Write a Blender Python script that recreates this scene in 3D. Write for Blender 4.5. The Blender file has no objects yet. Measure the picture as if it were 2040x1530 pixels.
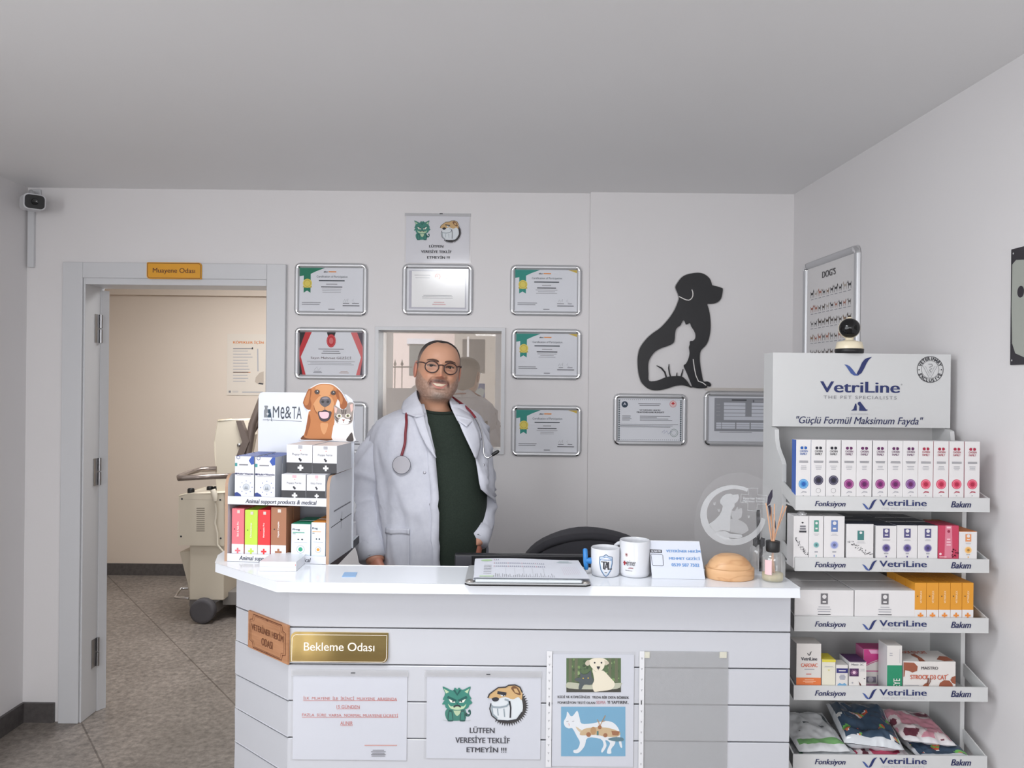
import bpy, bmesh, math, random
from math import sin, cos, pi, radians, sqrt
from mathutils import Vector, Matrix, noise
from mathutils.geometry import tessellate_polygon
random.seed(11)
scene = bpy.context.scene
COL = scene.collection
V = Vector

# ------------------------------------------------------------------ camera
F, CX, CY, EYE = 1530.0, 1020.0, 765.0, 1.56
ROLL = radians(0.6)
cr, sr = cos(ROLL), sin(ROLL)
EP = V((0, 0, EYE))
cam = bpy.data.cameras.new('camera')
cam.sensor_width = 36.0
cam.lens = 36.0 * F / 2040.0
cam_ob = bpy.data.objects.new('camera', cam)
COL.objects.link(cam_ob)
cam_ob.matrix_world = Matrix(((cr, -sr, 0, 0), (0, 0, -1, 0), (sr, cr, 0, EYE), (0, 0, 0, 1)))
scene.camera = cam_ob

# ------------------------------------------------------------------ sky, daylight, exposure
scene.view_settings.view_transform = 'Standard'
scene.view_settings.look = 'None'
scene.view_settings.gamma = 1.0
scene.view_settings.use_curve_mapping = False
scene.view_settings.exposure = -0.06
world = bpy.data.worlds.new('sky')
scene.world = world
world.use_nodes = True
wb = world.node_tree.nodes['Background']
wb.inputs[0].default_value = (0.80, 0.88, 1.0, 1)
wb.inputs[1].default_value = 1.0

def area_light(name, loc, target, sx, sy, power, col, spread=180):
    l = bpy.data.lights.new(name, 'AREA')
    l.shape = 'RECTANGLE'; l.size = sx; l.size_y = sy
    l.energy = power; l.color = col; l.spread = radians(spread)
    o = bpy.data.objects.new(name, l)
    COL.objects.link(o)
    o.location = loc
    o.rotation_euler = (V(target) - V(loc)).to_track_quat('-Z', 'Y').to_euler()
    return o

area_light('daylight_side_window', (-2.28, -0.35, 1.60), (1.4, 1.7, 1.40), 2.4, 1.45, 43, (0.95, 0.975, 1.0))
area_light('daylight_front_pane', (0.62, -2.28, 1.60), (0.1, 2.6, 1.55), 1.35, 1.4, 33, (0.96, 0.975, 1.0))
area_light('daylight_narrow_pane', (-1.86, -2.28, 1.6), (-0.6, 2.6, 1.5), 0.45, 1.4, 20, (0.96, 0.975, 1.0))
area_light('ceiling_panel_light', (-0.35, 1.2, 2.395), (-0.35, 1.2001, 0.0), 0.56, 0.56, 19, (0.96, 0.98, 1.0))
area_light('examination_room_lamp', (-1.6, 4.7, 2.44), (-1.6, 4.9, 0.0), 0.9, 0.9, 52, (0.97, 0.975, 0.98))
sun = bpy.data.lights.new('sun', 'SUN'); sun.energy = 4.5; sun.angle = radians(1.0); sun.color = (1.0, 0.96, 0.92)
sun_ob = bpy.data.objects.new('sun', sun); COL.objects.link(sun_ob)
sun_ob.location = (0, 0, 12)
sun_ob.rotation_euler = V((0.25, -0.75, -0.62)).to_track_quat('-Z', 'Y').to_euler()

# ------------------------------------------------------------------ projection helpers
def ray(px, py):
    u = (px - CX) / F; v = -(py - CY) / F
    return V((u * cr - v * sr, 1.0, u * sr + v * cr))
def P(px, py, Y): return EP + ray(px, py) * Y
def G(px, py, z):
    r = ray(px, py)
    return EP + r * ((z - EYE) / r.z)
def R(x0, y0, x1, y1, Y):
    ym = (y0 + y1) / 2; xm = (x0 + x1) / 2
    return P(x0, ym, Y).x, P(x1, ym, Y).x, P(xm, y1, Y).z, P(xm, y0, Y).z   # X0 X1 Z0 Z1
def to_px(p):
    d = V(p) - EP
    x = d.x / d.y; z = d.z / d.y
    return CX + F * (x * cr + z * sr), CY - F * (-x * sr + z * cr)

# ------------------------------------------------------------------ materials
def lin(c):
    c /= 255.0
    return c / 12.92 if c <= 0.04045 else ((c + 0.055) / 1.055) ** 2.4
MC = {}
def M(rgb, rough=0.5, metal=0.0, spec=0.5, coat=0.0):
    k = (tuple(rgb), rough, metal, spec, coat)
    if k in MC: return MC[k]
    m = bpy.data.materials.new('paint_%02x%02x%02x' % tuple(int(c) for c in rgb))
    m.use_nodes = True
    b = m.node_tree.nodes['Principled BSDF']
    b.inputs['Base Color'].default_value = (lin(rgb[0]), lin(rgb[1]), lin(rgb[2]), 1)
    b.inputs['Roughness'].default_value = rough
    b.inputs['Metallic'].default_value = metal
    b.inputs['Specular IOR Level'].default_value = spec
    b.inputs['Coat Weight'].default_value = coat
    MC[k] = m
    return m
def nodes_of(name, rgb, rough=0.5):
    m = bpy.data.materials.new(name); m.use_nodes = True
    nt = m.node_tree; b = nt.nodes['Principled BSDF']
    b.inputs['Base Color'].default_value = (lin(rgb[0]), lin(rgb[1]), lin(rgb[2]), 1)
    b.inputs['Roughness'].default_value = rough
    return m, nt, b
def wall_mat(name, rgb, bump=0.06, scale=90):
    m, nt, b = nodes_of(name, rgb, 0.6)
    tc = nt.nodes.new('ShaderNodeTexCoord'); n = nt.nodes.new('ShaderNodeTexNoise')
    n.inputs['Scale'].default_value = scale; n.inputs['Detail'].default_value = 3
    bp = nt.nodes.new('ShaderNodeBump'); bp.inputs['Strength'].default_value = bump; bp.inputs['Distance'].default_value = 0.004
    nt.links.new(tc.outputs['Object'], n.inputs['Vector'])
    nt.links.new(n.outputs['Fac'], bp.inputs['Height']); nt.links.new(bp.outputs['Normal'], b.inputs['Normal'])
    n2 = nt.nodes.new('ShaderNodeTexNoise'); n2.inputs['Scale'].default_value = 1.3; n2.inputs['Detail'].default_value = 2
    nt.links.new(tc.outputs['Object'], n2.inputs['Vector'])
    mx = nt.nodes.new('ShaderNodeMix'); mx.data_type = 'RGBA'
    c = [lin(v) for v in rgb]
    mx.inputs[6].default_value = (c[0] * .97, c[1] * .965, c[2] * .96, 1); mx.inputs[7].default_value = (c[0] * 1.02, c[1] * 1.02, c[2] * 1.02, 1)
    nt.links.new(n2.outputs['Fac'], mx.inputs[0]); nt.links.new(mx.outputs[2], b.inputs['Base Color'])
    return m
def ramp_noise(name, stops, scale, rough, detail=6, bump=0.0, stretch=None):
    m, nt, b = nodes_of(name, (128, 128, 128), rough)
    tc = nt.nodes.new('ShaderNodeTexCoord'); n = nt.nodes.new('ShaderNodeTexNoise')
    n.inputs['Scale'].default_value = scale; n.inputs['Detail'].default_value = detail; n.inputs['Roughness'].default_value = 0.7
    src = tc.outputs['Object']
    if stretch:
        mp = nt.nodes.new('ShaderNodeMapping'); mp.inputs['Scale'].default_value = stretch
        nt.links.new(src, mp.inputs['Vector']); src = mp.outputs['Vector']
    nt.links.new(src, n.inputs['Vector'])
    r = nt.nodes.new('ShaderNodeValToRGB')
    e = r.color_ramp.elements
    while len(e) < len(stops): e.new(0.5)
    for i, (pos, c) in enumerate(stops):
        e[i].position = pos; e[i].color = (lin(c[0]), lin(c[1]), lin(c[2]), 1)
    nt.links.new(n.outputs['Fac'], r.inputs['Fac']); nt.links.new(r.outputs['Color'], b.inputs['Base Color'])
    if bump:
        bp = nt.nodes.new('ShaderNodeBump'); bp.inputs['Strength'].default_value = bump; bp.inputs['Distance'].default_value = 0.003
        nt.links.new(n.outputs['Fac'], bp.inputs['Height']); nt.links.new(bp.outputs['Normal'], b.inputs['Normal'])
    return m
def film(name, rgb, cover, gloss=0.06, rough=0.15):
    """thin clear sheet: mostly lets light through, with some tint and a weak shine"""
    m = bpy.data.materials.new(name); m.use_nodes = True
    nt = m.node_tree; nt.nodes.clear()
    out = nt.nodes.new('ShaderNodeOutputMaterial'); tr = nt.nodes.new('ShaderNodeBsdfTransparent')
    df = nt.nodes.new('ShaderNodeBsdfDiffuse'); df.inputs['Color'].default_value = (lin(rgb[0]), lin(rgb[1]), lin(rgb[2]), 1)
    gl = nt.nodes.new('ShaderNodeBsdfGlossy'); gl.inputs['Roughness'].default_value = rough
    a = nt.nodes.new('ShaderNodeMixShader'); a.inputs[0].default_value = cover
    b = nt.nodes.new('ShaderNodeMixShader'); b.inputs[0].default_value = gloss
    nt.links.new(tr.outputs[0], a.inputs[1]); nt.links.new(df.outputs[0], a.inputs[2])
    nt.links.new(a.outputs[0], b.inputs[1]); nt.links.new(gl.outputs[0], b.inputs[2])
    nt.links.new(b.outputs[0], out.inputs['Surface'])
    return m
def glass(name, rgb=(255, 255, 255), rough=0.0, ior=1.45):
    m, nt, b = nodes_of(name, rgb, rough)
    b.inputs['Transmission Weight'].default_value = 1.0; b.inputs['IOR'].default_value = ior
    return m

WALL = wall_mat('wall_paint', (228, 226, 227))
CEIL = wall_mat('ceiling_paint', (240, 240, 241), 0.03, 60)
BACKWALL = wall_mat('beige_wall_paint', (216, 203, 190))
DOORPAINT = M((211, 212, 215), 0.35)
BASEB = ramp_noise('skirting', [(0.35, (74, 70, 70)), (0.65, (90, 86, 85))], 40, 0.45)
WHITE = M((232, 233, 236), 0.35)
SLAB = M((236, 240, 246), 0.12)
STANDW = M((207, 208, 208), 0.4)
ALU = M((200, 201, 204), 0.42, 0.55)
CHROME = M((225, 226, 228), 0.1, 1.0)
STEEL = M((170, 170, 172), 0.3, 1.0)
BLACK = M((22, 22, 24), 0.45)
DGREY = M((58, 58, 62), 0.6)
PAPER = M((212, 215, 224), 0.7); CPAPER = M((224, 226, 232), 0.7)
CARD = M((226, 226, 226), 0.45)
NAVY = M((33, 47, 105), 0.5)
SLEEVE = film('clear_sleeve', (240, 241, 245), 0.22)
FILMC = film('clear_film', (255, 255, 255), 0.0, 0.045, 0.12)

# ------------------------------------------------------------------ mesh building
class MB:
    def __init__(s): s.v = []; s.f = []; s.m = []; s.sm = []
    def add(s, vs, fs, mat, smooth=False):
        o = len(s.v)
        s.v += [V(p) for p in vs]
        for f in fs:
            s.f.append(tuple(i + o for i in f)); s.m.append(mat); s.sm.append(smooth)
        return s
    def box(s, x0, x1, y0, y1, z0, z1, mat, front=None, top=None, side=None):
        vs = [(x0, y0, z0), (x1, y0, z0), (x1, y1, z0), (x0, y1, z0), (x0, y0, z1), (x1, y0, z1), (x1, y1, z1), (x0, y1, z1)]
        for f, m in (((0, 3, 2, 1), mat), ((4, 5, 6, 7), top or mat), ((0, 1, 5, 4), front or mat),
                     ((1, 2, 6, 5), side or mat), ((2, 3, 7, 6), mat), ((3, 0, 4, 7), side or mat)):
            s.add([vs[i] for i in f], [(0, 1, 2, 3)], m)
        return s
    def solid(s, pts, mats8, mat):
        """hexahedron from 8 points: bottom ring then top ring"""
        for f in ((0, 3, 2, 1), (4, 5, 6, 7), (0, 1, 5, 4), (1, 2, 6, 5), (2, 3, 7, 6), (3, 0, 4, 7)):
            s.add([pts[i] for i in f], [(0, 1, 2, 3)], mat)
        return s
    def prism(s, pts, d, mat, side=None, holes=()):
        """planar outline pts (3D) extruded by vector d; holes are 3D outlines too"""
        d = V(d); loops = [[V(p) for p in pts]] + [[V(p) for p in h] for h in holes]
        allp = [p for l in loops for p in l]
        tris = tessellate_polygon(loops)
        s.add(allp, [tuple(t) for t in tris], mat)
        s.add([p + d for p in allp], [tuple(reversed(t)) for t in tris], mat)
        for l in loops:
            n = len(l)
            s.add(l + [p + d for p in l], [(i, (i + 1) % n, n + (i + 1) % n, n + i) for i in range(n)], side or mat)
        return s
    def tube(s, path, rad, mat, n=12, caps=True, smooth=True, closed=False):
        path = [V(p) for p in path]; k = len(path)
        if not isinstance(rad, (list, tuple)): rad = [rad] * k
        rings = []; ref = None
        for i, p in enumerate(path):
            if closed: t = path[(i + 1) % k] - path[i - 1]
            else: t = path[min(i + 1, k - 1)] - path[max(i - 1, 0)]
            t.normalize()
            if ref is None:
                ref = V((0, 0, 1)) if abs(t.z) < 0.9 else V((1, 0, 0))
            a = (ref - t * ref.dot(t)).normalized(); b = t.cross(a); ref = a
            rings.append([p + (a * cos(2 * pi * j / n) + b * sin(2 * pi * j / n)) * rad[i] for j in range(n)])
        vs = [q for r in rings for q in r]; fs = []
        for i in range(k if closed else k - 1):
            i2 = (i + 1) % k
            for j in range(n):
                j2 = (j + 1) % n
                fs.append((i * n + j, i * n + j2, i2 * n + j2, i2 * n + j))
        s.add(vs, fs, mat, smooth)
        if caps and not closed:
            s.add(rings[0], [tuple(reversed(range(n)))], mat); s.add(rings[-1], [tuple(range(n))], mat)
        return s
    def lathe(s, c, prof, mat, n=32, ax=None, smooth=True, sx=1.0, sy=1.0):
        """prof = [(r, h)]; ax = (U, W, H) axes, default z up"""
        c = V(c); U, W, H = ax or (V((1, 0, 0)), V((0, 1, 0)), V((0, 0, 1)))
        vs = []; fs = []
        for r, h in prof:
            for j in range(n):
                a = 2 * pi * j / n
                vs.append(c + U * (r * cos(a) * sx) + W * (r * sin(a) * sy) + H * h)
        for i in range(len(prof) - 1):
            for j in range(n):
                j2 = (j + 1) % n
                fs.append((i * n + j, i * n + j2, (i + 1) * n + j2, (i + 1) * n + j))
        s.add(vs, fs, mat, smooth)
        if prof[0][0] > 1e-5: s.add(vs[:n], [tuple(reversed(range(n)))], mat)
        if prof[-1][0] > 1e-5: s.add(vs[-n:], [tuple(range(n))], mat)
        return s
    def ball(s, c, r, mat, n=20, sc=(1, 1, 1)):
        c = V(c); k = n // 2
        vs = []; fs = []
        for i in range(k + 1):
            t = pi * i / k
            for j in range(n):
                a = 2 * pi * j / n
                vs.append(c + V((r * sc[0] * sin(t) * cos(a), r * sc[1] * sin(t) * sin(a), -r * sc[2] * cos(t))))
        for i in range(k):
            for j in range(n):
                j2 = (j + 1) % n
                fs.append((i * n + j, i * n + j2, (i + 1) * n + j2, (i + 1) * n + j))
        return s.add(vs, fs, mat, True)
    def grid(s, rows, mat, smooth=True, close=False, matf=None):
        nr = len(rows); nc = len(rows[0])
        o = len(s.v)
        s.v += [V(p) for r in rows for p in r]
        for i in range(nr - 1):
            for j in range(nc if close else nc - 1):
                j2 = (j + 1) % nc
                s.f.append((o + i * nc + j, o + i * nc + j2, o + (i + 1) * nc + j2, o + (i + 1) * nc + j))
                s.m.append(matf(i, j) if matf else mat); s.sm.append(smooth)
        return s
    def build(s, name, parent=None, origin=None, bevel=0.0, weld=False, solid=0.0, seg=2, subsurf=0):
        me = bpy.data.meshes.new(name)
        xs = [p.x for p in s.v]; ys = [p.y for p in s.v]; zs = [p.z for p in s.v]
        if origin is None:
            origin = V(((min(xs) + max(xs)) / 2, (min(ys) + max(ys)) / 2, min(zs)))
        origin = V(origin)
        me.from_pydata([p - origin for p in s.v], [], s.f)
        slots = []
        for m in s.m:
            if m not in slots: slots.append(m)
        for m in slots: me.materials.append(m)
        ix = {m: i for i, m in enumerate(slots)}
        for p, m, sm in zip(me.polygons, s.m, s.sm):
            p.material_index = ix[m]; p.use_smooth = sm
        if weld or bevel:
            bm = bmesh.new(); bm.from_mesh(me)
            bmesh.ops.remove_doubles(bm, verts=bm.verts, dist=0.00001)
            bm.to_mesh(me); bm.free()
        me.update()
        o = bpy.data.objects.new(name, me)
        COL.objects.link(o)
        o.location = origin
        if parent:
            o.parent = parent; o.location = origin - wloc(parent)
        if solid:
            d = o.modifiers.new('thickness', 'SOLIDIFY'); d.thickness = solid; d.offset = 0
        if bevel:
            b = o.modifiers.new('bevel', 'BEVEL'); b.width = bevel; b.segments = seg; b.limit_method = 'ANGLE'; b.angle_limit = radians(40)
        if subsurf:
            b = o.modifiers.new('smooth', 'SUBSURF'); b.levels = subsurf; b.render_levels = subsurf
        return o
def wloc(o):
    p = V(o.location)
    while o.parent:
        o = o.parent; p += V(o.location)
    return p
def tag(o, label, cat, group=None, kind=None):
    if label: o['label'] = label
    if cat: o['category'] = cat
    if group: o['group'] = group
    if kind: o['kind'] = kind
    return o
def thing(name, loc, label, cat, group=None, kind=None):
    o = bpy.data.objects.new(name, None); COL.objects.link(o)
    o.empty_display_size = 0.05; o.location = loc
    return tag(o, label, cat, group, kind)
def copy_thing(o, delta, label, group=None):
    c = o.copy(); COL.objects.link(c); c.location = V(o.location) + V(delta)
    c['label'] = label
    if group: c['group'] = group
    for ch in list(o.children):
        d = ch.copy(); COL.objects.link(d); d.parent = c
        for g in list(ch.children):
            e = g.copy(); COL.objects.link(e); e.parent = d
    return c

# ------------------------------------------------------------------ printed marks and lettering
TX = {}
def text_geo(s, shear, bold, space):
    k = (s, shear, bold, space)
    if k not in TX:
        c = bpy.data.curves.new('lettering', 'FONT')
        c.body = s; c.size = 1; c.shear = shear; c.offset = bold; c.space_character = space; c.resolution_u = 5
        o = bpy.data.objects.new('lettering', c)
        COL.objects.link(o)
        dg = bpy.context.evaluated_depsgraph_get()
        me = bpy.data.meshes.new_from_object(o.evaluated_get(dg))
        vs = [(v.co.x, v.co.y) for v in me.vertices]; fs = [tuple(p.vertices) for p in me.polygons]
        bpy.data.objects.remove(o); bpy.data.curves.remove(c); bpy.data.meshes.remove(me)
        TX[k] = (vs, fs)
    return TX[k]
def rounded(pts, k):
    """closed outline with its corners drawn as a curve through the points"""
    n = len(pts); out = []
    for i in range(n):
        p0, p1, p2, p3 = (V((*pts[(i + j) % n][:2], 0)) for j in (-1, 0, 1, 2))
        for q in range(k):
            f = q / k
            r = (p1 * 2 + (p2 - p0) * f + (p0 * 2 - p1 * 5 + p2 * 4 - p3) * f * f + (p1 * 3 - p0 - p2 * 3 + p3) * f ** 3) * .5
            out.append((r.x, r.y))
    return out
class Art:
    """marks on a plane O + u U + v Vv; coordinates go in through T"""
    EPS = 0.00035
    def __init__(s, mb, O, U, Vv=V((0, 0, 1)), wrap=None):
        s.mb = mb; s.O = V(O); s.U = V(U).normalized(); s.V = V(Vv).normalized(); s.N = s.U.cross(s.V).normalized()
        s.T = s.uv; s.asp = 1.0; s.wrap = wrap; s.smooth = 0
    def uv(s, px, py):
        r = ray(px, py); t = (s.O - EP).dot(s.N) / r.dot(s.N)
        p = EP + r * t - s.O
        return p.dot(s.U), p.dot(s.V)
    def zoom(s, ox, oy, k):
        s.T = lambda x, y: s.uv(ox + x / k, oy + y / k); s.asp = 1.0; return s
    def norm(s, u0, v0, u1, v1):
        s.T = lambda x, y: (u0 + x * (u1 - u0), v0 + y * (v1 - v0)); s.asp = abs((u1 - u0) / (v1 - v0)); return s
    def boxmap(s, x0, y0, x1, y1):
        """0..1 coordinates (y up) inside a box given in the current coordinates (y down)"""
        T0 = s.T; a0 = s.asp
        s.T = lambda x, y: T0(x0 + x * (x1 - x0), y1 + y * (y0 - y1))
        s.asp = abs((x1 - x0) / (y1 - y0)) * a0
        return s
    def at(s, u, v, lay):
        if s.wrap: return s.wrap(u, v, s.EPS * lay)
        return s.O + s.U * u + s.V * v + s.N * (s.EPS * lay)
    def poly(s, pts, mat, lay=1):
        if s.smooth and len(pts) > 4: pts = rounded(pts, s.smooth)
        q = [s.at(*s.T(x, y), lay) for x, y in pts]
        tris = tessellate_polygon([q])
        fs = []
        for t in tris:
            a, b, c = (q[i] for i in t)
            fs.append(tuple(t) if (b - a).cross(c - a).dot(s.N) >= 0 else tuple(reversed(t)))
        s.mb.add(q, fs, mat); return s
    def rect(s, x0, y0, x1, y1, mat, lay=1): return s.poly([(x0, y0), (x1, y0), (x1, y1), (x0, y1)], mat, lay)
    def ell(s, x, y, rx, mat, lay=1, ry=None, n=24):
        if ry is None: ry = rx * s.asp
        return s.poly([(x + rx * cos(2 * pi * i / n), y + ry * sin(2 * pi * i / n)) for i in range(n)], mat, lay)
    def line(s, pts, w, mat, lay=2, closed=False):
        q = [V(s.T(x, y)) for x, y in pts]; n = len(q)
        L = []; Rr = []
        for i in range(n):
            a = q[i - 1] if (i or closed) else q[i]; b = q[(i + 1) % n] if (i < n - 1 or closed) else q[i]
            t = (b - a)
            if t.length < 1e-9: t = V((1, 0))
            t.normalize(); nn = V((-t.y, t.x)) * (w / 2)
            L.append(q[i] + nn); Rr.append(q[i] - nn)
        vs = [s.at(p.x, p.y, lay) for p in L] + [s.at(p.x, p.y, lay) for p in Rr]
        fs = [(n + i, n + (i + 1) % n, (i + 1) % n, i) for i in range(n if closed else n - 1)]
        s.mb.add(vs, fs, mat); return s
    def ring(s, x, y, rx, w, mat, lay=2, ry=None, n=28, a0=0, a1=360):
        if ry is None: ry = rx * s.asp
        full = a1 - a0 >= 360
        m = n if full else n + 1
        return s.line([(x + rx * cos(radians(a0 + (a1 - a0) * i / n)), y + ry * sin(radians(a0 + (a1 - a0) * i / n))) for i in range(m)], w, mat, lay, full)
    def text(s, t, x0, y0, x1, y1, mat, lay=3, shear=0.0, bold=0.0, space=1.0, up=False):
        vs, fs = text_geo(t, shear, 0.0, space)
        if bold:      # heavier strokes: the same letters laid again a hair to either side
            n0 = len(vs); v2 = list(vs); f2 = list(fs)
            for k_, dx in enumerate((-bold, bold)):
                v2 += [(x + dx, y) for x, y in vs]; f2 += [tuple(i + n0 * (k_ + 1) for i in f) for f in fs]
            vs, fs = v2, f2
        n1 = len(vs) // 3 if bold else len(vs)
        xs = [p[0] for p in vs]; ys = [p[1] for p in vs]
        ax, bx, ay, by = min(xs), max(xs), min(ys), max(ys)
        ym = (y0 + y1) / 2; xm = (x0 + x1) / 2
        us = sorted((s.T(x0, ym)[0], s.T(x1, ym)[0])); ws = sorted((s.T(xm, y0)[1], s.T(xm, y1)[1]))
        out = []
        for i, (x, y) in enumerate(vs):
            a = (x - ax) / (bx - ax); b = (y - ay) / (by - ay)
            if up: a, b = 1 - b, a
            out.append(s.at(us[0] + a * (us[1] - us[0]), ws[0] + b * (ws[1] - ws[0]), lay + .28 * (i // n1)))
        s.mb.add(out, fs, mat); return s
    def bars(s, x0, y0, x1, y1, n, mat, lay=2, fill=0.35, center=True, lo=0.55):
        """rows of print too fine to read"""
        h = (y1 - y0) / n
        for i in range(n):
            w = (x1 - x0) * random.uniform(lo, 1.0)
            a = (x0 + x1) / 2 - w / 2 if center else x0
            y = y0 + (i + 0.5) * h
            s.rect(a, y - h * fill / 2, a + w, y + h * fill / 2, mat, lay)
        return s
    def cross(s, x, y, r, mat, lay=2, t=0.34):
        a = s.asp; k = r * t
        return s.poly([(x - k, y - r * a), (x + k, y - r * a), (x + k, y - k * a), (x + r, y - k * a), (x + r, y + k * a), (x + k, y + k * a),
                       (x + k, y + r * a), (x - k, y + r * a), (x - k, y + k * a), (x - r, y + k * a), (x - r, y - k * a), (x - k, y - k * a)], mat, lay)
UX = V((1, 0, 0)); UZ = V((0, 0, 1))
INK = M((52, 52, 58), 0.7); INKG = M((128, 128, 134), 0.7); INKL = M((170, 170, 176), 0.7)

# ------------------------------------------------------------------ the room
YB = 3.50            # wall behind the desk
YS = 3.475           # its slightly prouder right-hand stretch
ZC = 2.432
XL = -2.215
def XW(y): return 1.393 - 0.036 * y      # right-hand wall
FLOORM = ramp_noise('speckled_vinyl', [(0.30, (94, 88, 84)), (0.5, (134, 126, 119)), (0.72, (168, 158, 149))], 34, 0.36, 9, 0.02)
def floor_mottle():
    nt = FLOORM.node_tree; b = nt.nodes['Principled BSDF']
    tc = nt.nodes['Texture Coordinate']
    n = nt.nodes.new('ShaderNodeTexNoise'); n.inputs['Scale'].default_value = 3.2; n.inputs['Detail'].default_value = 4
    nt.links.new(tc.outputs['Object'], n.inputs['Vector'])
    old = b.inputs['Base Color'].links[0].from_socket
    mx = nt.nodes.new('ShaderNodeMix'); mx.data_type = 'RGBA'; mx.blend_type = 'MULTIPLY'; mx.inputs[0].default_value = 0.55
    r = nt.nodes.new('ShaderNodeValToRGB'); r.color_ramp.elements[0].position = 0.3; r.color_ramp.elements[0].color = (0.55, 0.54, 0.53, 1)
    r.color_ramp.elements[1].position = 0.7; r.color_ramp.elements[1].color = (1, 1, 1, 1)
    nt.links.new(n.outputs['Fac'], r.inputs['Fac'])
    nt.links.new(old, mx.inputs[6]); nt.links.new(r.outputs['Color'], mx.inputs[7])
    # thin welded seams running diagonally between the sheets
    sp = nt.nodes.new('ShaderNodeMapping'); sp.inputs['Rotation'].default_value = (0, 0, radians(52))
    nt.links.new(tc.outputs['Object'], sp.inputs['Vector'])
    bk = nt.nodes.new('ShaderNodeTexBrick'); bk.inputs['Scale'].default_value = 1.0; bk.offset = 0.0
    bk.inputs['Brick Width'].default_value = 9.0; bk.inputs['Row Height'].default_value = 0.62; bk.inputs['Mortar Size'].default_value = 0.004
    bk.inputs['Color1'].default_value = bk.inputs['Color2'].default_value = (1, 1, 1, 1); bk.inputs['Mortar'].default_value = (0.55, 0.53, 0.52, 1)
    nt.links.new(sp.outputs['Vector'], bk.inputs['Vector'])
    m2 = nt.nodes.new('ShaderNodeMix'); m2.data_type = 'RGBA'; m2.blend_type = 'MULTIPLY'; m2.inputs[0].default_value = 1.0
    nt.links.new(mx.outputs[2], m2.inputs[6]); nt.links.new(bk.outputs['Color'], m2.inputs[7])
    nt.links.new(m2.outputs[2], b.inputs['Base Color'])
floor_mottle()
def struct(o, label, cat): return tag(o, label, cat, None, 'structure')
struct(MB().box(-3.8, 1.7, -2.45, 6.3, -0.06, 0, FLOORM).build('floor', origin=(0, 0, 0)), 'speckled grey brown vinyl floor running through the doorway', 'floor')
struct(MB().box(XL - .2, 1.7, -2.45, 3.66, ZC, ZC + .14, CEIL).build('ceiling', origin=(0, 0, ZC)), 'plain grey white ceiling over the waiting room', 'ceiling')
struct(MB().box(-3.8, 1.7, 3.62, 6.3, 2.50, 2.64, CEIL).build('ceiling_examination', origin=(-1, 5, 2.5)), 'ceiling of the room beyond the doorway', 'ceiling')

# back wall with its door and hatch openings
DX0, DX1 = P(167, 980, YB).x, P(529, 980, YB).x
DZ1 = P(345, 567, YB).z
HX0, HX1, HZ0, HZ1 = R(752, 657, 1000, 898, YB)
XST = P(1173, 650, YB).x
YK = YB + 0.15
w = MB()
w.box(XL - .15, DX0, YB, YK, 0, ZC, WALL).box(DX0, DX1, YB, YK, DZ1, ZC, WALL).box(DX1, HX0, YB, YK, 0, ZC, WALL)
w.box(HX0, HX1, YB, YK, 0, HZ0, WALL).box(HX0, HX1, YB, YK, HZ1, ZC, WALL).box(HX1, XST, YB, YK, 0, ZC, WALL)
w.box(XST, 1.6, YS, YK, 0, ZC, WALL)
w.box(-3.8, XL - .15, YB, YK, 0, 2.52, WALL).box(-3.8, 1.6, YB, YK, ZC, 2.52, WALL)
struct(w.build('wall_back', origin=(0, YB, 0)), 'white wall behind the reception with hatch and certificates', 'wall')
w = MB()
w.box(XL - .15, XL, -2.45, -1.60, 0, ZC, WALL).box(XL - .15, XL, 0.90, YB, 0, ZC, WALL)
w.box(XL - .15, XL, -1.60, 0.90, 0, 0.85, WALL).box(XL - .15, XL, -1.60, 0.90, 2.35, ZC, WALL)
struct(w.build('wall_left', origin=(XL, 0, 0)), 'white side wall at the left edge', 'wall')
w = MB().prism([(XW(3.6), 3.6, 0), (XW(-2.45), -2.45, 0), (XW(-2.45) + .15, -2.45, 0), (XW(3.6) + .15, 3.6, 0)], (0, 0, ZC), WALL)
struct(w.build('wall_right', origin=(XW(1), 1, 0)), 'white side wall behind the product display', 'wall')
# shop front behind the viewer: narrow pane, glazed door, wide pane
YF = -2.30
w = MB()
for x0, x1, z0, z1 in ((XL, -2.10, 0, ZC), (-1.62, -1.56, 0, ZC), (-0.14, -0.08, 0, ZC), (1.33, 1.6, 0, ZC), (-2.10, -1.62, 0, .85), (-0.08, 1.33, 0, .85),
                       (-2.10, -1.62, 2.33, ZC), (-1.56, -0.14, 2.28, ZC), (-0.08, 1.33, 2.33, ZC)):
    w.box(x0, x1, YF - .15, YF, z0, z1, WALL)
struct(w.build('wall_front', origin=(0, YF, 0)), 'shop front wall with panes behind the viewer', 'wall')
w = MB()
for x0, x1, z0, z1 in ((-1.56, -1.49, 0, 2.28), (-0.21, -0.14, 0, 2.28), (-1.49, -0.21, 2.2, 2.28), (-1.49, -0.21, 0, .12)):
    w.box(x0, x1, YF - .11, YF - .05, z0, z1, M((200, 200, 202), .4))
d2 = struct(w.build('door_2', origin=(-.85, YF - .08, 0)), 'glazed street door seen only in the hatch glass', 'door')
MB().box(-1.49, -0.21, YF - .085, YF - .079, .12, 2.2, film('door_glass', (255, 255, 255), 0.0, .05, .0)).build('pane', d2)
w = MB()
for y0, y1, z0, z1 in ((-1.60, -1.55, .85, 2.35), (.85, .90, .85, 2.35), (-1.55, .85, .85, .90), (-1.55, .85, 2.30, 2.35), (-.38, -.33, .90, 2.30)):
    w.box(XL - .14, XL - .10, y0, y1, z0, z1, DOORPAINT)
struct(w.build('window_2', origin=(XL - .12, -.35, .85)), 'white window frame in the side wall', 'window')

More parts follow.
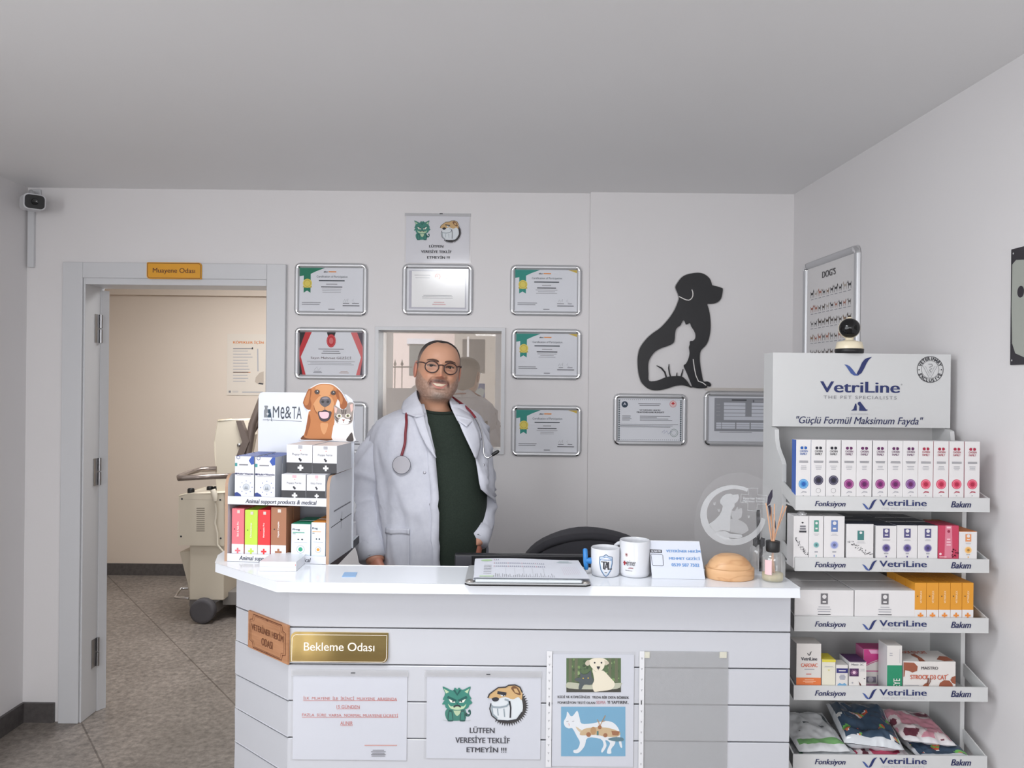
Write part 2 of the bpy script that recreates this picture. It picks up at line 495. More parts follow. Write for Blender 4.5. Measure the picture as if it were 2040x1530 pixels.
# room beyond the doorway
YE = 6.15
w = MB().box(-3.8, 1.6, YE, YE + .15, 0, 2.52, BACKWALL)
w.box(-3.8, 1.6, YE - .045, YE, P(345, 588, YE - .045).z, 2.52, BACKWALL)
struct(w.build('wall_examination_back', origin=(-1, YE, 0)), 'beige far wall of the examination room', 'wall')
struct(MB().box(-3.8, -3.65, YK, YE, 0, 2.52, BACKWALL).build('wall_examination_left'), 'beige left wall of the examination room', 'wall')
struct(MB().box(1.45, 1.6, YK, YE, 0, 2.52, BACKWALL).build('wall_examination_right'), 'beige right wall of the examination room', 'wall')
struct(MB().box(-3.64, 1.44, YE - .014, YE, 0, P(345, 1123, YE).z, BASEB).build('baseboard_examination'), 'dark skirting along the far wall', 'baseboard')
HB = 0.088
struct(MB().box(XL + .002, P(110, 1400, YB).x, YB - .014, YB, 0, HB, BASEB).build('baseboard_back'), 'dark skirting left of the door frame', 'baseboard')
struct(MB().box(XL, XL + .014, -2.29, YB - .016, 0, HB, BASEB).build('baseboard_left'), 'dark skirting along the left wall', 'baseboard')

# door frame, leaf and hinges
d = thing('door_1', ((DX0 + DX1) / 2, YB, 0), 'white framed doorway to the examination room', 'door', None, 'structure')
xa, xb = P(120, 980, YB - .02).x, P(160, 980, YB - .02).x
xc, xd = P(527, 980, YB - .02).x, P(565, 980, YB - .02).x
z0, z1 = P(345, 555, YB - .02).z, P(345, 524, YB - .02).z
MB().box(xa, xb, YB - .022, YB + .01, 0, z1, DOORPAINT).build('casing', d, bevel=.003)
MB().box(xc, xd, YB - .022, YB + .01, 0, z1, DOORPAINT).build('casing', d, bevel=.003)
MB().box(xb, xc, YB - .022, YB + .01, z0, z1, DOORPAINT).build('casing', d, bevel=.003)
MB().box(xb + .0005, DX0 + .004, YB - .012, YK + .003, 0, DZ1 + .03, DOORPAINT).box(xc - .004, xc + .012, YB - .012, YK + .003, 0, DZ1 + .03, DOORPAINT).box(DX0 + .004, xc - .004, YB - .012, YK + .003, DZ1 - .004, DZ1 + .03, DOORPAINT).build('jamb_lining', d, bevel=.002)
h = V((DX0 + .006, YB + .118, 0)); dl = V((-.86, .51, 0)); dt = V((.51, .86, 0)) * .042
pts = [h, h + dt, h + dt + dl * .86, h + dl * .86]
MB().prism(pts, (0, 0, DZ1 - .016), DOORPAINT).build('door_leaf', d, bevel=.002)
for y0, y1 in ((627, 683), (912, 966), (1270, 1326)):
    za, zb = P(190, y1, YB + .11).z, P(190, y0, YB + .11).z
    hm = MB().tube([(DX0 + .012, YB + .110, za), (DX0 + .012, YB + .110, (za + zb) / 2 - .003)], .007, STEEL, 10)
    hm.tube([(DX0 + .012, YB + .110, (za + zb) / 2 + .003), (DX0 + .012, YB + .110, zb)], .007, STEEL, 10)
    hm.box(DX0 + .0045, DX0 + .0065, YB + .07, YB + .11, za, zb, STEEL).build('hinge', d)

# hatch: white frame around a fixed pane
ht = thing('window_1', ((HX0 + HX1) / 2, YB, HZ0), 'white framed glass hatch in the wall behind the person', 'window', None, 'structure')
t = .012
rc = lambda x0, x1, z0, z1: [(x0, YB + .001, z0), (x1, YB + .001, z0), (x1, YB + .001, z1), (x0, YB + .001, z1)]
MB().prism(rc(HX0 - t, HX1 + t, HZ0 - t, HZ1 + t), (0, -.013, 0), DOORPAINT, None, [rc(HX0 + .0042, HX1 - .0042, HZ0 + .0042, HZ1 - .0042)]).build('window_frame', ht, bevel=.003)
f = MB(); t = .004
for x0, x1, z0, z1 in ((HX0, HX0 + t, HZ0, HZ1), (HX1 - t, HX1, HZ0, HZ1), (HX0 + t, HX1 - t, HZ1 - t, HZ1), (HX0 + t, HX1 - t, HZ0, HZ0 + t)):
    f.box(x0, x1, YB + .002, YB + .125, z0, z1, DOORPAINT)
f.build('reveal', ht)
PANE = film('hatch_glass', (255, 255, 255), 0.0, 0.42, 0.0)
YG = YB + .095
MB().box(HX0 + .004, HX1 - .004, YG, YG + .005, HZ0 + .004, HZ1 - .004, PANE).build('pane', ht)

# the street in front of the shop, as the hatch glass mirrors it
def Pm(px, py, y0):
    p = P(px, py, 2 * YG - y0); return V((p.x, y0, p.z))
struct(MB().box(-9, 9, -16, -2.46, -.22, -.12, M((150, 147, 143), .8)).build('ground', origin=(0, -9, -.12)), 'paved street outside the shop front', 'ground')
PINK = wall_mat('pink_render', (222, 205, 201)); GREYR = wall_mat('grey_render', (172, 164, 156))
b = thing('building', (-3.2, -9.6, -.12), 'pink rendered building across the street, mirrored in the hatch glass', 'building')
xe = Pm(908, 700, -9.6).x
MB().box(-9, xe, -12.5, -9.6, -.12, 8, PINK).build('facade', b)
a, c = Pm(815, 748, -9.6), Pm(862, 686, -9.6)
MB().box(a.x, c.x, -9.66, -9.585, a.z, c.z, M((90, 98, 100), .2)).build('window', b)
MB().box(a.x - .05, c.x + .05, -9.66, -9.55, c.z, c.z + .12, M((214, 214, 222), .6)).build('lintel', b)
b = thing('building', (1.5, -9.2, -.12), 'grey building beside the pink one, mirrored in the hatch glass', 'building')
MB().box(xe, 7, -12.5, -9.2, -.12, 8, GREYR).build('facade', b)
a, c = Pm(921, 742, -9.2), Pm(966, 676, -9.2)
MB().box(a.x, c.x, -9.26, -9.18, a.z, c.z, M((84, 80, 78), .3)).build('window', b)
a, c = Pm(930, 742, -9.2), Pm(935, 671, -9.2)
MB().box(a.x, c.x, -9.2, -9.15, a.z, c.z, M((215, 212, 212), .6)).build('shutter_edge', b)
f = thing('fence', (-2.5, -5.2, -.12), 'black spear topped railing, mirrored in the hatch glass', 'fence')
for px in range(717, 812, 14):
    p = Pm(px, 717, -5.2)
    MB().tube([(p.x, -5.2, .25), (p.x, -5.2, p.z - .09)], .008, BLACK, 8).lathe((p.x, -5.2, p.z - .1), [(.008, 0), (.026, .03), (.012, .07), (0, .12)], BLACK, 8).build('picket', f)
for py in (731, 786):
    a, c = Pm(700, py, -5.2), Pm(822, py, -5.2)
    MB().tube([a, c], .012, BLACK, 8).build('rail', f)
MB().box(-3.6, -1.2, -5.5, -5.15, -.12, .62, M((176, 170, 164), .8)).build('plinth', f)
a, c = Pm(768, 786, -7.6), Pm(806, 733, -7.6)
k = thing('car', (a.x - .8, -7.6, -.12), 'white parked car behind the railing, mirrored in the hatch glass', 'car')
CARW = M((226, 228, 232), .2)
prof = [(-2.2, .25), (-2.2, .85), (-1.6, 1.0), (-1.0, 1.5), (.5, 1.52), (1.1, 1.05), (1.9, .95), (2.05, .6), (2.05, .25)]
ox = c.x - 2.05
MB().prism([(ox + x, -8.5, z) for x, z in prof], (0, 1.7, 0), CARW).build('body', k, bevel=.06)
MB().prism([(ox + x, -6.797, z) for x, z in ((-1.4, 1.0), (-.9, 1.42), (.4, 1.44), (.9, 1.06))], (0, .004, 0), M((50, 56, 62), .1)).build('side_window', k)
for x in (-1.4, 1.3):
    for y in (-8.45, -6.98):
        MB().lathe((ox + x, y, .2), [(.32, 0), (.32, .2), (.18, .21), (0, .215)], BLACK, 20, (V((1, 0, 0)), V((0, 0, 1)), V((0, 1, 0)))).build('wheel', k)
# decal on the street door glass
mb = MB()
A = Art(mb, (0, YF - .077, EYE), V((-1, 0, 0)))
def mir(px, py): p = Pm(px, py, YF - .077); return (-p.x, p.z - EYE)
A.T = mir
A.rect(905, 764, 966, 805, M((62, 84, 130), .6), 1)
A.poly([(930, 780), (936, 772), (946, 778), (958, 772), (966, 777), (962, 792), (951, 808), (938, 797)], M((150, 160, 160), .6), 3)
tag(mb.build('window_decal'), 'blue decal with pet outlines on the street door, mirrored in the hatch glass', 'decal')

# ceiling light above the waiting room, just out of view
t = thing('ceiling_light', (-0.35, 1.2, 2.40), 'square white ceiling light above the waiting room, out of view', 'light')
MB().box(-.66, -.04, .89, 1.51, 2.402, ZC - .0005, DOORPAINT).build('housing', t, bevel=.004)

# ------------------------------------------------------------------ things on the back wall
def snap_frame(root, O, U, Wd, Ht, fw, d=0.013):
    """rounded aluminium snap frame: four half-round rails and four chrome corners"""
    N = U.cross(UZ)
    def pt(u, v, n): return V(O) + U * u + UZ * v + N * n
    prof = [(0.0, 0.001), (.04, .45), (.15, .78), (.32, .97), (.5, 1.0), (.7, .93), (.86, .7), (.96, .38), (1.0, .05)]
    c = fw * 1.12
    m = MB()
    for axis in range(4):
        rows = []
        for e in (0, 1):
            row = []
            for s, h in prof:
                o = s * fw
                if axis == 0: q = pt(c + e * (Wd - 2 * c), o, h * d)
                elif axis == 1: q = pt(Wd - o, c + e * (Ht - 2 * c), h * d)
                elif axis == 2: q = pt(Wd - c - e * (Wd - 2 * c), Ht - o, h * d)
                else: q = pt(o, Ht - c - e * (Ht - 2 * c), h * d)
                row.append(q)
            rows.append(row)
        m.grid([rows[1], rows[0]], ALU)
    m.build('rails', root)
    for (cu, cv, a0) in ((c, c, 180), (Wd - c, c, 270), (Wd - c, Ht - c, 0), (c, Ht - c, 90)):
        rows = []
        for i in range(9):
            a = radians(a0 + 90 * i / 8)
            rows.append([pt(cu + cos(a) * (c - s * fw), cv + sin(a) * (c - s * fw), h * d * 1.06) for s, h in prof])
        MB().grid(list(reversed(rows)), CHROME).build('corner', root)
def framed(name, label, cat, group, box, Y, art, fw=.0235, cover=None, inset=.8):
    X0, X1, Z0, Z1 = R(*box, Y)
    Wd, Ht = X1 - X0, Z1 - Z0
    t = thing(name, ((X0 + X1) / 2, Y, Z0), label, cat, group)
    MB().box(X0 + fw * .3, X1 - fw * .3, Y - .003, Y - .0005, Z0 + fw * .3, Z1 - fw * .3, M((150, 150, 154), .6)).build('backing_board', t)
    snap_frame(t, (X0, Y - .001, Z0), UX, Wd, Ht, fw)
    m = MB(); k = fw * inset
    m.box(X0 + k, X1 - k, Y - .0042, Y - .0035, Z0 + k, Z1 - k, CPAPER)
    A = Art(m, (X0, Y - .0042, Z0), UX)
    A.norm(fw, fw, Wd - fw, Ht - fw)
    art(A)
    m.build('printed_sheet', t)
    if cover:
        MB().box(X0 + k, X1 - k, Y - .0068, Y - .0062, Z0 + k, Z1 - k, cover).build('cover', t)
    return t
GREEN = M((24, 120, 92), .6); TEAL = M((40, 140, 128), .6); GOLD = M((222, 205, 92), .5); GOLDD = M((190, 168, 60), .5)
ORANGE = M((232, 142, 60), .6)
def green_cert(col, corner):
    def f(A):
        A.poly([(0, 1), (0, .80), (.065, .82), (.065, .42), (.12, .47), (.175, .42), (.175, .86), (.26, .92), (.40, 1)], col)
        if corner: A.poly([(.86, 1), (.94, .965), (1, .93), (1, 1)], M((206, 176, 70), .6))
        A.poly([(.05, .55), (.09, .66), (.15, .66), (.2, .55), (.16, .53), (.125, .58), (.09, .53)], GOLDD, 2)
        A.ell(.125, .64, .072, GOLD, 3).ring(.125, .64, .05, .002, GOLDD, 4)
        A.text('alberr', .38, .895, .455, .93, INK, 3, .2, .03).rect(.46, .9, .58, .925, ORANGE, 3)
        A.text('Certification of Participation', .27, .76, .76, .825, M((96, 104, 112), .7), 3)
        A.bars(.3, .69, .72, .72, 1, M((70, 76, 84), .7), 3, .8, True, .95)
        A.bars(.4, .60, .62, .645, 1, INKL, 3, .5).bars(.34, .54, .68, .58, 1, INK, 3, .5, True, .9).bars(.32, .41, .70, .53, 3, INKL, 3, .3)
        A.bars(.04, .13, .36, .21, 2, INKG, 3, .35, False, .85)
        A.line([(.70, .22), (.72, .28), (.735, .21), (.75, .27), (.765, .22), (.77, .29)], .0008, INK, 3)
        A.line([(.83, .24), (.86, .29), (.85, .22), (.88, .2)], .0006, INKG, 3)
        A.bars(.68, .16, .80, .2, 1, INKG, 3, .4).bars(.83, .16, .95, .2, 1, INKG, 3, .4).bars(.68, .11, .96, .14, 1, INK, 3, .6, True, .95)
        A.rect(.46, .03, .56, .05, INKG, 3)
    return f
RED = M((196, 44, 52), .6); PINKR = M((214, 110, 112), .6)
def red_cert(A):
    A.poly([(0, 1), (.19, 1), (.01, .42), (.09, 0), (0, 0)], M((30, 28, 32), .6)).poly([(.09, 1), (.19, 1), (.02, .42), (.1, 0), (.05, 0), (0, .38), (0, .62)], RED, 2)
    A.poly([(1, 1), (.82, 1), (.98, .42), (.92, 0), (1, 0)], M((88, 80, 90), .6)).poly([(.91, 1), (.81, 1), (.975, .42), (.9, 0), (.96, 0), (1, .38), (1, .66)], PINKR, 2)
    A.poly([(.43, 1), (.57, 1), (.55, .9), (.45, .9)], M((34, 30, 34), .6), 2)
    A.ell(.5, .8, .072, RED, 3, .155).ring(.5, .8, .06, .0015, PINKR, 4, .13).ell(.5, .8, .035, PINKR, 4, .075)
    A.bars(.28, .48, .72, .63, 3, INKG, 3, .35)
    A.text('Say\u0131n Mehmet GEZ\u0130C\u0130', .18, .355, .82, .44, M((96, 74, 76), .7), 3)
    A.bars(.12, .22, .88, .33, 3, INKL, 3, .3, True, .85)
    A.line([(.24, .12), (.28, .19), (.3, .1), (.34, .17)], .0008, INKG, 3).bars(.22, .03, .36, .1, 2, INKG, 3).bars(.62, .03, .8, .1, 2, M((190, 160, 150), .7), 3)
def plain_cert(A):
    A.rect(.03, .04, .97, .96, M((168, 166, 182), .5)).rect(.075, .075, .95, .945, M((240, 240, 240), .5), 2)
    A.ring(.5, .82, .04, .003, M((196, 74, 52), .6), 3, None, 20, -60, 200).ell(.49, .83, .012, M((196, 74, 52), .6), 4)
    A.bars(.1, .75, .4, .88, 2, INKL, 3, .2).bars(.58, .75, .92, .88, 2, INKL, 3, .2)
    A.bars(.25, .28, .75, .38, 3, INKG, 4, .3).bars(.4, .12, .65, .22, 2, M((210, 150, 150), .6), 4, .4)
def licence(A):
    for i in range(22):
        for x in (.015, .985): A.cross(x, .02 + i * .0445, .012, M((70, 84, 92), .6), 2, .5)
    for i in range(30): A.rect(.02 + i * .032, .012, .035 + i * .032, .03, INKL, 2).rect(.02 + i * .032, .97, .035 + i * .032, .985, INKL, 2)
    A.ell(.1, .86, .05, M((44, 62, 82), .6), 3).poly([(.075, .84), (.1, .91), (.125, .84), (.1, .86)], PAPER, 4)
    A.ell(.86, .88, .055, M((232, 200, 200), .6), 3).ring(.86, .88, .05, .001, M((190, 90, 90), .6), 4).poly([(.83, .89), (.86, .93), (.89, .89), (.86, .86)], RED, 5)
    A.bars(.3, .82, .68, .9, 2, INKG, 3, .45, True, .8)
    A.text('VETER\u0130NER HEK\u0130M', .33, .715, .66, .75, INK, 3, 0, .03).text('MUAYENEHANE RUHSATI', .29, .66, .72, .695, INK, 3, 0, .03)
    A.bars(.06, .47, .26, .60, 4, INKG, 3, .4, False).bars(.34, .47, .86, .60, 4, INKG, 3, .4, False, .3)
    A.bars(.03, .31, .97, .40, 3, INKG, 3, .35, False, .8)
    A.ring(.88, .19, .06, .0016, M((110, 130, 120), .6), 3).ring(.88, .19, .04, .001, M((120, 140, 130), .6), 3)
    A.line([(.69, .2), (.73, .26), (.72, .17), (.77, .24), (.79, .16), (.84, .23)], .0012, M((74, 84, 160), .6), 4)
def form_sheet(A):
    A.rect(.09, .22, 1, .97, M((150, 152, 158), .6))
    A.bars(.36, .9, .6, .95, 1, INK, 3, .5, True, .95)
    for i in range(4): A.rect(.24, .80 - i * .08, .58, .865 - i * .08, PAPER, 2).rect(.12, .815 - i * .08, .18, .83 - i * .08, INKL, 2)
    A.rect(.24, .475, .98, .55, PAPER, 2)
    for i in range(4): A.rect(.68, .80 - i * .08, .98, .865 - i * .08, PAPER, 2)
    A.text('F', .70, .875, .715, .93, INK, 3, 0, .04).rect(.73, .89, .86, .92, INKL, 3)
    for i in range(3):
        for x0, x1 in ((.12, .20), (.21, .42), (.44, .65), (.67, .98)): A.rect(x0, .275 + i * .05, x1, .315 + i * .05, PAPER, 2)
    A.bars(.16, .185, .7, .21, 1, INKG, 2, .4, True, .95)
GC = 'silver framed certificates on the back wall'
cf = FILMC
framed('framed_certificate', 'silver framed green ribbon certificate beside the door frame, top of the left column', 'certificate', GC, (587, 524, 733, 630), YB, green_cert(GREEN, False))
framed('framed_certificate', 'silver framed certificate with red and black corners, left of the hatch', 'certificate', GC, (587, 652, 733, 757), YB, red_cert)
framed('framed_certificate', 'silver framed certificate mostly hidden behind the dog and kitten cut-out, lowest in the left column', 'certificate', GC, (587, 799, 733, 905), YB, green_cert(GREEN, False))
framed('framed_certificate', 'silver framed cream certificate under shiny film, just above the hatch', 'certificate', GC, (801, 526, 943, 629), YB, plain_cert, .0235, film('glossy_cover', (255, 255, 255), 0.0, .09, .16))
framed('framed_certificate', 'silver framed green ribbon certificate, topmost of three right of the hatch', 'certificate', GC, (1016, 528, 1159, 630), YB, green_cert(TEAL, True))
framed('framed_certificate', 'silver framed green ribbon certificate, middle of three right of the hatch', 'certificate', GC, (1018, 655, 1159, 757), YB, green_cert(TEAL, True))
framed('framed_certificate', 'silver framed green ribbon certificate, lowest of three right of the hatch', 'certificate', GC, (1018, 807, 1159, 910), YB, green_cert(TEAL, True))
framed('framed_certificate', 'silver framed licence with dotted border and round stamp, under the dog silhouette', 'certificate', GC, (1221, 784, 1368, 888), YS, licence)
framed('framed_certificate', 'silver framed grey form half hidden behind the product display', 'certificate', GC, (1401, 780, 1547, 889), YS, form_sheet)
m = MB().box(P(1404, 776, YS).x, P(1545, 776, YS).x, YS - .008, YS, P(1465, 778.5, YS).z, P(1465, 773, YS).z, M((206, 200, 194), .5))
tag(m.build('cable_trunking'), 'thin pale strip above the half hidden grey framed form', 'trunking')

# cartoon animals printed on the two credit notices
def cat_art(A):
    g = M((62, 132, 118), .6); gd = M((40, 92, 88), .6); pale = M((190, 212, 176), .6)
    A.poly([(.78, .14), (.88, .12), (.95, .2), (.93, .32), (.86, .30), (.87, .24), (.9, .24), (.9, .2), (.86, .19), (.78, .24)], gd, 2)
    A.poly([(.22, .0), (.12, .1), (.10, .25), (.2, .36), (.5, .42), (.74, .34), (.8, .2), (.76, .02), (.6, .0)], g, 2)
    A.poly([(.38, .34), (.62, .34), (.58, .2), (.5, .14), (.42, .2)], pale, 3)
    for x in (.28, .68): A.poly([(x - .1, .02), (x - .06, .3), (x + .05, .3), (x + .09, .02), (x + .05, -.02), (x - .07, -.02)], gd, 3).poly([(x - .07, .02), (x - .04, .26), (x + .03, .26), (x + .07, .02)], g, 4)
    A.poly([(.02, 1.0), (.1, .8), (.02, .62), (.08, .6), (.0, .48), (.1, .47), (.12, .38), (.28, .32), (.5, .3), (.72, .32), (.86, .38), (.9, .46), (1.0, .52), (.92, .62), (.97, .64), (.88, .8), (.94, 1.0), (.68, .9), (.56, .97), (.5, .92), (.42, .97), (.34, .88)], g, 5)
    A.poly([(.06, .94), (.13, .8), (.24, .84)], pale, 6).poly([(.9, .94), (.84, .8), (.74, .85)], pale, 6)
    A.poly([(.2, .5), (.3, .42), (.5, .46), (.7, .42), (.8, .5), (.72, .36), (.5, .32), (.28, .36)], pale, 6)
    A.poly([(.2, .67), (.46, .57), (.42, .53), (.28, .54)], M((236, 240, 226), .6), 7).poly([(.8, .67), (.54, .57), (.58, .53), (.72, .54)], M((236, 240, 226), .6), 7)
    A.line([(.18, .70), (.46, .58)], .006 * SC[0], gd, 8).line([(.82, .70), (.54, .58)], .006 * SC[0], gd, 8)
    A.ell(.36, .57, .025, INK, 8).ell(.64, .57, .025, INK, 8).poly([(.46, .52), (.54, .52), (.5, .48)], gd, 8)
    A.line([(.38, .40), (.44, .44), (.5, .45), (.56, .44), (.62, .40)], .004 * SC[0], INK, 8)
    A.line([(.4, .9), (.5, .76), (.6, .9)], .005 * SC[0], gd, 7)
def bulldog_art(A):
    tan = M((205, 170, 120), .6); td = M((120, 84, 56), .6); gw = M((222, 228, 232), .6); gl = M((150, 162, 170), .6)
    for i in range(26):
        a = radians(-128 + i * 7.2)
        A.poly([(.5 + .44 * cos(a - .06), .44 + .44 * sin(a - .06)), (.5 + .52 * cos(a), .44 + .54 * sin(a)), (.5 + .44 * cos(a + .06), .44 + .44 * sin(a + .06))], INK, 2)
    A.poly([(.5 + .46 * cos(radians(a)), .44 + .45 * sin(radians(a))) for a in range(-120, 61, 12)] + [(.5, .4)], M((50, 46, 48), .6), 3)
    A.poly([(.08, .52), (.05, .38), (.1, .2), (.24, .08), (.5, .06), (.72, .1), (.86, .3), (.86, .55), (.78, .7), (.5, .74), (.25, .68)], gw, 4)
    A.poly([(.0, .66), (.04, .76), (.14, .84), (.26, .93), (.44, .94), (.52, .99), (.68, 1.0), (.8, .94), (.86, .8), (.84, .6), (.76, .68), (.62, .62), (.44, .68), (.28, .64), (.2, .6), (.1, .64)], tan, 5)
    A.poly([(.58, .92), (.66, .97), (.76, .9), (.82, .74), (.7, .76), (.62, .84)], td, 6).poly([(.64, .9), (.72, .9), (.78, .78), (.68, .8)], tan, 7)
    A.poly([(.3, .76), (.44, .76), (.42, .70), (.34, .70)], gw, 7).line([(.24, .8), (.46, .76)], .008 * SC[0], INK, 8).ell(.39, .72, .016, INK, 8)
    A.poly([(.1, .64), (.2, .68), (.28, .64), (.24, .58), (.15, .57)], INK, 8)
    A.line([(.06, .48), (.14, .42), (.3, .41), (.46, .44), (.54, .52), (.5, .6), (.42, .62)], .005 * SC[0], gl, 6)
    A.line([(.54, .58), (.57, .4), (.56, .14)], .004 * SC[0], INK, 6).line([(.1, .42), (.12, .24), (.24, .12)], .004 * SC[0], gl, 6)
    A.line([(.24, .38), (.26, .2)], .003 * SC[0], gl, 6).line([(.4, .38), (.42, .16)], .003 * SC[0], gl, 6)
    A.line([(.0, .66), (.04, .76), (.14, .84), (.26, .93), (.44, .94), (.52, .99), (.68, 1.0), (.8, .94), (.86, .8)], .003 * SC[0], INK, 9)
    A.line([(.08, .52), (.05, .38), (.1, .2), (.24, .08), (.5, .06), (.72, .1), (.86, .3)], .003 * SC[0], INK, 9)
SC = [1.0]
def sleeve_part(root, X0, X1, Z0, Z1, Y, strip, holes, sw=.017):
    """clear punched pocket; strip says along which edge the punched margin runs"""
    MB().box(X0, X1, Y - .0026, Y - .0023, Z0, Z1, FILMC).build('front_film', root)
    m = MB(); hm = M((150, 150, 154), .6)
    if strip == 'top':
        m.box(X0, X1, Y - .0036, Y - .003, Z1 - sw, Z1, SLEEVE)
        A = Art(m, (X0, Y - .0036, Z0), UX)
        for i in range(holes):
            u = (X1 - X0) * (i + .7) / (holes + .4); A.line([(u - .004, Z1 - Z0 - sw * .5), (u, Z1 - Z0 - sw * .42), (u + .004, Z1 - Z0 - sw * .5)], .0014, hm, 1)
    elif strip == 'left':
        m.box(X0, X0 + sw, Y - .0036, Y - .003, Z0, Z1, M((226, 227, 230), .4))
        A = Art(m, (X0, Y - .0036, Z0), UX); A.T = lambda x, y: (x, y)
        for i in range(holes):
            v = (Z1 - Z0) * (i + .7) / (holes + .4); A.line([(sw * .4, v + .003), (sw * .5, v - .002), (sw * .62, v + .003)], .0014, hm, 1)
    else: return
    m.build('punched_margin', root)
# upper notice on the wall
X0, X1, Z0, Z1 = R(806, 425, 938, 524, YB)
t = thing('notice', ((X0 + X1) / 2, YB, Z0), 'small paper notice with grumpy cat and bulldog, pinned above the hatch certificate', 'notice')
m = MB().box(X0 + .006, X1 - .006, YB - .0022, YB - .001, Z0, Z1 - .012, M((226, 226, 232), .7))
A = Art(m, (X0, YB - .0022, Z0), UX)
SC[0] = .55
A.zoom(560, 400, 3.825).boxmap(1013, 150, 1138, 297); A.smooth = 3; cat_art(A); A.smooth = 0
A.zoom(560, 400, 3.825).boxmap(1212, 152, 1375, 312); A.smooth = 3; bulldog_art(A); A.smooth = 0
A.zoom(560, 400, 3.825)
A.text('L\u00dcTFEN', 1128, 333, 1236, 357, INK, 4, 0, .03).text('VERES\u0130YE TEKL\u0130F', 1066, 372, 1299, 398, INK, 4, 0, .03).text('ETMEY\u0130N !!!', 1113, 416, 1286, 442, INK, 4, 0, .03)
m.build('sheet', t)
sleeve_part(t, X0, X1, Z0, Z1, YB, 'top', 0, .014)
MB().box(P(876, 426, YB).x, P(882, 426, YB).x, YB - .0045, YB - .0036, P(879, 427, YB).z, P(879, 425, YB).z, INK).build('staple', t)

# black dog and cat silhouette plaque
D = lambda pts: [P(1180 + x / 3.642, 500 + y / 3.642, YS - .004) for x, y in pts]
dog = [(943, 278), (938, 320), (925, 355), (895, 378), (860, 384), (832, 386), (840, 420), (850, 470), (855, 540), (850, 600), (838, 650), (820, 685), (795, 710), (780, 735),
       (776, 775), (780, 830), (790, 890), (803, 945), (830, 947), (850, 957), (858, 970), (852, 983), (836, 980), (824, 974), (830, 984), (822, 994), (770, 996), (730, 990),
       (712, 991), (690, 983), (650, 974), (600, 979), (560, 992), (510, 1006), (460, 1012), (420, 1006), (385, 986), (355, 951), (338, 901), (330, 850), (328, 790), (333, 745),
       (345, 705), (370, 665), (400, 630), (440, 595), (490, 560), (530, 520), (570, 470), (600, 420), (618, 375), (628, 335), (605, 275), (604, 255), (615, 235), (640, 200), (665, 180),
       (700, 168), (750, 160), (790, 163), (825, 180), (850, 205), (862, 235), (868, 250), (900, 258), (935, 270)]
catp = [(637, 540), (655, 505), (668, 508), (677, 532), (692, 530), (708, 522), (717, 548), (735, 575), (747, 605), (745, 635), (728, 652), (708, 655), (706, 680), (700, 700), (705, 740),
        (697, 780), (680, 815), (662, 832), (675, 865), (690, 900), (706, 940), (722, 980), (708, 978), (690, 950), (670, 928), (645, 910), (600, 908), (560, 910), (520, 920), (470, 940),
        (410, 942), (405, 890), (403, 840), (408, 800), (425, 765), (455, 730), (500, 705), (550, 688), (585, 668), (595, 640), (598, 600), (605, 570), (620, 552)]
t = thing('wall_plaque', P(1355, 778, YS), 'black dog and cat silhouette plaque mounted on the wall', 'wall decor')
PB = M((27, 27, 31), .45)
m = MB().prism(D(rounded(dog, 3)), (0, -.008, 0), PB, None, [D(rounded(catp, 3))])
A = Art(m, (0, YS - .012, 0), UX); A.zoom(1180, 500, 3.642)
HAL = M((224, 221, 218), .5)
A.line([(628, 330), (645, 338), (662, 347), (682, 355), (700, 357), (713, 351), (723, 340), (729, 325), (730, 310), (728, 295), (722, 280)], .0042, HAL, 1)
A.line([(732, 785), (740, 850), (752, 905), (770, 945), (800, 955), (826, 975)], .0042, HAL, 1)
m.build('dog_silhouette', t)
n = len(dog); big = []
for i in range(n):
    a, b, c = V(dog[i - 1]), V(dog[i]), V(dog[(i + 1) % n])
    tt = (c - a).normalized(); big.append(tuple(b + V((tt.y, -tt.x)) * 5))
MB().prism([q + V((0, .0035, 0)) for q in D(rounded(big, 3))], (0, -.003, 0), HAL).build('white_backing', t)
m = MB()
for pts, wd in (([(465, 832), (500, 850), (525, 880), (535, 915)], .007), ([(555, 820), (553, 850), (558, 885), (565, 912)], .006), ([(613, 882), (610, 912)], .006), ([(657, 857), (650, 885), (642, 912)], .006)):
    m.tube([p + V((0, -.004, 0)) for p in D(pts)], [wd * .25] + [wd * .5] * (len(pts) - 1), PB, 8)
m.build('cat_leg_lines', t)

# yellow door sign
X0, X1, Z0, Z1 = R(293, 523, 402, 556, YB - .025)
YEL = M((226, 160, 34), .45); BRN = M((92, 46, 26), .5)
t = thing('room_sign', ((X0 + X1) / 2, YB - .022, Z0), 'yellow room sign with brown lettering above the open door', 'sign')
def leafrect(X0, X1, Z0, Z1, r, n=6):
    """rectangle with top left, bottom left rounded a little and opposite corners cut as on the plate"""
    pts = []
    for cx, cz, a0, rr in ((X1 - r, Z1 - r, 0, r), (X0 + r * .35, Z1 - r * .35, 90, r * .35), (X0 + r, Z0 + r, 180, r), (X1 - r * .2, Z0 + r * .2, 270, r * .2)):
        pts += [(cx + rr * cos(radians(a0 + 90 * i / n)), cz + rr * sin(radians(a0 + 90 * i / n))) for i in range(n + 1)]
    return pts
m = MB().prism([(x, YB - .0225, z) for x, z in leafrect(X0, X1, Z0, Z1, .014)], (0, -.006, 0), YEL)
A = Art(m, (0, YB - .0285, 0), UX); A.T = lambda x, y: (x, y)
A.line(leafrect(X0 + .004, X1 - .004, Z0 + .004, Z1 - .004, .012), .0022, BRN, 1, True)
A.zoom(0, 340, 3.327).text('Muayene Odas\u0131', 1013, 646, 1294, 687, BRN, 2, 0, .008)
m.build('plate', t)

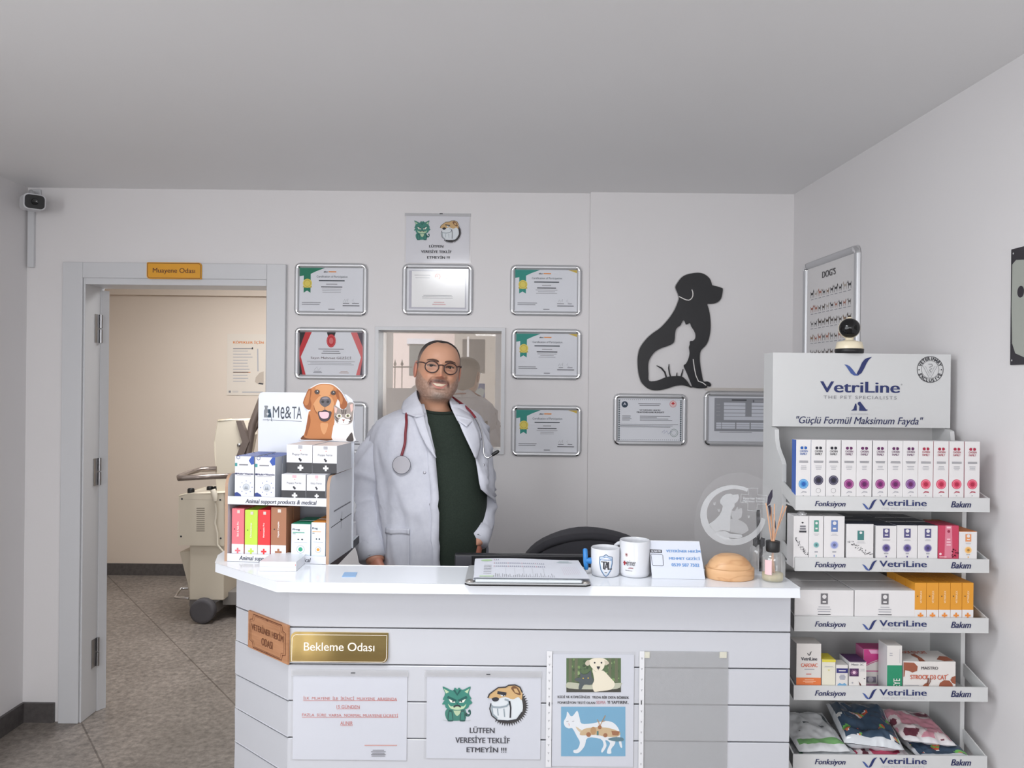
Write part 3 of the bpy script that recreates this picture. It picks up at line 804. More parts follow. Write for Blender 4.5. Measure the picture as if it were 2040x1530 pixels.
# outdoor style camera and its trunking in the left corner
YCam = 3.42
t = thing('security_camera', P(64, 372, YCam), 'white security camera with black face in the top left corner', 'camera')
a = P(56, 378, YCam)
MB().box(a.x - .035, a.x + .012, YB - .012, YB, a.z - .04, a.z + .02, DOORPAINT).tube([(a.x - .01, YB - .01, a.z - .005), (a.x, YCam + .02, a.z - .005), P(69, 402, YCam - .09) + V((-.035, .045, .02))], .011, DOORPAINT).build('bracket', t, bevel=.003)
c = P(69, 402, YCam - .09); q = V((.64, -.76, -.10)).normalized()
rt = q.cross(UZ).normalized() * -1; up = rt.cross(q).normalized() * -1
if up.z < 0: up = -up
def rrect(c, hw, hh, r, n=5):
    o = []
    for sx, sz, a0 in ((1, 1, 0), (-1, 1, 90), (-1, -1, 180), (1, -1, 270)):
        for i in range(n + 1):
            an = radians(a0 + 90 * i / n); o.append(c + rt * (sx * (hw - r) + r * cos(an)) + up * (sz * (hh - r) + r * sin(an)))
    return o
MB().prism(rrect(c, .042, .033, .018), -q * .11, DOORPAINT).build('housing', t, bevel=.004)
m = MB().prism(rrect(c + q * .004, .037, .029, .016), -q * .003, BLACK)
m.lathe(c + q * .004, [(.014, 0), (.012, .004), (.006, .002), (0, .002)], M((10, 10, 12), .08), 20, (rt, up, q)).build('lens_plate', t, bevel=.001)
a, b = P(58, 533, YB), P(72, 412, YB)
tag(MB().box(a.x, b.x, YB - .016, YB, a.z, b.z, DOORPAINT).build('cable_trunking', bevel=.002), 'white cable trunking hanging below the corner camera', 'trunking')

# poster frame with rows of dogs on the right wall
def on_right(px, py):
    r = ray(px, py); n = V((-1, -.036, 0)); o = V((XW(0), 0, EYE))
    return EP + r * ((o - EP).dot(n) / r.dot(n))
UR = V((.036, -1, 0)).normalized()
a = on_right(1606, 526); b = on_right(1716, 485); NR = UR.cross(UZ)
Wd = (b - a).dot(UR); zt = (a.z + b.z) / 2; Ht = Wd * 1.42
t = thing('poster_frame', (a + b) / 2 - V((0, 0, Ht)), 'tall silver framed poster of dog breeds on the right wall', 'poster')
O = V((a.x, a.y, zt - Ht)) + NR * .002
snap_frame(t, O, UR, Wd, Ht, .03, .016)
m = MB()
def wq(u, v, n): return O + UR * u + UZ * v + NR * n
m.solid([wq(.02, .02, 0), wq(Wd - .02, .02, 0), wq(Wd - .02, .02, .004), wq(.02, .02, .004), wq(.02, Ht - .02, 0), wq(Wd - .02, Ht - .02, 0), wq(Wd - .02, Ht - .02, .004), wq(.02, Ht - .02, .004)], None, M((226, 224, 224), .45))
A = Art(m, wq(0, 0, .004), UR); A.norm(.04, .04, Wd - .04, Ht - .04)
A.text('DOG\u2019S', .33, .925, .63, .968, M((86, 84, 86), .6), 3, 0, .04)
cols = [M(c, .7) for c in ((104, 98, 94), (70, 68, 70), (150, 124, 104), (176, 120, 104), (132, 130, 130), (90, 78, 70), (190, 180, 172))]
def doggy(A, x, y, s, c, f):
    q = [(-.5, .0), (-.42, .0), (-.4, .32), (.2, .34), (.26, .0), (.34, .0), (.36, .42), (.44, .62), (.58, .66), (.6, .76), (.46, .84), (.42, .96), (.34, .86), (.3, .7), (.16, .56), (-.36, .58), (-.56, .8), (-.6, .76), (-.48, .5)]
    A.poly([(x + f * px_ * s, y + py_ * s * A.asp * 1.25) for px_, py_ in q], c, 2)
for r_ in range(9):
    for c_ in range(10):
        x = .1 + c_ * .09; y = .81 - r_ * .101
        doggy(A, x, y, random.uniform(.052, .072), random.choice(cols), random.choice((-1, 1)))
        A.rect(x - .03, y - .014, x + .03, y - .009, INKL, 2)
m.build('printed_sheet', t)

# poster at the right edge of the photo
a = on_right(2018, 497); b = on_right(2026, 727)
Wd = .62; O = V((XW(a.y), a.y, b.z)) + NR * .001; Ht = a.z - b.z
m = MB(); DK = M((42, 38, 46), .35)
m.solid([O, O + UR * Wd, O + UR * Wd + NR * .003, O + NR * .003] + [p + UZ * Ht for p in (O, O + UR * Wd, O + UR * Wd + NR * .003, O + NR * .003)], None, M((168, 172, 164), .3))
A = Art(m, O + NR * .003, UR); A.norm(0, 0, Wd, Ht)
A.poly([(0, 1), (.0, .86), (.03, .9), (.1, .88), (.2, .95), (.3, 1)], DK).poly([(0, .0), (0, .2), (.012, .18), (.03, .1), (.1, .05), (.2, 0)], DK).poly([(0, .0), (0, 1), (.006, .9), (.004, .5), (.01, .2)], DK, 2)
A.ell(.06, .62, .02, DK, 2, .05).poly([(.3, .0), (.2, .3), (.26, .6), (.4, .85), (.6, .9), (.75, .7), (.8, .3), (.75, 0)], M((120, 112, 104), .4), 2)
for x, y in ((.015, .96), (.012, .04)): A.ell(x, y, .004, M((200, 200, 200), .3), 4)
tag(m.build('wall_poster'), 'dark edged pale poster cut off by the right edge of the photo', 'poster')

# poster in the examination room
a = P(452, 787, YE); b = P(452, 665, YE); X1 = P(560, 700, YE).x
m = MB().box(a.x, X1, YE - .004, YE - .001, a.z, b.z, M((214, 205, 194), .6))
A = Art(m, (0, YE - .004, 0), UX)
A.zoom(0, 340, 3.327)
OR2 = M((206, 128, 74), .6)
A.text('K\u00d6PEKLER \u0130\u00c7\u0130N', 1545, 1126, 1748, 1150, OR2, 2, 0, .04)
A.rect(1545, 1177, 1668, 1182, INKG, 2).poly([(1667, 1184), (1670, 1172), (1677, 1170), (1678, 1184)], INK, 2)
for k_ in range(11): A.bars(1545, 1192 + k_ * 20, 1545 + random.uniform(70, 130), 1200 + k_ * 20, 1, INKL, 2, .6, False, .9)
A.rect(1545, 1335, 1660, 1339, OR2, 2).line([(1708, 1180), (1710, 1330)], .01, INKL, 2)
A.poly([(1690, 1400), (1695, 1370), (1720, 1340), (1748, 1330), (1748, 1415), (1710, 1415)], M((184, 172, 160), .6), 2).poly([(1710, 1414), (1720, 1406), (1745, 1410), (1745, 1418)], INK, 3)
A.rect(1516, 1458, 1530, 1472, INKG, 2).bars(1540, 1458, 1580, 1472, 2, INKL, 2).bars(1604, 1462, 1745, 1474, 1, INKL, 2, .6, True, .95)
tag(m.build('wall_poster'), 'pale orange headed poster on the beige wall seen through the doorway', 'poster')

# ------------------------------------------------------------------ reception counter
ZT = 1.05                       # worktop height
YC = 2.00                       # front of the slatted panels
ZU = ZT - .0245
xR = P(1574, 1340, YC).x; xLf = P(575, 1300, YC).x
cA = V((xLf, YC, 0)); cB = V((xLf - .202, YC + .18, 0))
ct = thing('reception_counter', ((xLf + xR) / 2, 2.12, 0), 'white slatted reception counter with an angled left corner', 'counter')
GRO = M((70, 52, 48), .6)
b = MB().prism([(xLf, YC + .012, 0), (xR - .001, YC + .012, 0), (xR - .001, YC + .10, 0), (xLf + .04, YC + .10, 0), (cB.x + .06, cB.y + .05, 0), (cB.x + .06, 2.54, 0), (cB.x + .006, 2.54, 0), (cB.x + .006, cB.y + .012, 0)], (0, 0, ZU - .001), GRO)
b.build('carcass', ct)
zs = [ZU]; z = .9205
while z > 0.05: zs.append(z); z -= .0957
zs.append(0.004)
fp = MB(); cp = MB(); SLT = M((201, 203, 209), .3)
for i in range(len(zs) - 1):
    zt_, zb_ = zs[i] - (.0018 if i else 0), zs[i + 1] + .0018
    fp.box(xLf, xR, YC, YC + .016, zb_, zt_, SLT)
    nn = V((-.665, -.747, 0)); e = .016
    q = [cB, cA, cA - nn * e, cB - nn * e]
    cp.prism([(p.x, p.y, zb_) for p in q], (0, 0, zt_ - zb_), SLT)
fp.build('front_panel', ct, bevel=.0012, seg=1); cp.build('corner_panel', ct, bevel=.0012, seg=1)
MB().box(xR, xR + .003, YC + .016, YC + .12, 0.004, ZU - .002, BLACK).build('end_panel', ct)
slab = [(G(548, 1164, ZT).x, 1.95), (P(1594, 1176, 1.95).x, 1.95), (P(1594, 1176, 1.95).x, 2.14), (-.506, 2.14), (-.506, 2.56), (-.87, 2.56), (-.855, 2.25), (-.827, 2.155)]
w_ = thing('worktop', (0.06, 2.05, ZU), 'glossy white worktop of the reception counter', 'worktop')
MB().prism([(x, y, ZU) for x, y in slab], (0, 0, ZT - ZU), SLAB).build('top', w_, bevel=.0015)
MB().box(-.5058, -.504, 2.142, 2.56, ZU, ZT - .001, BLACK).build('edge_band', w_)

# engraved wooden plate on the angled corner, brass plate on the front
UC = V((.202, -.18, 0)).normalized()
NC = UC.cross(UZ)
WOODP = ramp_noise('plate_wood', [(0.3, (170, 118, 82)), (0.7, (196, 144, 106))], 6, .5, 4, 0, (1, 1, 14)); BURN = M((112, 66, 42), .7)
mb = MB(); A = Art(mb, cB + NC * .0065, UC); A.zoom(430, 1120, 3.733)
a = A.uv(430 + 240 / 3.733, 1120 + 490 / 3.733); c = A.uv(430 + 534 / 3.733, 1120 + 620 / 3.733)
u0, u1 = a[0], c[0]; zc0 = A.uv(430 + 387 / 3.733, 1120 + 697 / 3.733)[1]; zc1 = A.uv(430 + 387 / 3.733, 1120 + 415 / 3.733)[1]
o = cB + NC * .0005
mb.solid([o + UC * u0 + UZ * zc0, o + UC * u1 + UZ * zc0, o + UC * u1 + UZ * zc0 + NC * .006, o + UC * u0 + UZ * zc0 + NC * .006] + [o + UC * u0 + UZ * zc1, o + UC * u1 + UZ * zc1, o + UC * u1 + UZ * zc1 + NC * .006, o + UC * u0 + UZ * zc1 + NC * .006], None, WOODP)
A.norm(u0, zc0, u1, zc1)
for k_, wd in ((.05, .003), (.085, .0012)):
    A.line([(k_ + .09, k_), (1 - k_ - .09, k_), (1 - k_ - .07, k_ + .14), (1 - k_, k_ + .17), (1 - k_, 1 - k_ - .17), (1 - k_ - .07, 1 - k_ - .14), (1 - k_ - .09, 1 - k_), (k_ + .09, 1 - k_), (k_ + .07, 1 - k_ - .14), (k_, 1 - k_ - .17), (k_, k_ + .17), (k_ + .07, k_ + .14)], wd, BURN, 1, True)
A.poly([(.46, .96), (.5, .90), (.54, .96)], BURN, 2).poly([(.46, .04), (.5, .1), (.54, .04)], BURN, 2)
A.text('VETER\u0130NER HEK\u0130M', .10, .53, .90, .75, BURN, 3, 0, .02).text('ODASI', .36, .22, .64, .42, BURN, 3, 0, .02)
tag(mb.build('door_plate'), 'carved wooden plate on the angled corner of the counter', 'sign')
X0, X1, Z0, Z1 = R(580, 1259, 774, 1317, YC)
BRASS = M((226, 200, 134), .08, 1.0); WHT = M((246, 240, 226), .4)
t = thing('door_plate', ((X0 + X1) / 2, YC, Z0), 'mirror polished brass plate with white lettering on the counter front', 'sign')
def cutrect(X0, X1, Z0, Z1, r, s, n=6):
    pts = []
    for cx, cz, a0, rr in ((X1 - s, Z1 - s, 0, s), (X0 + r, Z1 - r, 90, r), (X0 + s, Z0 + s, 180, s), (X1 - r, Z0 + r, 270, r)):
        pts += [(cx + rr * cos(radians(a0 + 90 * i / n)), cz + rr * sin(radians(a0 + 90 * i / n))) for i in range(n + 1)]
    return pts
tl5 = .0055 / (Z1 - Z0)          # lower edge tipped out so the brass mirrors the brighter front wall
m = MB().prism([(x, YC - .004 - (Z1 - z) * tl5, z) for x, z in cutrect(X0, X1, Z0, Z1, .014, .002)], (0, .003, 0), BRASS)
A = Art(m, (0, YC - .004 - (Z1 - 0) * tl5, 0), UX, V((0, tl5, 1)).normalized()); A.T = lambda x, y: (x, y)
A.line(cutrect(X0 + .004, X1 - .004, Z0 + .004, Z1 - .004, .012, .001), .0012, WHT, 1, True)
A.zoom(430, 1120, 3.733).text('Bekleme Odas\u0131', 655, 597, 1180, 660, WHT, 2, 0, .008)
m.build('plate', t)

# paper notices in punched sleeves on the counter front
YN = YC - .001
REDT = M((206, 120, 112), .7)
X0, X1, Z0, Z1 = R(580, 1333, 813, 1515, YC)
t = thing('notice', ((X0 + X1) / 2, YC, Z0), 'white notice with faded red underlined lines, leftmost on the counter front', 'notice')
px0, px1, pz0, pz1 = R(584, 1347, 811, 1513, YC)
m = MB().box(px0, px1, YN - .001, YN, pz0, pz1, PAPER)
A = Art(m, (0, YN - .001, 0), UX); A.zoom(430, 1120, 3.733)
for s_, x0, y0, x1, y1 in (('\u0130LK  MUAYENE  \u0130LE  \u0130K\u0130NC\u0130  MUAYENE  ARASINDA', 650, 996, 1348, 1024), ('15 G\u00dcNDEN', 898, 1058, 1070, 1086), ('FAZLA  S\u00dcRE  VARSA  NORMAL MUAYENE \u00dcCRET\u0130', 642, 1120, 1356, 1148), ('ALINIR', 926, 1182, 1018, 1210)):
    A.text(s_, x0, y0, x1, y1, REDT, 3).rect(x0, y1 + 3, x1, y1 + 6, REDT, 3)
A.bars(1105, 1354, 1350, 1368, 1, M((216, 160, 150), .7), 3, .4, True, .98).bars(1140, 1392, 1278, 1446, 5, INKG, 3, .5)
m.build('sheet', t)
sleeve_part(t, X0, X1, Z0, Z1, YN, 'top', 9)
a = P(706, 1339, YC); MB().box(a.x - .008, a.x + .003, YN - .005, YN - .004, a.z - .001, a.z + .001, INK).build('staple', t)

X0, X1, Z0, Z1 = R(845, 1335, 1078, 1512, YC)
t = thing('notice', ((X0 + X1) / 2, YC, Z0), 'large notice with green grumpy cat and bulldog, second on the counter front', 'notice')
px0, px1, pz0, pz1 = R(850, 1349, 1077, 1511, YC)
m = MB().box(px0, px1, YN - .001, YN, pz0, pz1, PAPER)
A = Art(m, (0, YN - .001, 0), UX); SC[0] = 1.0
A.zoom(820, 1260, 4.25).boxmap(258, 455, 515, 745); A.smooth = 3; cat_art(A); A.smooth = 0
A.zoom(820, 1260, 4.25).boxmap(645, 440, 985, 765); A.smooth = 3; bulldog_art(A); A.smooth = 0
A.zoom(820, 1260, 4.25).line([(265, 740), (300, 747), (480, 747), (500, 741)], .002, M((190, 196, 200), .7), 1)
IK = M((70, 70, 78), .7)
A.text('L\u00dcTFEN', 492, 795, 703, 850, IK, 4, 0, .025).text('VERES\u0130YE TEKL\u0130F', 370, 872, 832, 935, IK, 4, 0, .025).text('ETMEY\u0130N !!!', 465, 957, 803, 1013, IK, 4, 0, .025)
m.build('sheet', t)
sleeve_part(t, X0, X1, Z0, Z1, YN, 'top', 11)
a = P(973, 1342, YC); MB().box(a.x - .005, a.x + .005, YN - .005, YN - .004, a.z - .001, a.z + .001, INK).build('staple', t)

X0, X1, Z0, Z1 = R(1088, 1297, 1264, 1527, YC)
t = thing('notice', ((X0 + X1) / 2, YC, Z0), 'portrait notice with puppy photo and white cat on blue, on the counter front', 'notice')
px0, px1, pz0, pz1 = R(1100, 1303, 1262, 1526, YC)
m = MB().box(px0, px1, YN - .001, YN, pz0, pz1, PAPER)
A = Art(m, (0, YN - .001, 0), UX); A.zoom(820, 1260, 4.25)
A.rect(1310, 217, 1772, 505, M((84, 110, 70), .6))
for i in range(46):
    x, y = random.uniform(1325, 1755), random.uniform(228, 400)
    A.ell(x, y, random.uniform(6, 15), M(random.choice(((120, 152, 92), (58, 80, 52), (146, 172, 116), (70, 96, 62))), .6), 2 + i * .02, None, 10)
for x in (1330, 1380, 1665, 1720): A.rect(x, 218, x + 26, 420, M((104, 110, 84), .6), 3)
A.smooth = 3; PUP = M((228, 220, 200), .6); PUPD = M((200, 190, 170), .6); GCAT = M((84, 92, 94), .6)
A.rect(1310, 470, 1772, 505, M((60, 60, 52), .6), 3).poly([(1312, 430), (1350, 420), (1520, 440), (1760, 425), (1772, 440), (1740, 475), (1560, 480), (1330, 472)], M((188, 190, 170), .6), 4)
A.poly([(1530, 310), (1560, 330), (1620, 320), (1680, 380), (1720, 430), (1690, 480), (1590, 495), (1545, 498), (1530, 440), (1545, 400)], PUP, 5)
A.poly([(1500, 235), (1540, 216), (1620, 216), (1660, 240), (1668, 262), (1640, 258), (1625, 300), (1590, 330), (1555, 325), (1520, 290), (1498, 258), (1470, 262), (1478, 240)], PUP, 6)
A.poly([(1478, 240), (1500, 232), (1508, 262), (1490, 280), (1468, 264)], PUPD, 7).poly([(1630, 232), (1662, 242), (1668, 264), (1640, 276)], PUPD, 7)
A.ell(1549, 253, 7, INK, 8).ell(1606, 253, 7, INK, 8).poly([(1565, 284), (1595, 284), (1588, 304), (1572, 304)], INK, 8).line([(1580, 304), (1580, 316)], .001, INK, 8)
A.poly([(1424, 328), (1445, 350), (1490, 345), (1518, 318), (1522, 370), (1540, 400), (1520, 440), (1460, 440), (1436, 480), (1412, 470), (1420, 420), (1380, 400), (1400, 380), (1428, 375)], GCAT, 7).ell(1452, 385, 6, M((196, 170, 80), .5), 8).ell(1494, 383, 6, M((196, 170, 80), .5), 8)
A.smooth = 0; IK2 = M((60, 60, 66), .7)
A.text('KED\u0130 VE K\u00d6PE\u011e\u0130N\u0130ZE  YILDA B\u0130R DEFA B\u00d6BREK', 1236, 530, 1840, 557, IK2, 3, 0, .03).text('FONKS\u0130YON TEST\u0130 OLAN', 1236, 577, 1553, 603, IK2, 3, 0, .03).text('SDMA', 1563, 577, 1643, 603, M((196, 150, 160), .7), 3, 0, .03).text('YI YAPTIRIN!..', 1654, 577, 1838, 603, IK2, 3, 0, .03)
A.rect(1265, 628, 1810, 1048, M((118, 172, 204), .6))
A.smooth = 3; WC = M((232, 236, 240), .6)
A.poly([(1318, 668), (1345, 705), (1368, 702), (1402, 662), (1422, 720), (1440, 770), (1530, 768), (1640, 748), (1710, 765), (1755, 820), (1768, 890), (1783, 970), (1765, 965), (1748, 905), (1728, 880), (1722, 940), (1690, 985), (1690, 1022), (1655, 1022), (1660, 985), (1680, 935), (1640, 910), (1650, 960), (1615, 1015), (1605, 998), (1625, 950), (1598, 900), (1490, 892), (1465, 960), (1418, 1015), (1375, 1018), (1372, 995), (1405, 985), (1425, 930), (1400, 880), (1362, 812), (1330, 812), (1300, 795), (1288, 755), (1310, 712)], WC, 2)
OC = [M(c, .6) for c in ((206, 180, 142), (184, 146, 104), (160, 110, 78), (214, 196, 166))]
A.poly([(1390, 795), (1430, 820), (1470, 850), (1455, 862), (1410, 830)], OC[3], 2.5).poly([(1425, 850), (1460, 815), (1520, 805), (1580, 800), (1680, 810), (1765, 845), (1740, 880), (1640, 880), (1560, 865), (1440, 870)], OC[0], 3)
A.ell(1498, 862, 20, OC[2], 4).ell(1538, 830, 24, OC[1], 4, 34).ell(1640, 868, 18, OC[2], 4).poly([(1690, 830), (1762, 835), (1750, 870), (1700, 868)], OC[2], 4).rect(1567, 832, 1582, 868, M((92, 128, 126), .6), 5)
A.line([(1590, 800), (1585, 760), (1570, 735)], .0022, OC[1], 4).line([(1590, 800), (1612, 750), (1630, 720), (1640, 700)], .002, OC[1], 4).line([(1612, 755), (1640, 745)], .0016, OC[1], 4).ell(1592, 800, 16, OC[2], 5)
A.poly([(1660, 900), (1720, 885), (1785, 890), (1790, 915), (1720, 920)], M((96, 128, 140), .6), 4)
A.line([(1310, 752), (1328, 750)], .001, INKG, 4).line([(1358, 752), (1376, 748)], .001, INKG, 4).line([(1325, 772), (1335, 772), (1332, 790)], .001, REDT, 4)
m.build('sheet', t)
sleeve_part(t, X0, X1, Z0, Z1, YN, 'left', 14, .014)
a = P(1094, 1401, YC); MB().box(a.x - .001, a.x + .001, YN - .005, YN - .004, a.z - .005, a.z + .005, INK).build('staple', t)

X0, X1, Z0, Z1 = R(1272, 1297, 1449, 1600, YC)
t = thing('plastic_sleeve', ((X0 + X1) / 2, YC, Z0), 'empty grey tinted punched sleeve, rightmost on the counter front', 'sleeve')
a = P(1282, 1420, YC).x
MB().box(a, X1, YN - .0012, YN - .0006, Z0, Z1, film('smoky_sleeve', (196, 197, 198), 0.34, .03, .2)).build('pocket', t)
sleeve_part(t, X0, a, Z0, Z1, YN, 'left', 14, a - X0)
for x in (1287, 1440):
    p, q = P(x - 7, 1310, YC), P(x + 7, 1298, YC)
    MB().box(p.x, q.x, YN - .0022, YN - .0014, p.z, q.z, M((214, 212, 196), .5)).build('tape', t)
a = P(1277, 1398, YC); MB().box(a.x - .001, a.x + .001, YN - .005, YN - .004, a.z - .005, a.z + .005, INK).build('staple', t)

# ------------------------------------------------------------------ generic cartons
def carton(name, label, group, O, U, W, f, rect, depth, front, side, top, art=None, zb=None, cat='box'):
    """box whose front lies on the plane O + W f, laid out from its outline"""
    U = V(U).normalized(); W = V(W).normalized()
    m = MB(); Op = V(O) + W * f
    A = Art(m, Op, U)
    x0, y0, x1, y1 = rect; xm = (x0 + x1) / 2; ym = (y0 + y1) / 2
    u0 = A.uv(x0, ym)[0]; u1 = A.uv(x1, ym)[0]; z1 = A.uv(xm, y0)[1]; z0 = A.uv(xm, y1)[1]
    za = z0
    if zb is not None: z0 = zb - Op.z
    def q(u, w_, z): return Op + U * u + W * w_ + UZ * z
    p = [q(u0, 0, z0), q(u1, 0, z0), q(u1, depth, z0), q(u0, depth, z0), q(u0, 0, z1), q(u1, 0, z1), q(u1, depth, z1), q(u0, depth, z1)]
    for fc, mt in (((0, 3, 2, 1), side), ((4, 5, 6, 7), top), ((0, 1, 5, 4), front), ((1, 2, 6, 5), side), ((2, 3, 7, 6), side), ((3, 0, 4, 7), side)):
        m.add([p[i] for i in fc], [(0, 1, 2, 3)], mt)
    if art:
        A.norm(u0, max(z0, za), u1, z1); art(A)
    return tag(m.build(name, bevel=.0007, seg=1), label, cat, group)

# ------------------------------------------------------------------ left tabletop display
gl_ = G(447, 1118, ZT); gr_ = G(655, 1125, ZT)
MU = (gr_ - gl_).normalized(); MW = V((-MU.y, MU.x, 0)); MO = gl_.copy(); WM = (gr_ - gl_).length
dd = .05
while to_px(MO + MU * WM + MW * dd + UZ * .1)[0] < 701 and dd < .4: dd += .002
def mq(u, f, z): return MO + MU * u + MW * f + UZ * z
def mplane(f): return Art(MB(), MO + MW * f, MU)
ms = thing('counter_display', mq(WM / 2, dd / 2, 0), 'white two shelf counter display with wood coloured edges and a dog and kitten cut-out', 'display')
SIDEW = M((206, 208, 214), .4); EDGE = M((172, 140, 116), .5)
TW = .0085
fz = mplane(0).uv(663, 950)[1]
def side_profile(u):
    pr = [(0, 0), (0, fz - .035)] + [(.028 - .028 * cos(radians(a)), fz - .035 + .035 * sin(radians(a))) for a in range(15, 91, 15)] + [(dd - .004, fz + .002), (dd - .004, 0)]
    return [mq(u, f, z) for f, z in pr]
for u in (0, WM - TW):
    m = MB().prism(side_profile(u), MU * TW, SIDEW, EDGE)
    if u:
        A = Art(m, mq(WM, 0, 0), MW); A.zoom(440, 870, 5.464)
        A.line([(1198, 990), (1420, 835)], .0022, INK, 1).line([(1306, 1000), (1318, 815)], .0016, INK, 1).ell(1307, 900, 9, INK, 2)
        for i in range(26):
            x = 1230 + i * 7; y = 812 - i * 4.1; A.rect(x, y - 8, x + 4.5, y + 8, M((92, 92, 100), .6), 1)
    m.build('side_panel', ms)
def shelf(zf0, zf1, name, text_spec):
    m = MB()
    p = [mq(TW, .004, zf0), mq(WM - TW, .004, zf0), mq(WM - TW, dd - .006, zf0), mq(TW, dd - .006, zf0)]
    m.prism(p, UZ * .005, SIDEW)
    s = m.build(name, ms)
    m = MB().prism([mq(TW, -.001, zf0), mq(WM - TW, -.001, zf0), mq(WM - TW, .0035, zf0), mq(TW, .0035, zf0)], UZ * (zf1 - zf0), M((218, 220, 227), .4))
    A = Art(m, MO - MW * .001, MU)
    A.zoom(440, 870, 5.464)
    A.text('Animal support products & medical', *text_spec, M((66, 68, 80), .6), 2, .22, .02)
    m.build('front_lip', s)
A0 = mplane(0)
zA0, zA1 = A0.uv(560, 1007)[1], A0.uv(560, 991)[1]
zB0, zB1 = .001, A0.uv(560, 1106)[1]
shelf(zA0, zA1, 'shelf', (268, 686, 1045, 746))
shelf(zB0, zB1, 'shelf', (200, 1306, 980, 1370))
# tall back board with rounded corners, then the pets printed on a cut-out in front of it
Ab = mplane(dd)
tl = Ab.uv(519, 781); rt_ = Ab.uv(706, 830)
bt = tl[1]; uL = Ab.uv(514, 900)[0]; uR = rt_[0]
r_ = .016
out = [(uL, .002), (uR, .002), (uR, bt - .04)] + [(uR - .05 + .05 * cos(radians(a)), bt - .04 + .04 * sin(radians(a))) for a in (30, 60, 90)] + [(uL + r_ + r_ * cos(radians(a)), bt - r_ + r_ * sin(radians(a))) for a in range(90, 181, 15)]
m = MB().prism([mq(u, dd, z) for u, z in out], MW * .003, M((216, 220, 230), .4))
A = Art(m, MO + MW * dd, MU); A.zoom(500, 760, 9.2727)
LG = M((70, 76, 84), .6); LD = M((44, 66, 82), .6)
A.poly([(243, 452), (262, 445), (300, 445), (318, 455), (310, 475), (303, 500), (318, 530), (318, 665), (240, 665), (240, 540), (258, 500), (255, 475)], M((128, 132, 136), .6), 1)
A.poly([(318, 505), (332, 512), (350, 510), (362, 500), (362, 545), (375, 600), (378, 665), (310, 665), (316, 560)], LD, 2).line([(378, 665), (382, 700), (376, 722), (392, 735)], .0014, LD, 2)
A.cross(312, 600, 27, M((244, 246, 250), .5), 4, .14)
A.text('M', 405, 458, 520, 668, LG, 2).text('e', 548, 470, 618, 695, LG, 2).text('&', 630, 458, 745, 682, LG, 2).text('TA', 762, 465, 936, 690, LG, 2)
A.line([(222, 708), (300, 708), (308, 690), (316, 735), (324, 708), (390, 712), (936, 736)], .0012, LG, 2)
m.build('back_board', ms)
fB = dd - .006
ZP = lambda pts: [(x, y) for x, y in pts]
cut = [(915, 1085), (960, 1000), (990, 920), (1022, 790), (1010, 740), (1030, 640), (1040, 520), (1000, 490), (970, 430), (955, 380), (985, 300), (1015, 230), (1045, 160), (1110, 110), (1170, 75), (1230, 45), (1300, 30), (1400, 30), (1490, 40), (1560, 75), (1620, 125), (1680, 195), (1725, 270), (1760, 340), (1790, 385), (1895, 385), (1910, 440), (1905, 560), (1895, 690), (1885, 810), (1895, 900), (1905, 1000), (1905, 1110), (1400, 1095)]
Aq = Art(MB(), MO + MW * fB, MU)
def cq(pts): return [V(MO) + MW * fB + MU * Aq.uv(500 + x / 9.2727, 760 + y / 9.2727)[0] + UZ * Aq.uv(500 + x / 9.2727, 760 + y / 9.2727)[1] for x, y in pts]
m = MB().prism(cq(rounded(cut, 3)), MW * .003, M((226, 226, 229), .5))
A = Art(m, MO + MW * fB, MU); A.zoom(500, 760, 9.2727)
A.smooth = 3; FUR = M((184, 120, 74), .7); FURL = M((204, 148, 102), .7); FURD = M((150, 88, 50), .7); FURX = M((110, 66, 40), .7); NOSE = M((66, 58, 64), .35)
def ins(pts, k=.97):
    cx = sum(p[0] for p in pts) / len(pts); cy = sum(p[1] for p in pts) / len(pts)
    return [(cx + (x - cx) * k, cy + (y - cy) * k) for x, y in pts]
A.poly([(925, 1070), (975, 990), (1005, 900), (1030, 790), (1060, 600), (1120, 540), (1500, 560), (1545, 700), (1525, 850), (1490, 1000), (1475, 1088), (1200, 1080)], FUR, 1)
A.poly([(925, 1070), (975, 990), (990, 1030), (1080, 1055), (1470, 1060), (1475, 1088), (1200, 1080)], FURX, 2)
A.poly([(1060, 640), (1090, 620), (1100, 760), (1060, 900), (1030, 1000), (1000, 960)], FURD, 2).poly([(1290, 770), (1420, 770), (1400, 900), (1350, 980), (1300, 900)], FURL, 2)
A.poly([(1045, 175), (1110, 125), (1175, 90), (1235, 60), (1300, 45), (1400, 45), (1485, 55), (1550, 90), (1610, 140), (1665, 210), (1600, 330), (1550, 480), (1530, 620), (1440, 760), (1300, 760), (1200, 700), (1120, 600), (1080, 420)], FUR, 3)
A.poly([(1190, 110), (1300, 60), (1430, 60), (1530, 110), (1480, 200), (1440, 260), (1300, 260), (1240, 200)], FURL, 4)
A.poly([(1045, 175), (1110, 125), (1120, 200), (1100, 320), (1120, 420), (1090, 520), (1040, 510), (1000, 480), (972, 420), (965, 380), (992, 300), (1022, 230)], FURD, 4).poly([(1060, 190), (1100, 170), (1080, 330), (1060, 420), (1010, 440), (985, 380), (1020, 280)], FUR, 5)
A.poly([(1600, 140), (1672, 205), (1715, 275), (1755, 350), (1785, 400), (1760, 480), (1700, 510), (1650, 480), (1640, 380), (1590, 300), (1570, 220)], FURD, 4).poly([(1620, 190), (1670, 240), (1700, 330), (1680, 420), (1650, 400), (1640, 300)], FUR, 5)
A.poly([(1240, 300), (1300, 260), (1440, 260), (1510, 320), (1540, 430), (1500, 560), (1440, 600), (1370, 540), (1280, 600), (1200, 540), (1150, 450), (1190, 360)], FURL, 5)
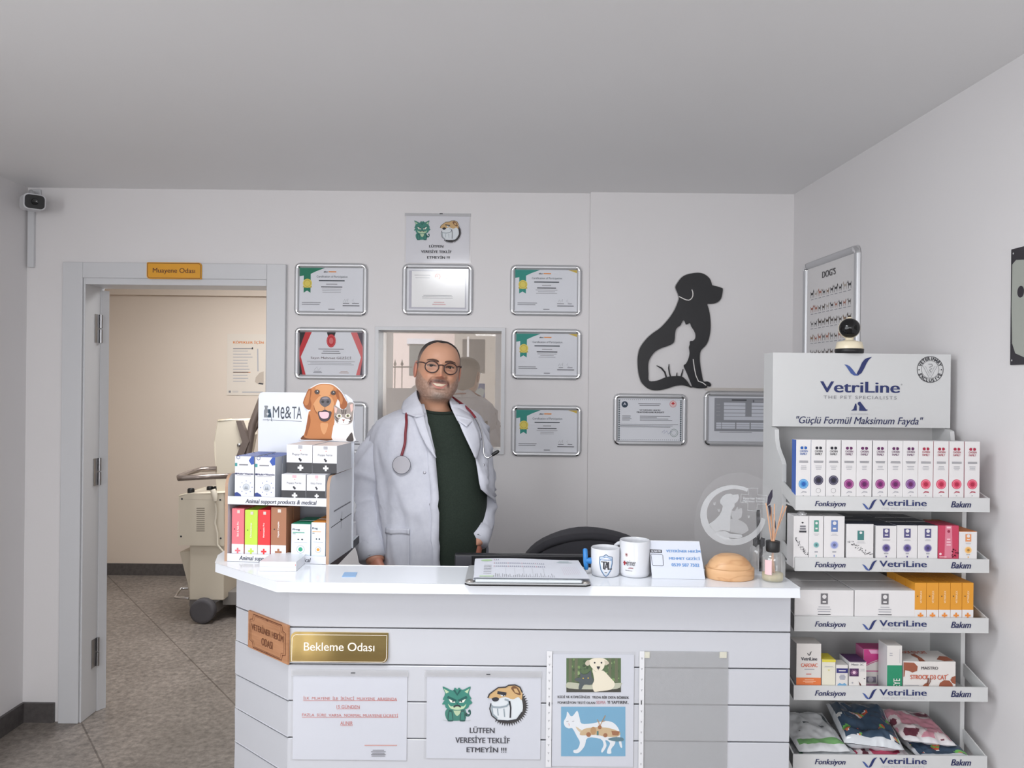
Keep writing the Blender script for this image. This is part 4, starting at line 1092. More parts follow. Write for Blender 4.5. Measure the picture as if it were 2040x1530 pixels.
for x, y in ((1225, 192), (1525, 210)): A.ell(x, y, 50, FURX, 6, 42).ell(x, y, 38, M((44, 28, 24), .4), 7).ell(x + 8, y - 12, 9, M((220, 220, 220), .5), 8)
A.poly([(1270, 380), (1290, 310), (1340, 280), (1420, 280), (1470, 320), (1480, 380), (1440, 440), (1370, 470), (1310, 440)], NOSE, 6).ell(1330, 375, 26, M((28, 24, 28), .5), 7, 24).ell(1425, 375, 26, M((28, 24, 28), .5), 7, 24).poly([(1310, 310), (1350, 292), (1420, 292), (1440, 315), (1370, 330)], M((120, 112, 118), .4), 7)
A.line([(1370, 465), (1370, 530)], .0014, FURX, 7)
A.poly([(1240, 560), (1310, 545), (1370, 520), (1430, 545), (1490, 560), (1470, 660), (1420, 725), (1350, 740), (1290, 715), (1260, 660)], M((58, 44, 50), .5), 7)
A.poly([(1268, 570), (1320, 565), (1370, 560), (1430, 570), (1448, 600), (1430, 665), (1370, 685), (1310, 675), (1275, 630)], M((222, 182, 190), .5), 8)
A.line([(1160, 440), (1180, 520), (1220, 590)], .0022, FURD, 6)
KW = M((232, 228, 226), .7); KG = M((150, 140, 134), .7); KD = M((74, 66, 64), .7); KP = M((214, 180, 172), .7)
A.poly([(1520, 1088), (1510, 900), (1550, 780), (1700, 750), (1850, 780), (1865, 880), (1880, 960), (1890, 1100)], KW, 2).poly([(1760, 1090), (1810, 1000), (1860, 940), (1885, 1000), (1890, 1102)], KD, 3)
A.poly([(1800, 395), (1893, 395), (1898, 480), (1888, 640), (1870, 740), (1800, 790), (1700, 800), (1600, 770), (1555, 700), (1535, 640), (1545, 560), (1530, 440), (1600, 470), (1680, 520), (1760, 500)], KG, 5)
A.poly([(1830, 430), (1885, 410), (1888, 520), (1850, 580)], KP, 6).poly([(1545, 460), (1600, 500), (1580, 590), (1550, 570)], KP, 6)
A.poly([(1640, 690), (1700, 660), (1760, 690), (1840, 700), (1800, 780), (1700, 800), (1610, 770)], KW, 6)
for x, y in ((1635, 635), (1795, 632)): A.ell(x, y, 50, KW, 7, 36).ell(x, y, 34, M((176, 172, 130), .5), 8, 28).ell(x, y, 13, INK, 9, 22)
A.poly([(1685, 700), (1740, 700), (1714, 740)], M((150, 92, 80), .6), 8).line([(1714, 740), (1714, 765)], .0012, KD, 8)
for pts in ([(1680, 520), (1690, 600)], [(1720, 510), (1718, 600)], [(1760, 520), (1745, 600)], [(1560, 640), (1610, 700)], [(1860, 650), (1830, 710)], [(1565, 700), (1620, 740)], [(1865, 720), (1810, 750)]): A.line(pts, .0026, KD, 7)
m.build('pet_cutout', ms)

# cartons on the counter display
WH = M((220, 221, 226), .45); LOGO = M((60, 60, 70), .6)
PF, BL, HX_ = M((50, 50, 54), .45), M((58, 84, 160), .45), M((44, 78, 160), .5)
def health(A):
    hexa = lambda x, y, r: [(x + r * cos(radians(60 * i + 30)), y + r * A.asp * sin(radians(60 * i + 30))) for i in range(6)]
    A.poly([(.72, .90), (.86, 1), (1, 1), (1, .82), (.86, .8)], HX_).poly([(0, .02), (0, .13), (.12, .15), (.3, .1), (.36, .04), (.3, 0), (.02, 0)], M((38, 58, 128), .5)).line(hexa(.17, .975, .09), .0014, M((44, 62, 120), .5), 2, True)
    A.rect(0, .76, .12, .84, M((52, 140, 142), .5)).bars(.22, .78, .7, .82, 1, INKG, 2, .7, False, .95)
    A.text('Multi+Vitamin', .12, .565, .98, .61, M((52, 56, 98), .6), 3, 0, .03).ell(.06, .588, .05, M((38, 42, 84), .5), 2)
    A.rect(.1, .535, .85, .545, INKL, 2).ell(.6, .27, .24, M((222, 226, 234), .5), 1).ell(.6, .27, .18, M((196, 202, 210), .5), 2)
    A.poly([(.5, .22), (.55, .31), (.6, .24), (.64, .31), (.7, .22)], M((140, 146, 154), .5), 3).ring(.6, .27, .17, .0008, INKL, 3)
    for a in range(0, 360, 45): A.ell(.6 + .31 * cos(radians(a)), .27 + .31 * A.asp * sin(radians(a)), .022, HX_, 2, None, 8)
SH = ms
def on_shelf(u): return MO.z + u
fA = .008
zs1 = MO.z + zA0 + .0052; zs2 = MO.z + zB0 + .0052
GB = 'cartons on the counter display'
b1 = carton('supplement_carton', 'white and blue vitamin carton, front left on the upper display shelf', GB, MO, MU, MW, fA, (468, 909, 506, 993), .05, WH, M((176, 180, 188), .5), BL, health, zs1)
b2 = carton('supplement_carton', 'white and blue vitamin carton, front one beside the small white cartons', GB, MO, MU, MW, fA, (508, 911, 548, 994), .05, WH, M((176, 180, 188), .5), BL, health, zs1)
copy_thing(b1, MW * .0515, 'white and blue vitamin carton, second from the front in the left row'); copy_thing(b2, MW * .0515, 'white and blue vitamin carton, second from the front in the right row')
copy_thing(b1, MW * .103, 'white and blue vitamin carton at the back of the left row'); copy_thing(b2, MW * .103, 'white and blue vitamin carton at the back of the row beside the white cartons')
def forte(t_, pink):
    def f(A):
        A.rect(0, 0, 1, .36, PF, 1).cross(.55, .18 if not pink else .16, .11, M((238, 238, 240), .5), 3)
        A.text(t_, .22, .60, .82, .70, INKG, 3).ell(.55, .80, .02, REDT, 2)
        A.bars(.44, .86, .62, .98, 3, M((224, 150, 164), .6) if pink else INKG, 2, .5, True, .9)
        A.poly([(.46, .50), (.5, .46), (.52, .41), (.57, .40), (.6, .47), (.55, .49), (.52, .54)], INK, 3)
    return f
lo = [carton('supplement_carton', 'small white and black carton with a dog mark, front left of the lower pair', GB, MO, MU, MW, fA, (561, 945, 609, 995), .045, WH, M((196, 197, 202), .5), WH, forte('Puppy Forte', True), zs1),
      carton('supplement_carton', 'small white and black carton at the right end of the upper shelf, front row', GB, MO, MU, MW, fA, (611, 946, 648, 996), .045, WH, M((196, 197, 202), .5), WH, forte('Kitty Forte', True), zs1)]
hlo = max(v.co.z for v in lo[0].data.vertices) - min(v.co.z for v in lo[0].data.vertices)
mid = [copy_thing(lo[0], MW * .047, 'small white and black carton behind the front left one, carrying the stacked pair'), copy_thing(lo[1], MW * .047, 'small white and black carton behind the right end one, carrying the stacked pair')]
copy_thing(lo[0], MW * .094, 'small white and black carton at the very back under the left stack'); copy_thing(lo[1], MW * .094, 'small white and black carton at the very back under the right stack')
fU = fA + .034
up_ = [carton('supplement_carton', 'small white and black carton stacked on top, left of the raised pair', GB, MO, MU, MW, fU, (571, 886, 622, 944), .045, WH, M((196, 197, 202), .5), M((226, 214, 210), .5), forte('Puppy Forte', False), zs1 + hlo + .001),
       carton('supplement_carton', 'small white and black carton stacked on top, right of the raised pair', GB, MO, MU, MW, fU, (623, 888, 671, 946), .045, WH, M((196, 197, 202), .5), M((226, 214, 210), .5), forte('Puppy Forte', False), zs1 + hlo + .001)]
for k_ in (1, 2):
    w_o = ('second', 'third')[k_ - 1]
    copy_thing(up_[0], MW * .0455 * k_, w_o + ' small white carton back in the left raised stack'); copy_thing(up_[1], MW * .0455 * k_, w_o + ' small white carton back in the right raised stack')
def tallbox(colr, t_, wh=.24):
    def f(A):
        A.rect(0, 0, 1, wh, WH, 1).cross(.5, wh * .42, .22, colr, 3, .3)
        A.text(t_, .42, .40, .58, .72, M((244, 236, 232), .5), 3, 0, .02, 1, True).rect(.44, .90, .66, .965, M((210, 200, 190), .5), 3).ell(.22, .56, .04, INK, 3)
    return f
for rc, c_, t_, lb in (((462, 1013, 486, 1106), (224, 112, 122), 'Skin & Nails Pro', 'pink and white upright carton at the left end of the lower display shelf'),
                   ((488, 1016, 513, 1107), (186, 214, 70), 'Dentastop', 'lime green and white upright carton on the lower display shelf'),
                   ((514, 1016, 538, 1108), (228, 48, 52), 'Hemopatic Pro', 'red and white upright carton on the lower display shelf'),
                   ((540, 1011, 570, 1110), (160, 108, 78), 'Hepatic Complex', 'brown and white upright carton on the lower display shelf')):
    m_ = M(c_, .45)
    b = carton('supplement_carton', lb, GB, MO, MU, MW, fA, rc, .05, m_, m_, m_, tallbox(m_, t_), zs2)
    copy_thing(b, MW * .055, lb.replace('upright', 'second row upright'))
def prog(c_, s_):
    def f(A):
        A.text('Prog', .08, .80, .46, .87, INK, 3, 0, .03).rect(.5, .81, .75, .86, M((208, 216, 226), .6), 2).rect(.08, .74, .7, .76, c_, 2).rect(.08, .70, .24, .715, INK, 2)
        A.ell(.38, .55, .05, INK, 3, .02).ell(.58, .55, .05, INK, 3, .025).rect(.15, .46, .85, .47, INKL, 2)
        A.ring(.5, .26, .2, .001, INKL, 2).ell(.5, .26, .17, M((224, 232, 238), .5), 2).ell(.5, .26, .11, c_, 3)
    return f
for rc, c_, lb in (((580, 1044, 618, 1112), (40, 150, 116), 'pale blue carton with green top and green dot on the lower display shelf'), ((620, 1041, 648, 1114), (238, 152, 60), 'pale carton with orange top and dot, right end of the lower display shelf')):
    m_ = M(c_, .45)
    b = carton('supplement_carton', lb, GB, MO, MU, MW, fA, rc, .055, M((220, 230, 240), .45), M((196, 206, 216), .5), m_, prog(m_, lb), zs2)
    copy_thing(b, MW * .06, lb.replace('carton', 'second row carton'))

# flat white card box in front of it
p0 = G(517, 1138, ZT)
WHB = M((220, 222, 227), .35)
b = carton('card_box', 'flat white card box lying in front of the left counter display', None, (0, p0.y, 0), UX, V((0, 1, 0)), 0, (517, 1119, 590, 1138), .115, WHB, WHB, WHB, lambda A: A.rect(.0, .44, 1, .5, M((200, 202, 206), .5)).rect(.97, .55, .985, .75, REDT), ZT + .0004)
# blue card
q = [G(x, y, ZT) for x, y in ((681, 1150), (708, 1150), (712, 1141), (686, 1141))]
m = MB().prism([V((p.x, p.y, ZT + .0004)) for p in q], (0, 0, .0012), M((150, 186, 226), .4))
tag(m.build('card'), 'small pale blue card lying flat on the worktop', 'card')

# tissue box behind the counter display
t = thing('tissue_box', (-.56, 2.50, ZT), 'white box with a pulled up tissue behind the left counter display', 'tissues')
MB().box(-.625, -.512, 2.42, 2.545, ZT + .0005, ZT + .05, M((226, 227, 230), .5)).build('carton', t, bevel=.002)
rows = []
for i in range(15):
    v = i / 14; row = []
    for j in range(26):
        a = 2 * pi * j / 26
        rr = .028 + .035 * sin(v * 2.6) * (1 - .35 * v) + .012 * noise.noise(V((cos(a) * 2.2, sin(a) * 2.2, v * 4))) + .007 * sin(a * 5 + v * 6)
        p = V((-.555 + rr * cos(a) * .95, 2.485 + rr * sin(a) * .6, ZT + .05 + v * .085 + .01 * sin(a * 3) * v))
        row.append(p)
    rows.append(row)
rows.append([V((-.55, 2.485, ZT + .12))] * 26)
MB().grid(rows, M((222, 223, 227), .8), True, True).build('tissue', t)

# clipboard with a sheaf of forms
ZB = ZT + .0005
a, b = G(924, 1168, ZT + .006), G(1177, 1164, ZT + .006)
x0, x1 = a.x, b.x; y0 = 1.935; y1 = 2.125
cb = thing('clipboard', ((x0 + x1) / 2, (y0 + y1) / 2, ZT), 'grey clipboard with a wide clip at the front edge of the worktop', 'clipboard')
pl = [(x0 + .012, y0), (x1 - .012, y0), (x1, y0 + .012), (x1, y1 - .008), (x1 - .008, y1), (x0 + .008, y1), (x0, y1 - .008), (x0, y0 + .012)]
MB().prism([(x, y, ZB) for x, y in pl], (0, 0, .004), BLACK).build('backing', cb, bevel=.001)
MB().prism([(x, y, ZB + .004) for x, y in pl], (0, 0, .003), M((176, 178, 180), .35)).build('board', cb, bevel=.001)
MB().box(x0 + .027, x1 - .022, y0 + .002, y0 + .022, ZB + .0075, ZB + .015, M((206, 212, 216), .25)).build('clip', cb, bevel=.003)
for x in (x0 + .013, x1 - .012):
    MB().lathe((x, y0 + .014, ZB + .007), [(.011, 0), (.011, .003), (.007, .005), (0, .005)], M((150, 146, 142), .3, .6), 18).build('corner_cap', cb)
ph = thing('form_sheaf', ((x0 + x1) / 2, (y0 + y1) / 2, ZB + .016), 'sheaf of printed forms with green marks on the clipboard', 'papers')
sheets = MB()
def sheetz(u, v): return ZB + .018 + .009 * v + .002 * sin(u * 5) * v
pw0, pw1 = x0 + .022, x1 - .003
rows = []
for i in range(9):
    v = i / 8
    rows.append([V((pw0 + (pw1 - pw0) * j / 12 - .0 + (.0 if v < .5 else -.004 * v) - .010 * v * (j / 12), y0 + .012 + .172 * v, sheetz(j / 12, v))) for j in range(13)])
for k_ in range(5):
    sheets.grid([[p + V((.0006 * ((k_ * 7) % 5 - 2), .0008 * ((k_ * 3) % 4 - 1), -.0016 * (4 - k_))) for p in r] for r in rows], PAPER, True)
A = Art(sheets, (0, 0, 0), UX, V((0, 1, 0)), lambda u, v, e: V((pw0 + (pw1 - pw0) * u - .010 * v * u, y0 + .012 + .172 * v, sheetz(u, v) + e * 2.5)))
A.N = UZ
A.T = lambda x, y: (x, y); A.asp = 1.6
A.ell(.10, .88, .055, M((176, 208, 160), .6), 1, .05).rect(.05, .04, .17, .09, M((190, 214, 178), .6), 1)
GP = M((150, 152, 170), .7); PKK = M((196, 160, 172), .7)
for r_, y in ((0, .9), (1, .72), (2, .56)):
    n_ = 3 if r_ == 0 else 26
    for i in range(n_): A.rect(.17 + i * .0185, y - .03, .178 + i * .0185, y + .03, GP if i % 7 else PKK, 1)
for x in (.28, .36, .44, .52, .62): A.line([(x, .08), (x, .5)], .002, INKL, 1)
for i in range(34): A.rect(.17 + i * .016, .03, .174 + i * .016, .03 + random.uniform(.03, .2), INKG, 1)
for i in range(6): A.rect(.08, .2 + i * .08, .15, .22 + i * .08, INKL, 1)
for i in range(9): A.line([(.80 + i * .018, .15 + .05 * random.random()), (.79 + i * .018, .6)], .002, M((206, 186, 196), .7), 1)
A.bars(.76, .8, .92, .92, 2, M((176, 196, 196), .7), 1)
sheets.build('sheets', ph)

# mugs
def mug(name, label, px0, px1, ytop, ybot, hand, art):
    xc = (px0 + px1) / 2
    g = G(xc, ybot, ZT); r = (px1 - px0) / 2 / F * (g.y + .037); c = V((P(xc, ybot, g.y + r).x, g.y + r, ZT + .0004))
    h = P(xc, ytop, c.y - r * .2).z - ZT - .0004
    t = thing(name, c, label, 'mug', 'mugs on the worktop')
    MUGM = M((214, 216, 221), .18)
    pr = [(0, .0), (r * .86, 0), (r * .96, .003), (r, .010), (r, h - .0015), (r - .0012, h), (r - .003, h - .0012), (r - .0035, h - .008), (r - .0035, .012), (r - .008, .006), (0, .006)]
    m = MB().lathe(c, pr, MUGM, 56)
    A = Art(m, c, UX); A.wrap = lambda u, v, e: c + V(((r + e) * sin(u / r), -(r + e) * cos(u / r), v))
    A.T = lambda x, y: (x, y)
    art(A, r, h)
    m.build('cup', t)
    hand(t, c, r, h)
BLU = M((44, 122, 190), .3)
def t_handle(t, c, r, h):
    m = MB().tube([c + V((-r + .003, .0, h * .50)), c + V((-r - .014, 0, h * .50))], [.009, .0075], BLU, 14)
    x = -r - .0155
    m.tube([c + V((x - .0005, 0, h * .94)), c + V((x - .0005, 0, h * .90)), c + V((x + .001, 0, h * .5)), c + V((x + .003, 0, h * .22)), c + V((x + .003, 0, h * .17))], [.004, .0062, .0066, .0062, .004], BLU, 14)
    tag(m.build('handle', t), 'blue bone shaped handle', None)
def loop_handle(t, c, r, h):
    d = V((-.75, .66, 0))
    m = MB().tube([c + d * (r - .003 + .028 * sin(radians(a)) * 1.1) + UZ * (h * .52 + h * .33 * cos(radians(a))) for a in range(0, 181, 15)], .0055, M((214, 216, 221), .18), 12)
    m.build('handle', t)
def shield(A, r, h):
    s = .024; cx, cy = -.003, h * .47
    pts = [(0, 1.15), (-.35, .95), (-.9, .85), (-.92, .2), (-.7, -.6), (-.3, -1.1), (0, -1.3), (.3, -1.1), (.7, -.6), (.92, .2), (.9, .85), (.35, .95)]
    A.line([(cx + x * s * .78, cy + y * s) for x, y in pts], .0018, M((62, 92, 132), .5), 2, True)
    A.line([(cx + x * s * .70, cy + y * s * .91) for x, y in pts], .0008, M((120, 176, 214), .5), 2, True)
    A.line([(cx - .013, cy + .016), (cx, cy + .021), (cx + .013, cy + .016)], .0012, BLU, 2)
    for i in range(11): A.rect(cx - .015 + i * .0028, cy + .0115, cx - .0132 + i * .0028, cy + .0145, M((90, 130, 180), .5), 2)
    A.text('T', cx - .013, cy - .011, cx + .002, cy + .009, INK, 3, 0, .03).text('A', cx - .004, cy - .013, cx + .008, cy + .008, INK, 3, 0, .02).text('L', cx + .004, cy - .012, cx + .016, cy + .008, INK, 3, 0, .02)
    A.rect(cx - .003, cy - .021, cx + .003, cy - .0195, INK, 2)
def veteriner(A, r, h):
    A.ring(-.029, h * .64, .0038, .0008, M((196, 120, 110), .5), 2, .0038, 20).ell(-.029, h * .64, .0022, M((120, 60, 56), .5), 2, .0022).line([(-.032, h * .61), (-.029, h * .585), (-.026, h * .61)], .0006, M((196, 120, 110), .5), 2)
    RD = M((150, 30, 40), .5)
    A.rect(-.037, h * .34, -.0325, h * .46, RD, 2).rect(-.0395, h * .385, -.029, h * .425, RD, 2)
    A.text('eriner', -.0285, h * .345, -.004, h * .50, M((44, 40, 44), .5), 3).text('hekim', -.022, h * .275, -.010, h * .315, RD, 3, .2).line([(-.024, h * .262), (-.01, h * .275)], .0007, RD, 3)
    for i in range(10): A.rect(-.032 + i * .002, h * .195, -.0308 + i * .002, h * .215, INKG, 2)
mug('mug', 'short white mug with a shield emblem and a blue bone shaped handle', 1177, 1234, 1091, 1152, t_handle, shield)
mug('mug', 'taller white mug with red and black lettering, left of the name card', 1234, 1294, 1076, 1153, loop_handle, veteriner)

# folded name card
g0, g1 = G(1299, 1153, ZT), G(1405, 1155, ZT)
UN = (g1 - g0); UN.z = 0; wn = UN.length; UN.normalize(); BN = V((-UN.y, UN.x, 0))
tl_, tr_ = P(1295, 1076, g0.y + .032), P(1395, 1079, g0.y + .032)
hz = (tl_.z + tr_.z) / 2 - ZT
t = thing('name_card', (g0 + g1) / 2, 'white folded card with blue lettering between mug and wooden lamp', 'card')
b0 = V((g0.x, g0.y, ZT + .0006)); VN = (BN * .032 + UZ * hz + UN * -.004); vl = VN.length; VN.normalize(); NN = UN.cross(VN).normalized()
c4 = [b0, b0 + UN * wn, b0 + UN * (wn - .006) + BN * .032 + UZ * hz - UN * .004, b0 + BN * .032 + UZ * hz - UN * .004]
m = MB().prism(c4, -NN * .0012, M((204, 209, 220), .5))
A = Art(m, b0, UN, VN); A.zoom(1150, 1050, 7.5556); BT = M((92, 142, 200), .6)
A.text('VETER\u0130NER HEK\u0130M', 1350, 312, 1868, 362, BT, 2, 0, .03).text('MEHMET GEZ\u0130C\u0130', 1392, 424, 1856, 472, BT, 2, 0, .03).text('0539 587 7502', 1426, 526, 1844, 574, BT, 2, 0, .03)
A.rect(1112, 335, 1290, 384, M((70, 70, 76), .6), 2).text('SCAN ME', 1128, 346, 1274, 372, PAPER, 3, 0, .03)
A.line([(1130, 404), (1285, 404), (1300, 420), (1305, 565), (1292, 578), (1150, 578), (1138, 565), (1122, 420)], .0012, INK, 2, True)
m.build('front_leaf', t)
MB().prism([c4[3], c4[2], b0 + UN * wn + BN * .062, b0 + BN * .062], NN * .0012, M((226, 227, 232), .5)).build('back_leaf', t)

# engraved acrylic lamp on a pale wooden base
WOODL = ramp_noise('pale_wood', [(0.2, (204, 158, 114)), (0.47, (214, 170, 126)), (0.52, (200, 153, 110)), (0.57, (214, 170, 126)), (0.8, (220, 178, 136))], 1.6, .42, 1.5, 0, (7, 7, 26))
gb = G(1453, 1160, ZT); rl = 48.5 / F * (gb.y + .05); cl = V((P(1453, 1140, gb.y + rl * .8).x, gb.y + rl * .8, ZT + .0004))
t = thing('acrylic_lamp', cl, 'pale wooden lamp base holding a clear plate engraved with pets', 'lamp')
pr = [(0, 0), (rl * .97, 0), (rl, .003), (rl * 1.0, .024), (rl * .99, .0275), (rl * .955, .0285), (rl * .935, .0275), (rl * .91, .031), (rl * .80, .043), (rl * .62, .054), (rl * .42, .0605), (rl * .2, .0625), (0, .063)]
MB().lathe(cl, pr, WOODL, 48, None, True, 1.0, .8).build('base', t)
yp = cl.y + .012
ACR = film('clear_acrylic', (206, 210, 214), 0.015, .02, .05)
m = MB()
pc = P(1466, 1035, yp)
out = [P(x, y, yp) for x, y in ((1402, 1128), (1392, 1106), (1385, 1080), (1383, 1050), (1388, 1010), (1402, 978), (1424, 955), (1452, 943), (1484, 941), (1512, 952), (1534, 972), (1548, 1002), (1552, 1040), (1546, 1078), (1532, 1106), (1510, 1126))]
zb_ = cl.z + .036
out[0].z = out[-1].z = zb_
out[0].x = cl.x - .045; out[-1].x = cl.x + .045
m.prism(out, (0, .004, 0), ACR)
m.build('acrylic_plate', t)
m = MB(); A = Art(m, (0, yp - .0004, 0), UX); A.zoom(1360, 940, 5.8846)
FR = film('engraving', (226, 229, 232), 0.42, .02, .3); FRD = film('engraving_light', (226, 229, 232), 0.26, .02, .3)
ring_o = [(590 + 385 * cos(radians(a)), 510 + 352 * sin(radians(a))) for a in range(-58, 312 - 370, -1)]
pts = [];
for i in range(0, 291, 10):
    a = radians(-62 - i); pts.append((590 + 385 * cos(a), 508 + 354 * sin(a)))
inn = []
for i in range(290, -1, -10):
    a = radians(-62 - i); inn.append((604 + 322 * cos(a), 492 + 292 * sin(a)))
A.poly(pts + inn, FR, 1)
A.poly([(440, 330), (470, 285), (510, 262), (560, 255), (590, 270), (650, 262), (662, 300), (640, 350), (605, 375), (610, 400), (575, 450), (560, 520), (555, 700), (480, 685), (430, 690), (380, 712), (310, 610), (370, 570), (430, 510), (460, 450), (470, 400), (438, 365)], FR, 1)
A.poly([(575, 455), (610, 460), (640, 405), (652, 440), (690, 420), (700, 470), (690, 530), (650, 560), (700, 580), (750, 620), (775, 680), (740, 710), (700, 730), (560, 705), (560, 560), (585, 545), (562, 490)], FRD, 1)
A.poly([(380, 715), (420, 695), (500, 692), (560, 725), (690, 735), (700, 760), (660, 780), (540, 770), (560, 800), (480, 790), (410, 745)], FR, 2)
A.line([(770, 190), (880, 190), (880, 270), (985, 275), (985, 385), (875, 375), (868, 460), (762, 450), (765, 365), (680, 358), (685, 262), (772, 266)], .0014, FR, 1, True)
A.text('Veteriner Hekim', 705, 296, 960, 325, FR, 1, 0, .02).text('Mehmet Gezici', 705, 330, 960, 356, FR, 1, 0, .02)
for x, y in ((372, 378), (425, 455), (775, 530)): A.ell(x, y, 13, FRD, 1, None, 10).ell(x - 10, y - 16, 6, FRD, 1, None, 8).ell(x + 10, y - 16, 6, FRD, 1, None, 8)
m.build('engraving', t)

# reed diffuser and ribboned bottle
GLS = film('bottle_glass', (232, 236, 236), 0.10, .12, .04)
LIQ = film('diffuser_oil', (226, 214, 168), 0.55, .05, .05)
gd = G(1539, 1162, ZT); rd = 21.5 / F * (gd.y + .03); cd = V((P(1539, 1150, gd.y + rd).x, gd.y + rd, ZT + .0004))
t = thing('reed_diffuser', cd, 'round glass reed diffuser with black cap at the right end of the worktop', 'diffuser')
MB().lathe(cd, [(rd * .9, 0), (rd, .004), (rd, .058), (rd * .95, .066), (rd * .75, .073), (rd * .55, .077), (rd * .5, .080)], GLS, 32).build('bottle', t)
MB().lathe(cd, [(0, .003), (rd * .92, .003), (rd * .93, .02), (0, .021)], LIQ, 28).build('oil', t)
MB().lathe(cd, [(.0165, .076), (.0175, .080), (.0185, .103), (.0175, .104), (.010, .104)], BLACK, 24).build('cap', t)
A_ = MB(); A_.box(-.001, .001, 0, .001, 0, .001, PAPER)
m = MB(); A = Art(m, cd, UX); A.wrap = lambda u, v, e: cd + V(((rd + e * 2) * sin(u / rd), -(rd + e * 2) * cos(u / rd), v)); A.T = lambda x, y: (x, y)
for i in range(6): A.rect(-.030 + i * .003, .02, -.0265 + i * .003, .058, M((232, 196, 200), .6), 1)
m.build('label', t)
RW = M((214, 168, 136), .6)
for i, (bx, by, tx, ty, py_) in enumerate(((-.006, .0, 1526, -.004, 1002), (.0, .004, 1536, .008, 1010), (.003, -.004, 1543, -.01, 1004), (.005, .0, 1560, .0, 1007), (-.002, -.003, 1567, .006, 1008), (.008, .004, 1533, .01, 1020))):
    top = P(tx, py_, cd.y + ty); MB().tube([V((cd.x - bx * 1.2, cd.y + by, ZT + .006)), V((cd.x + bx * .6, cd.y + by * .5, ZT + .104)), top], .0017, RW, 8).build('reed', t)
DKL = M((46, 42, 60), .6)
for pts in ([(1528, 1008), (1530, 990), (1536, 978), (1539, 975), (1539, 990), (1534, 1003)], [(1530, 1008), (1535, 1006), (1536, 1020), (1534, 1029)], [(1541, 1024), (1545, 1040), (1546, 1055), (1542, 1046)]):
    MB().prism([P(x, y, cd.y - .001) for x, y in pts], (0, .0015, 0), DKL).build('dried_leaf', t)
gv = G(1510, 1144, ZT); rv = .0235; cv = V((P(1510, 1144, gv.y + rv).x, gv.y + rv, ZT + .0004))
t = thing('glass_bottle', cv, 'clear glass bottle with a black ribbon, between lamp and reed diffuser', 'bottle')
MB().lathe(cv, [(rv * .9, 0), (rv, .004), (rv, .058), (rv * .9, .070), (rv * .5, .078), (.0075, .086), (.0075, .17), (.009, .172)], GLS, 28).build('bottle', t)
RIB = ramp_noise('ribbon', [(0.4, (26, 26, 28)), (0.6, (84, 84, 88))], 60, .5)
p0 = P(1511, 1080, cv.y - rv)
m = MB(); x = cv.x; yb = cv.y - rv - .001
m.box(x - .0045, x + .0045, yb, yb + .002, ZT + .008, P(1511, 1075, yb).z, RIB)
m.prism([P(x_, y_, yb + .012) for x_, y_ in ((1507, 1016), (1514, 1016), (1515, 1060), (1513, 1078), (1508, 1078))], (0, .0015, 0), RIB)
m.build('ribbon', t)
m = MB()
for sg in (-1, 1):
    m.prism([p0 + V((0, -.001, 0)) + V((sg * a, 0, b)) for a, b in ((0, .002), (.008, .012), (.015, .010), (.0145, -.008), (.008, -.012), (0, -.003))], (0, -.004, 0), RIB)
m.box(p0.x - .004, p0.x + .004, p0.y - .007, p0.y, p0.z - .006, p0.z + .006, BLACK).build('bow', t, bevel=.002)

# desk, monitor, chair and jacket behind the counter
YD = 2.24
DESKW = M((222, 222, 224), .4)
t = thing('desk', (.1, 2.40, 0), 'white desk behind the reception counter', 'desk')
MB().box(-.46, .69, 2.16, 2.52, .715, .74, DESKW).build('desktop', t)
for x in (-.45, .66): MB().box(x, x + .02, 2.17, 2.51, 0, .715, DESKW).build('side_panel', t)
ym = 2.32
X0, X1, Z0, Z1 = R(905, 1106, 1168, 1250, ym)
t = thing('monitor', ((X0 + X1) / 2, ym, .741), 'black monitor seen from behind over the back edge of the counter', 'monitor')
MB().box(X0, X1, ym, ym + .03, .80, Z1, M((34, 34, 38), .4)).build('housing', t, bevel=.004)
MB().box(X0 + .003, X0 + .052, ym - .003, ym + .001, .81, Z1 - .004, M((72, 72, 78), .5)).build('side_cover', t, bevel=.001)
MB().box((X0 + X1) / 2 - .03, (X0 + X1) / 2 + .03, ym + .03, ym + .045, .75, .95, BLACK).build('neck', t)
MB().box((X0 + X1) / 2 - .09, (X0 + X1) / 2 + .09, ym - .05, ym + .1, .741, .752, BLACK).build('foot', t, bevel=.003)
yc_ = 2.86
xc_ = P(1172, 1090, yc_).x
t = thing('office_chair', (xc_, yc_ - .15, 0), 'black office chair behind the desk, mostly hidden by the counter', 'chair')
zt_ = P(1175, 1064, yc_).z
def back(w0, w1, zlo, zhi, y, n=14):
    return [V((xc_ + x, y, z)) for x, z in [(-w0, zlo), (w0, zlo)] + [(w1 * cos(radians(a)), zhi - .13 + .13 * sin(radians(a))) for a in range(0, 181, 12)]]
MB().prism(back(.18, .24, .55, zt_ - .012, yc_), (0, .05, 0), M((32, 32, 35), .8)).build('backrest', t, bevel=.012, seg=3)
MB().box(xc_ - .23, xc_ + .23, yc_ - .45, yc_ - .02, .44, .51, M((32, 32, 35), .8)).build('seat', t, bevel=.02, seg=3)
MB().box(xc_ - .03, xc_ + .03, yc_ + .0, yc_ + .04, .42, .6, BLACK).build('back_bracket', t)
MB().tube([(xc_, yc_ - .22, .09), (xc_, yc_ - .22, .44)], .025, BLACK, 14).build('column', t)
for i in range(5):
    a = radians(72 * i + 20); e = V((xc_ + .27 * cos(a), yc_ - .22 + .27 * sin(a), .07))
    MB().tube([(xc_, yc_ - .22, .1), e], [.022, .014], BLACK, 10).ball(e + V((0, 0, -.04)), .029, BLACK, 12).build('leg', t)
rows = []
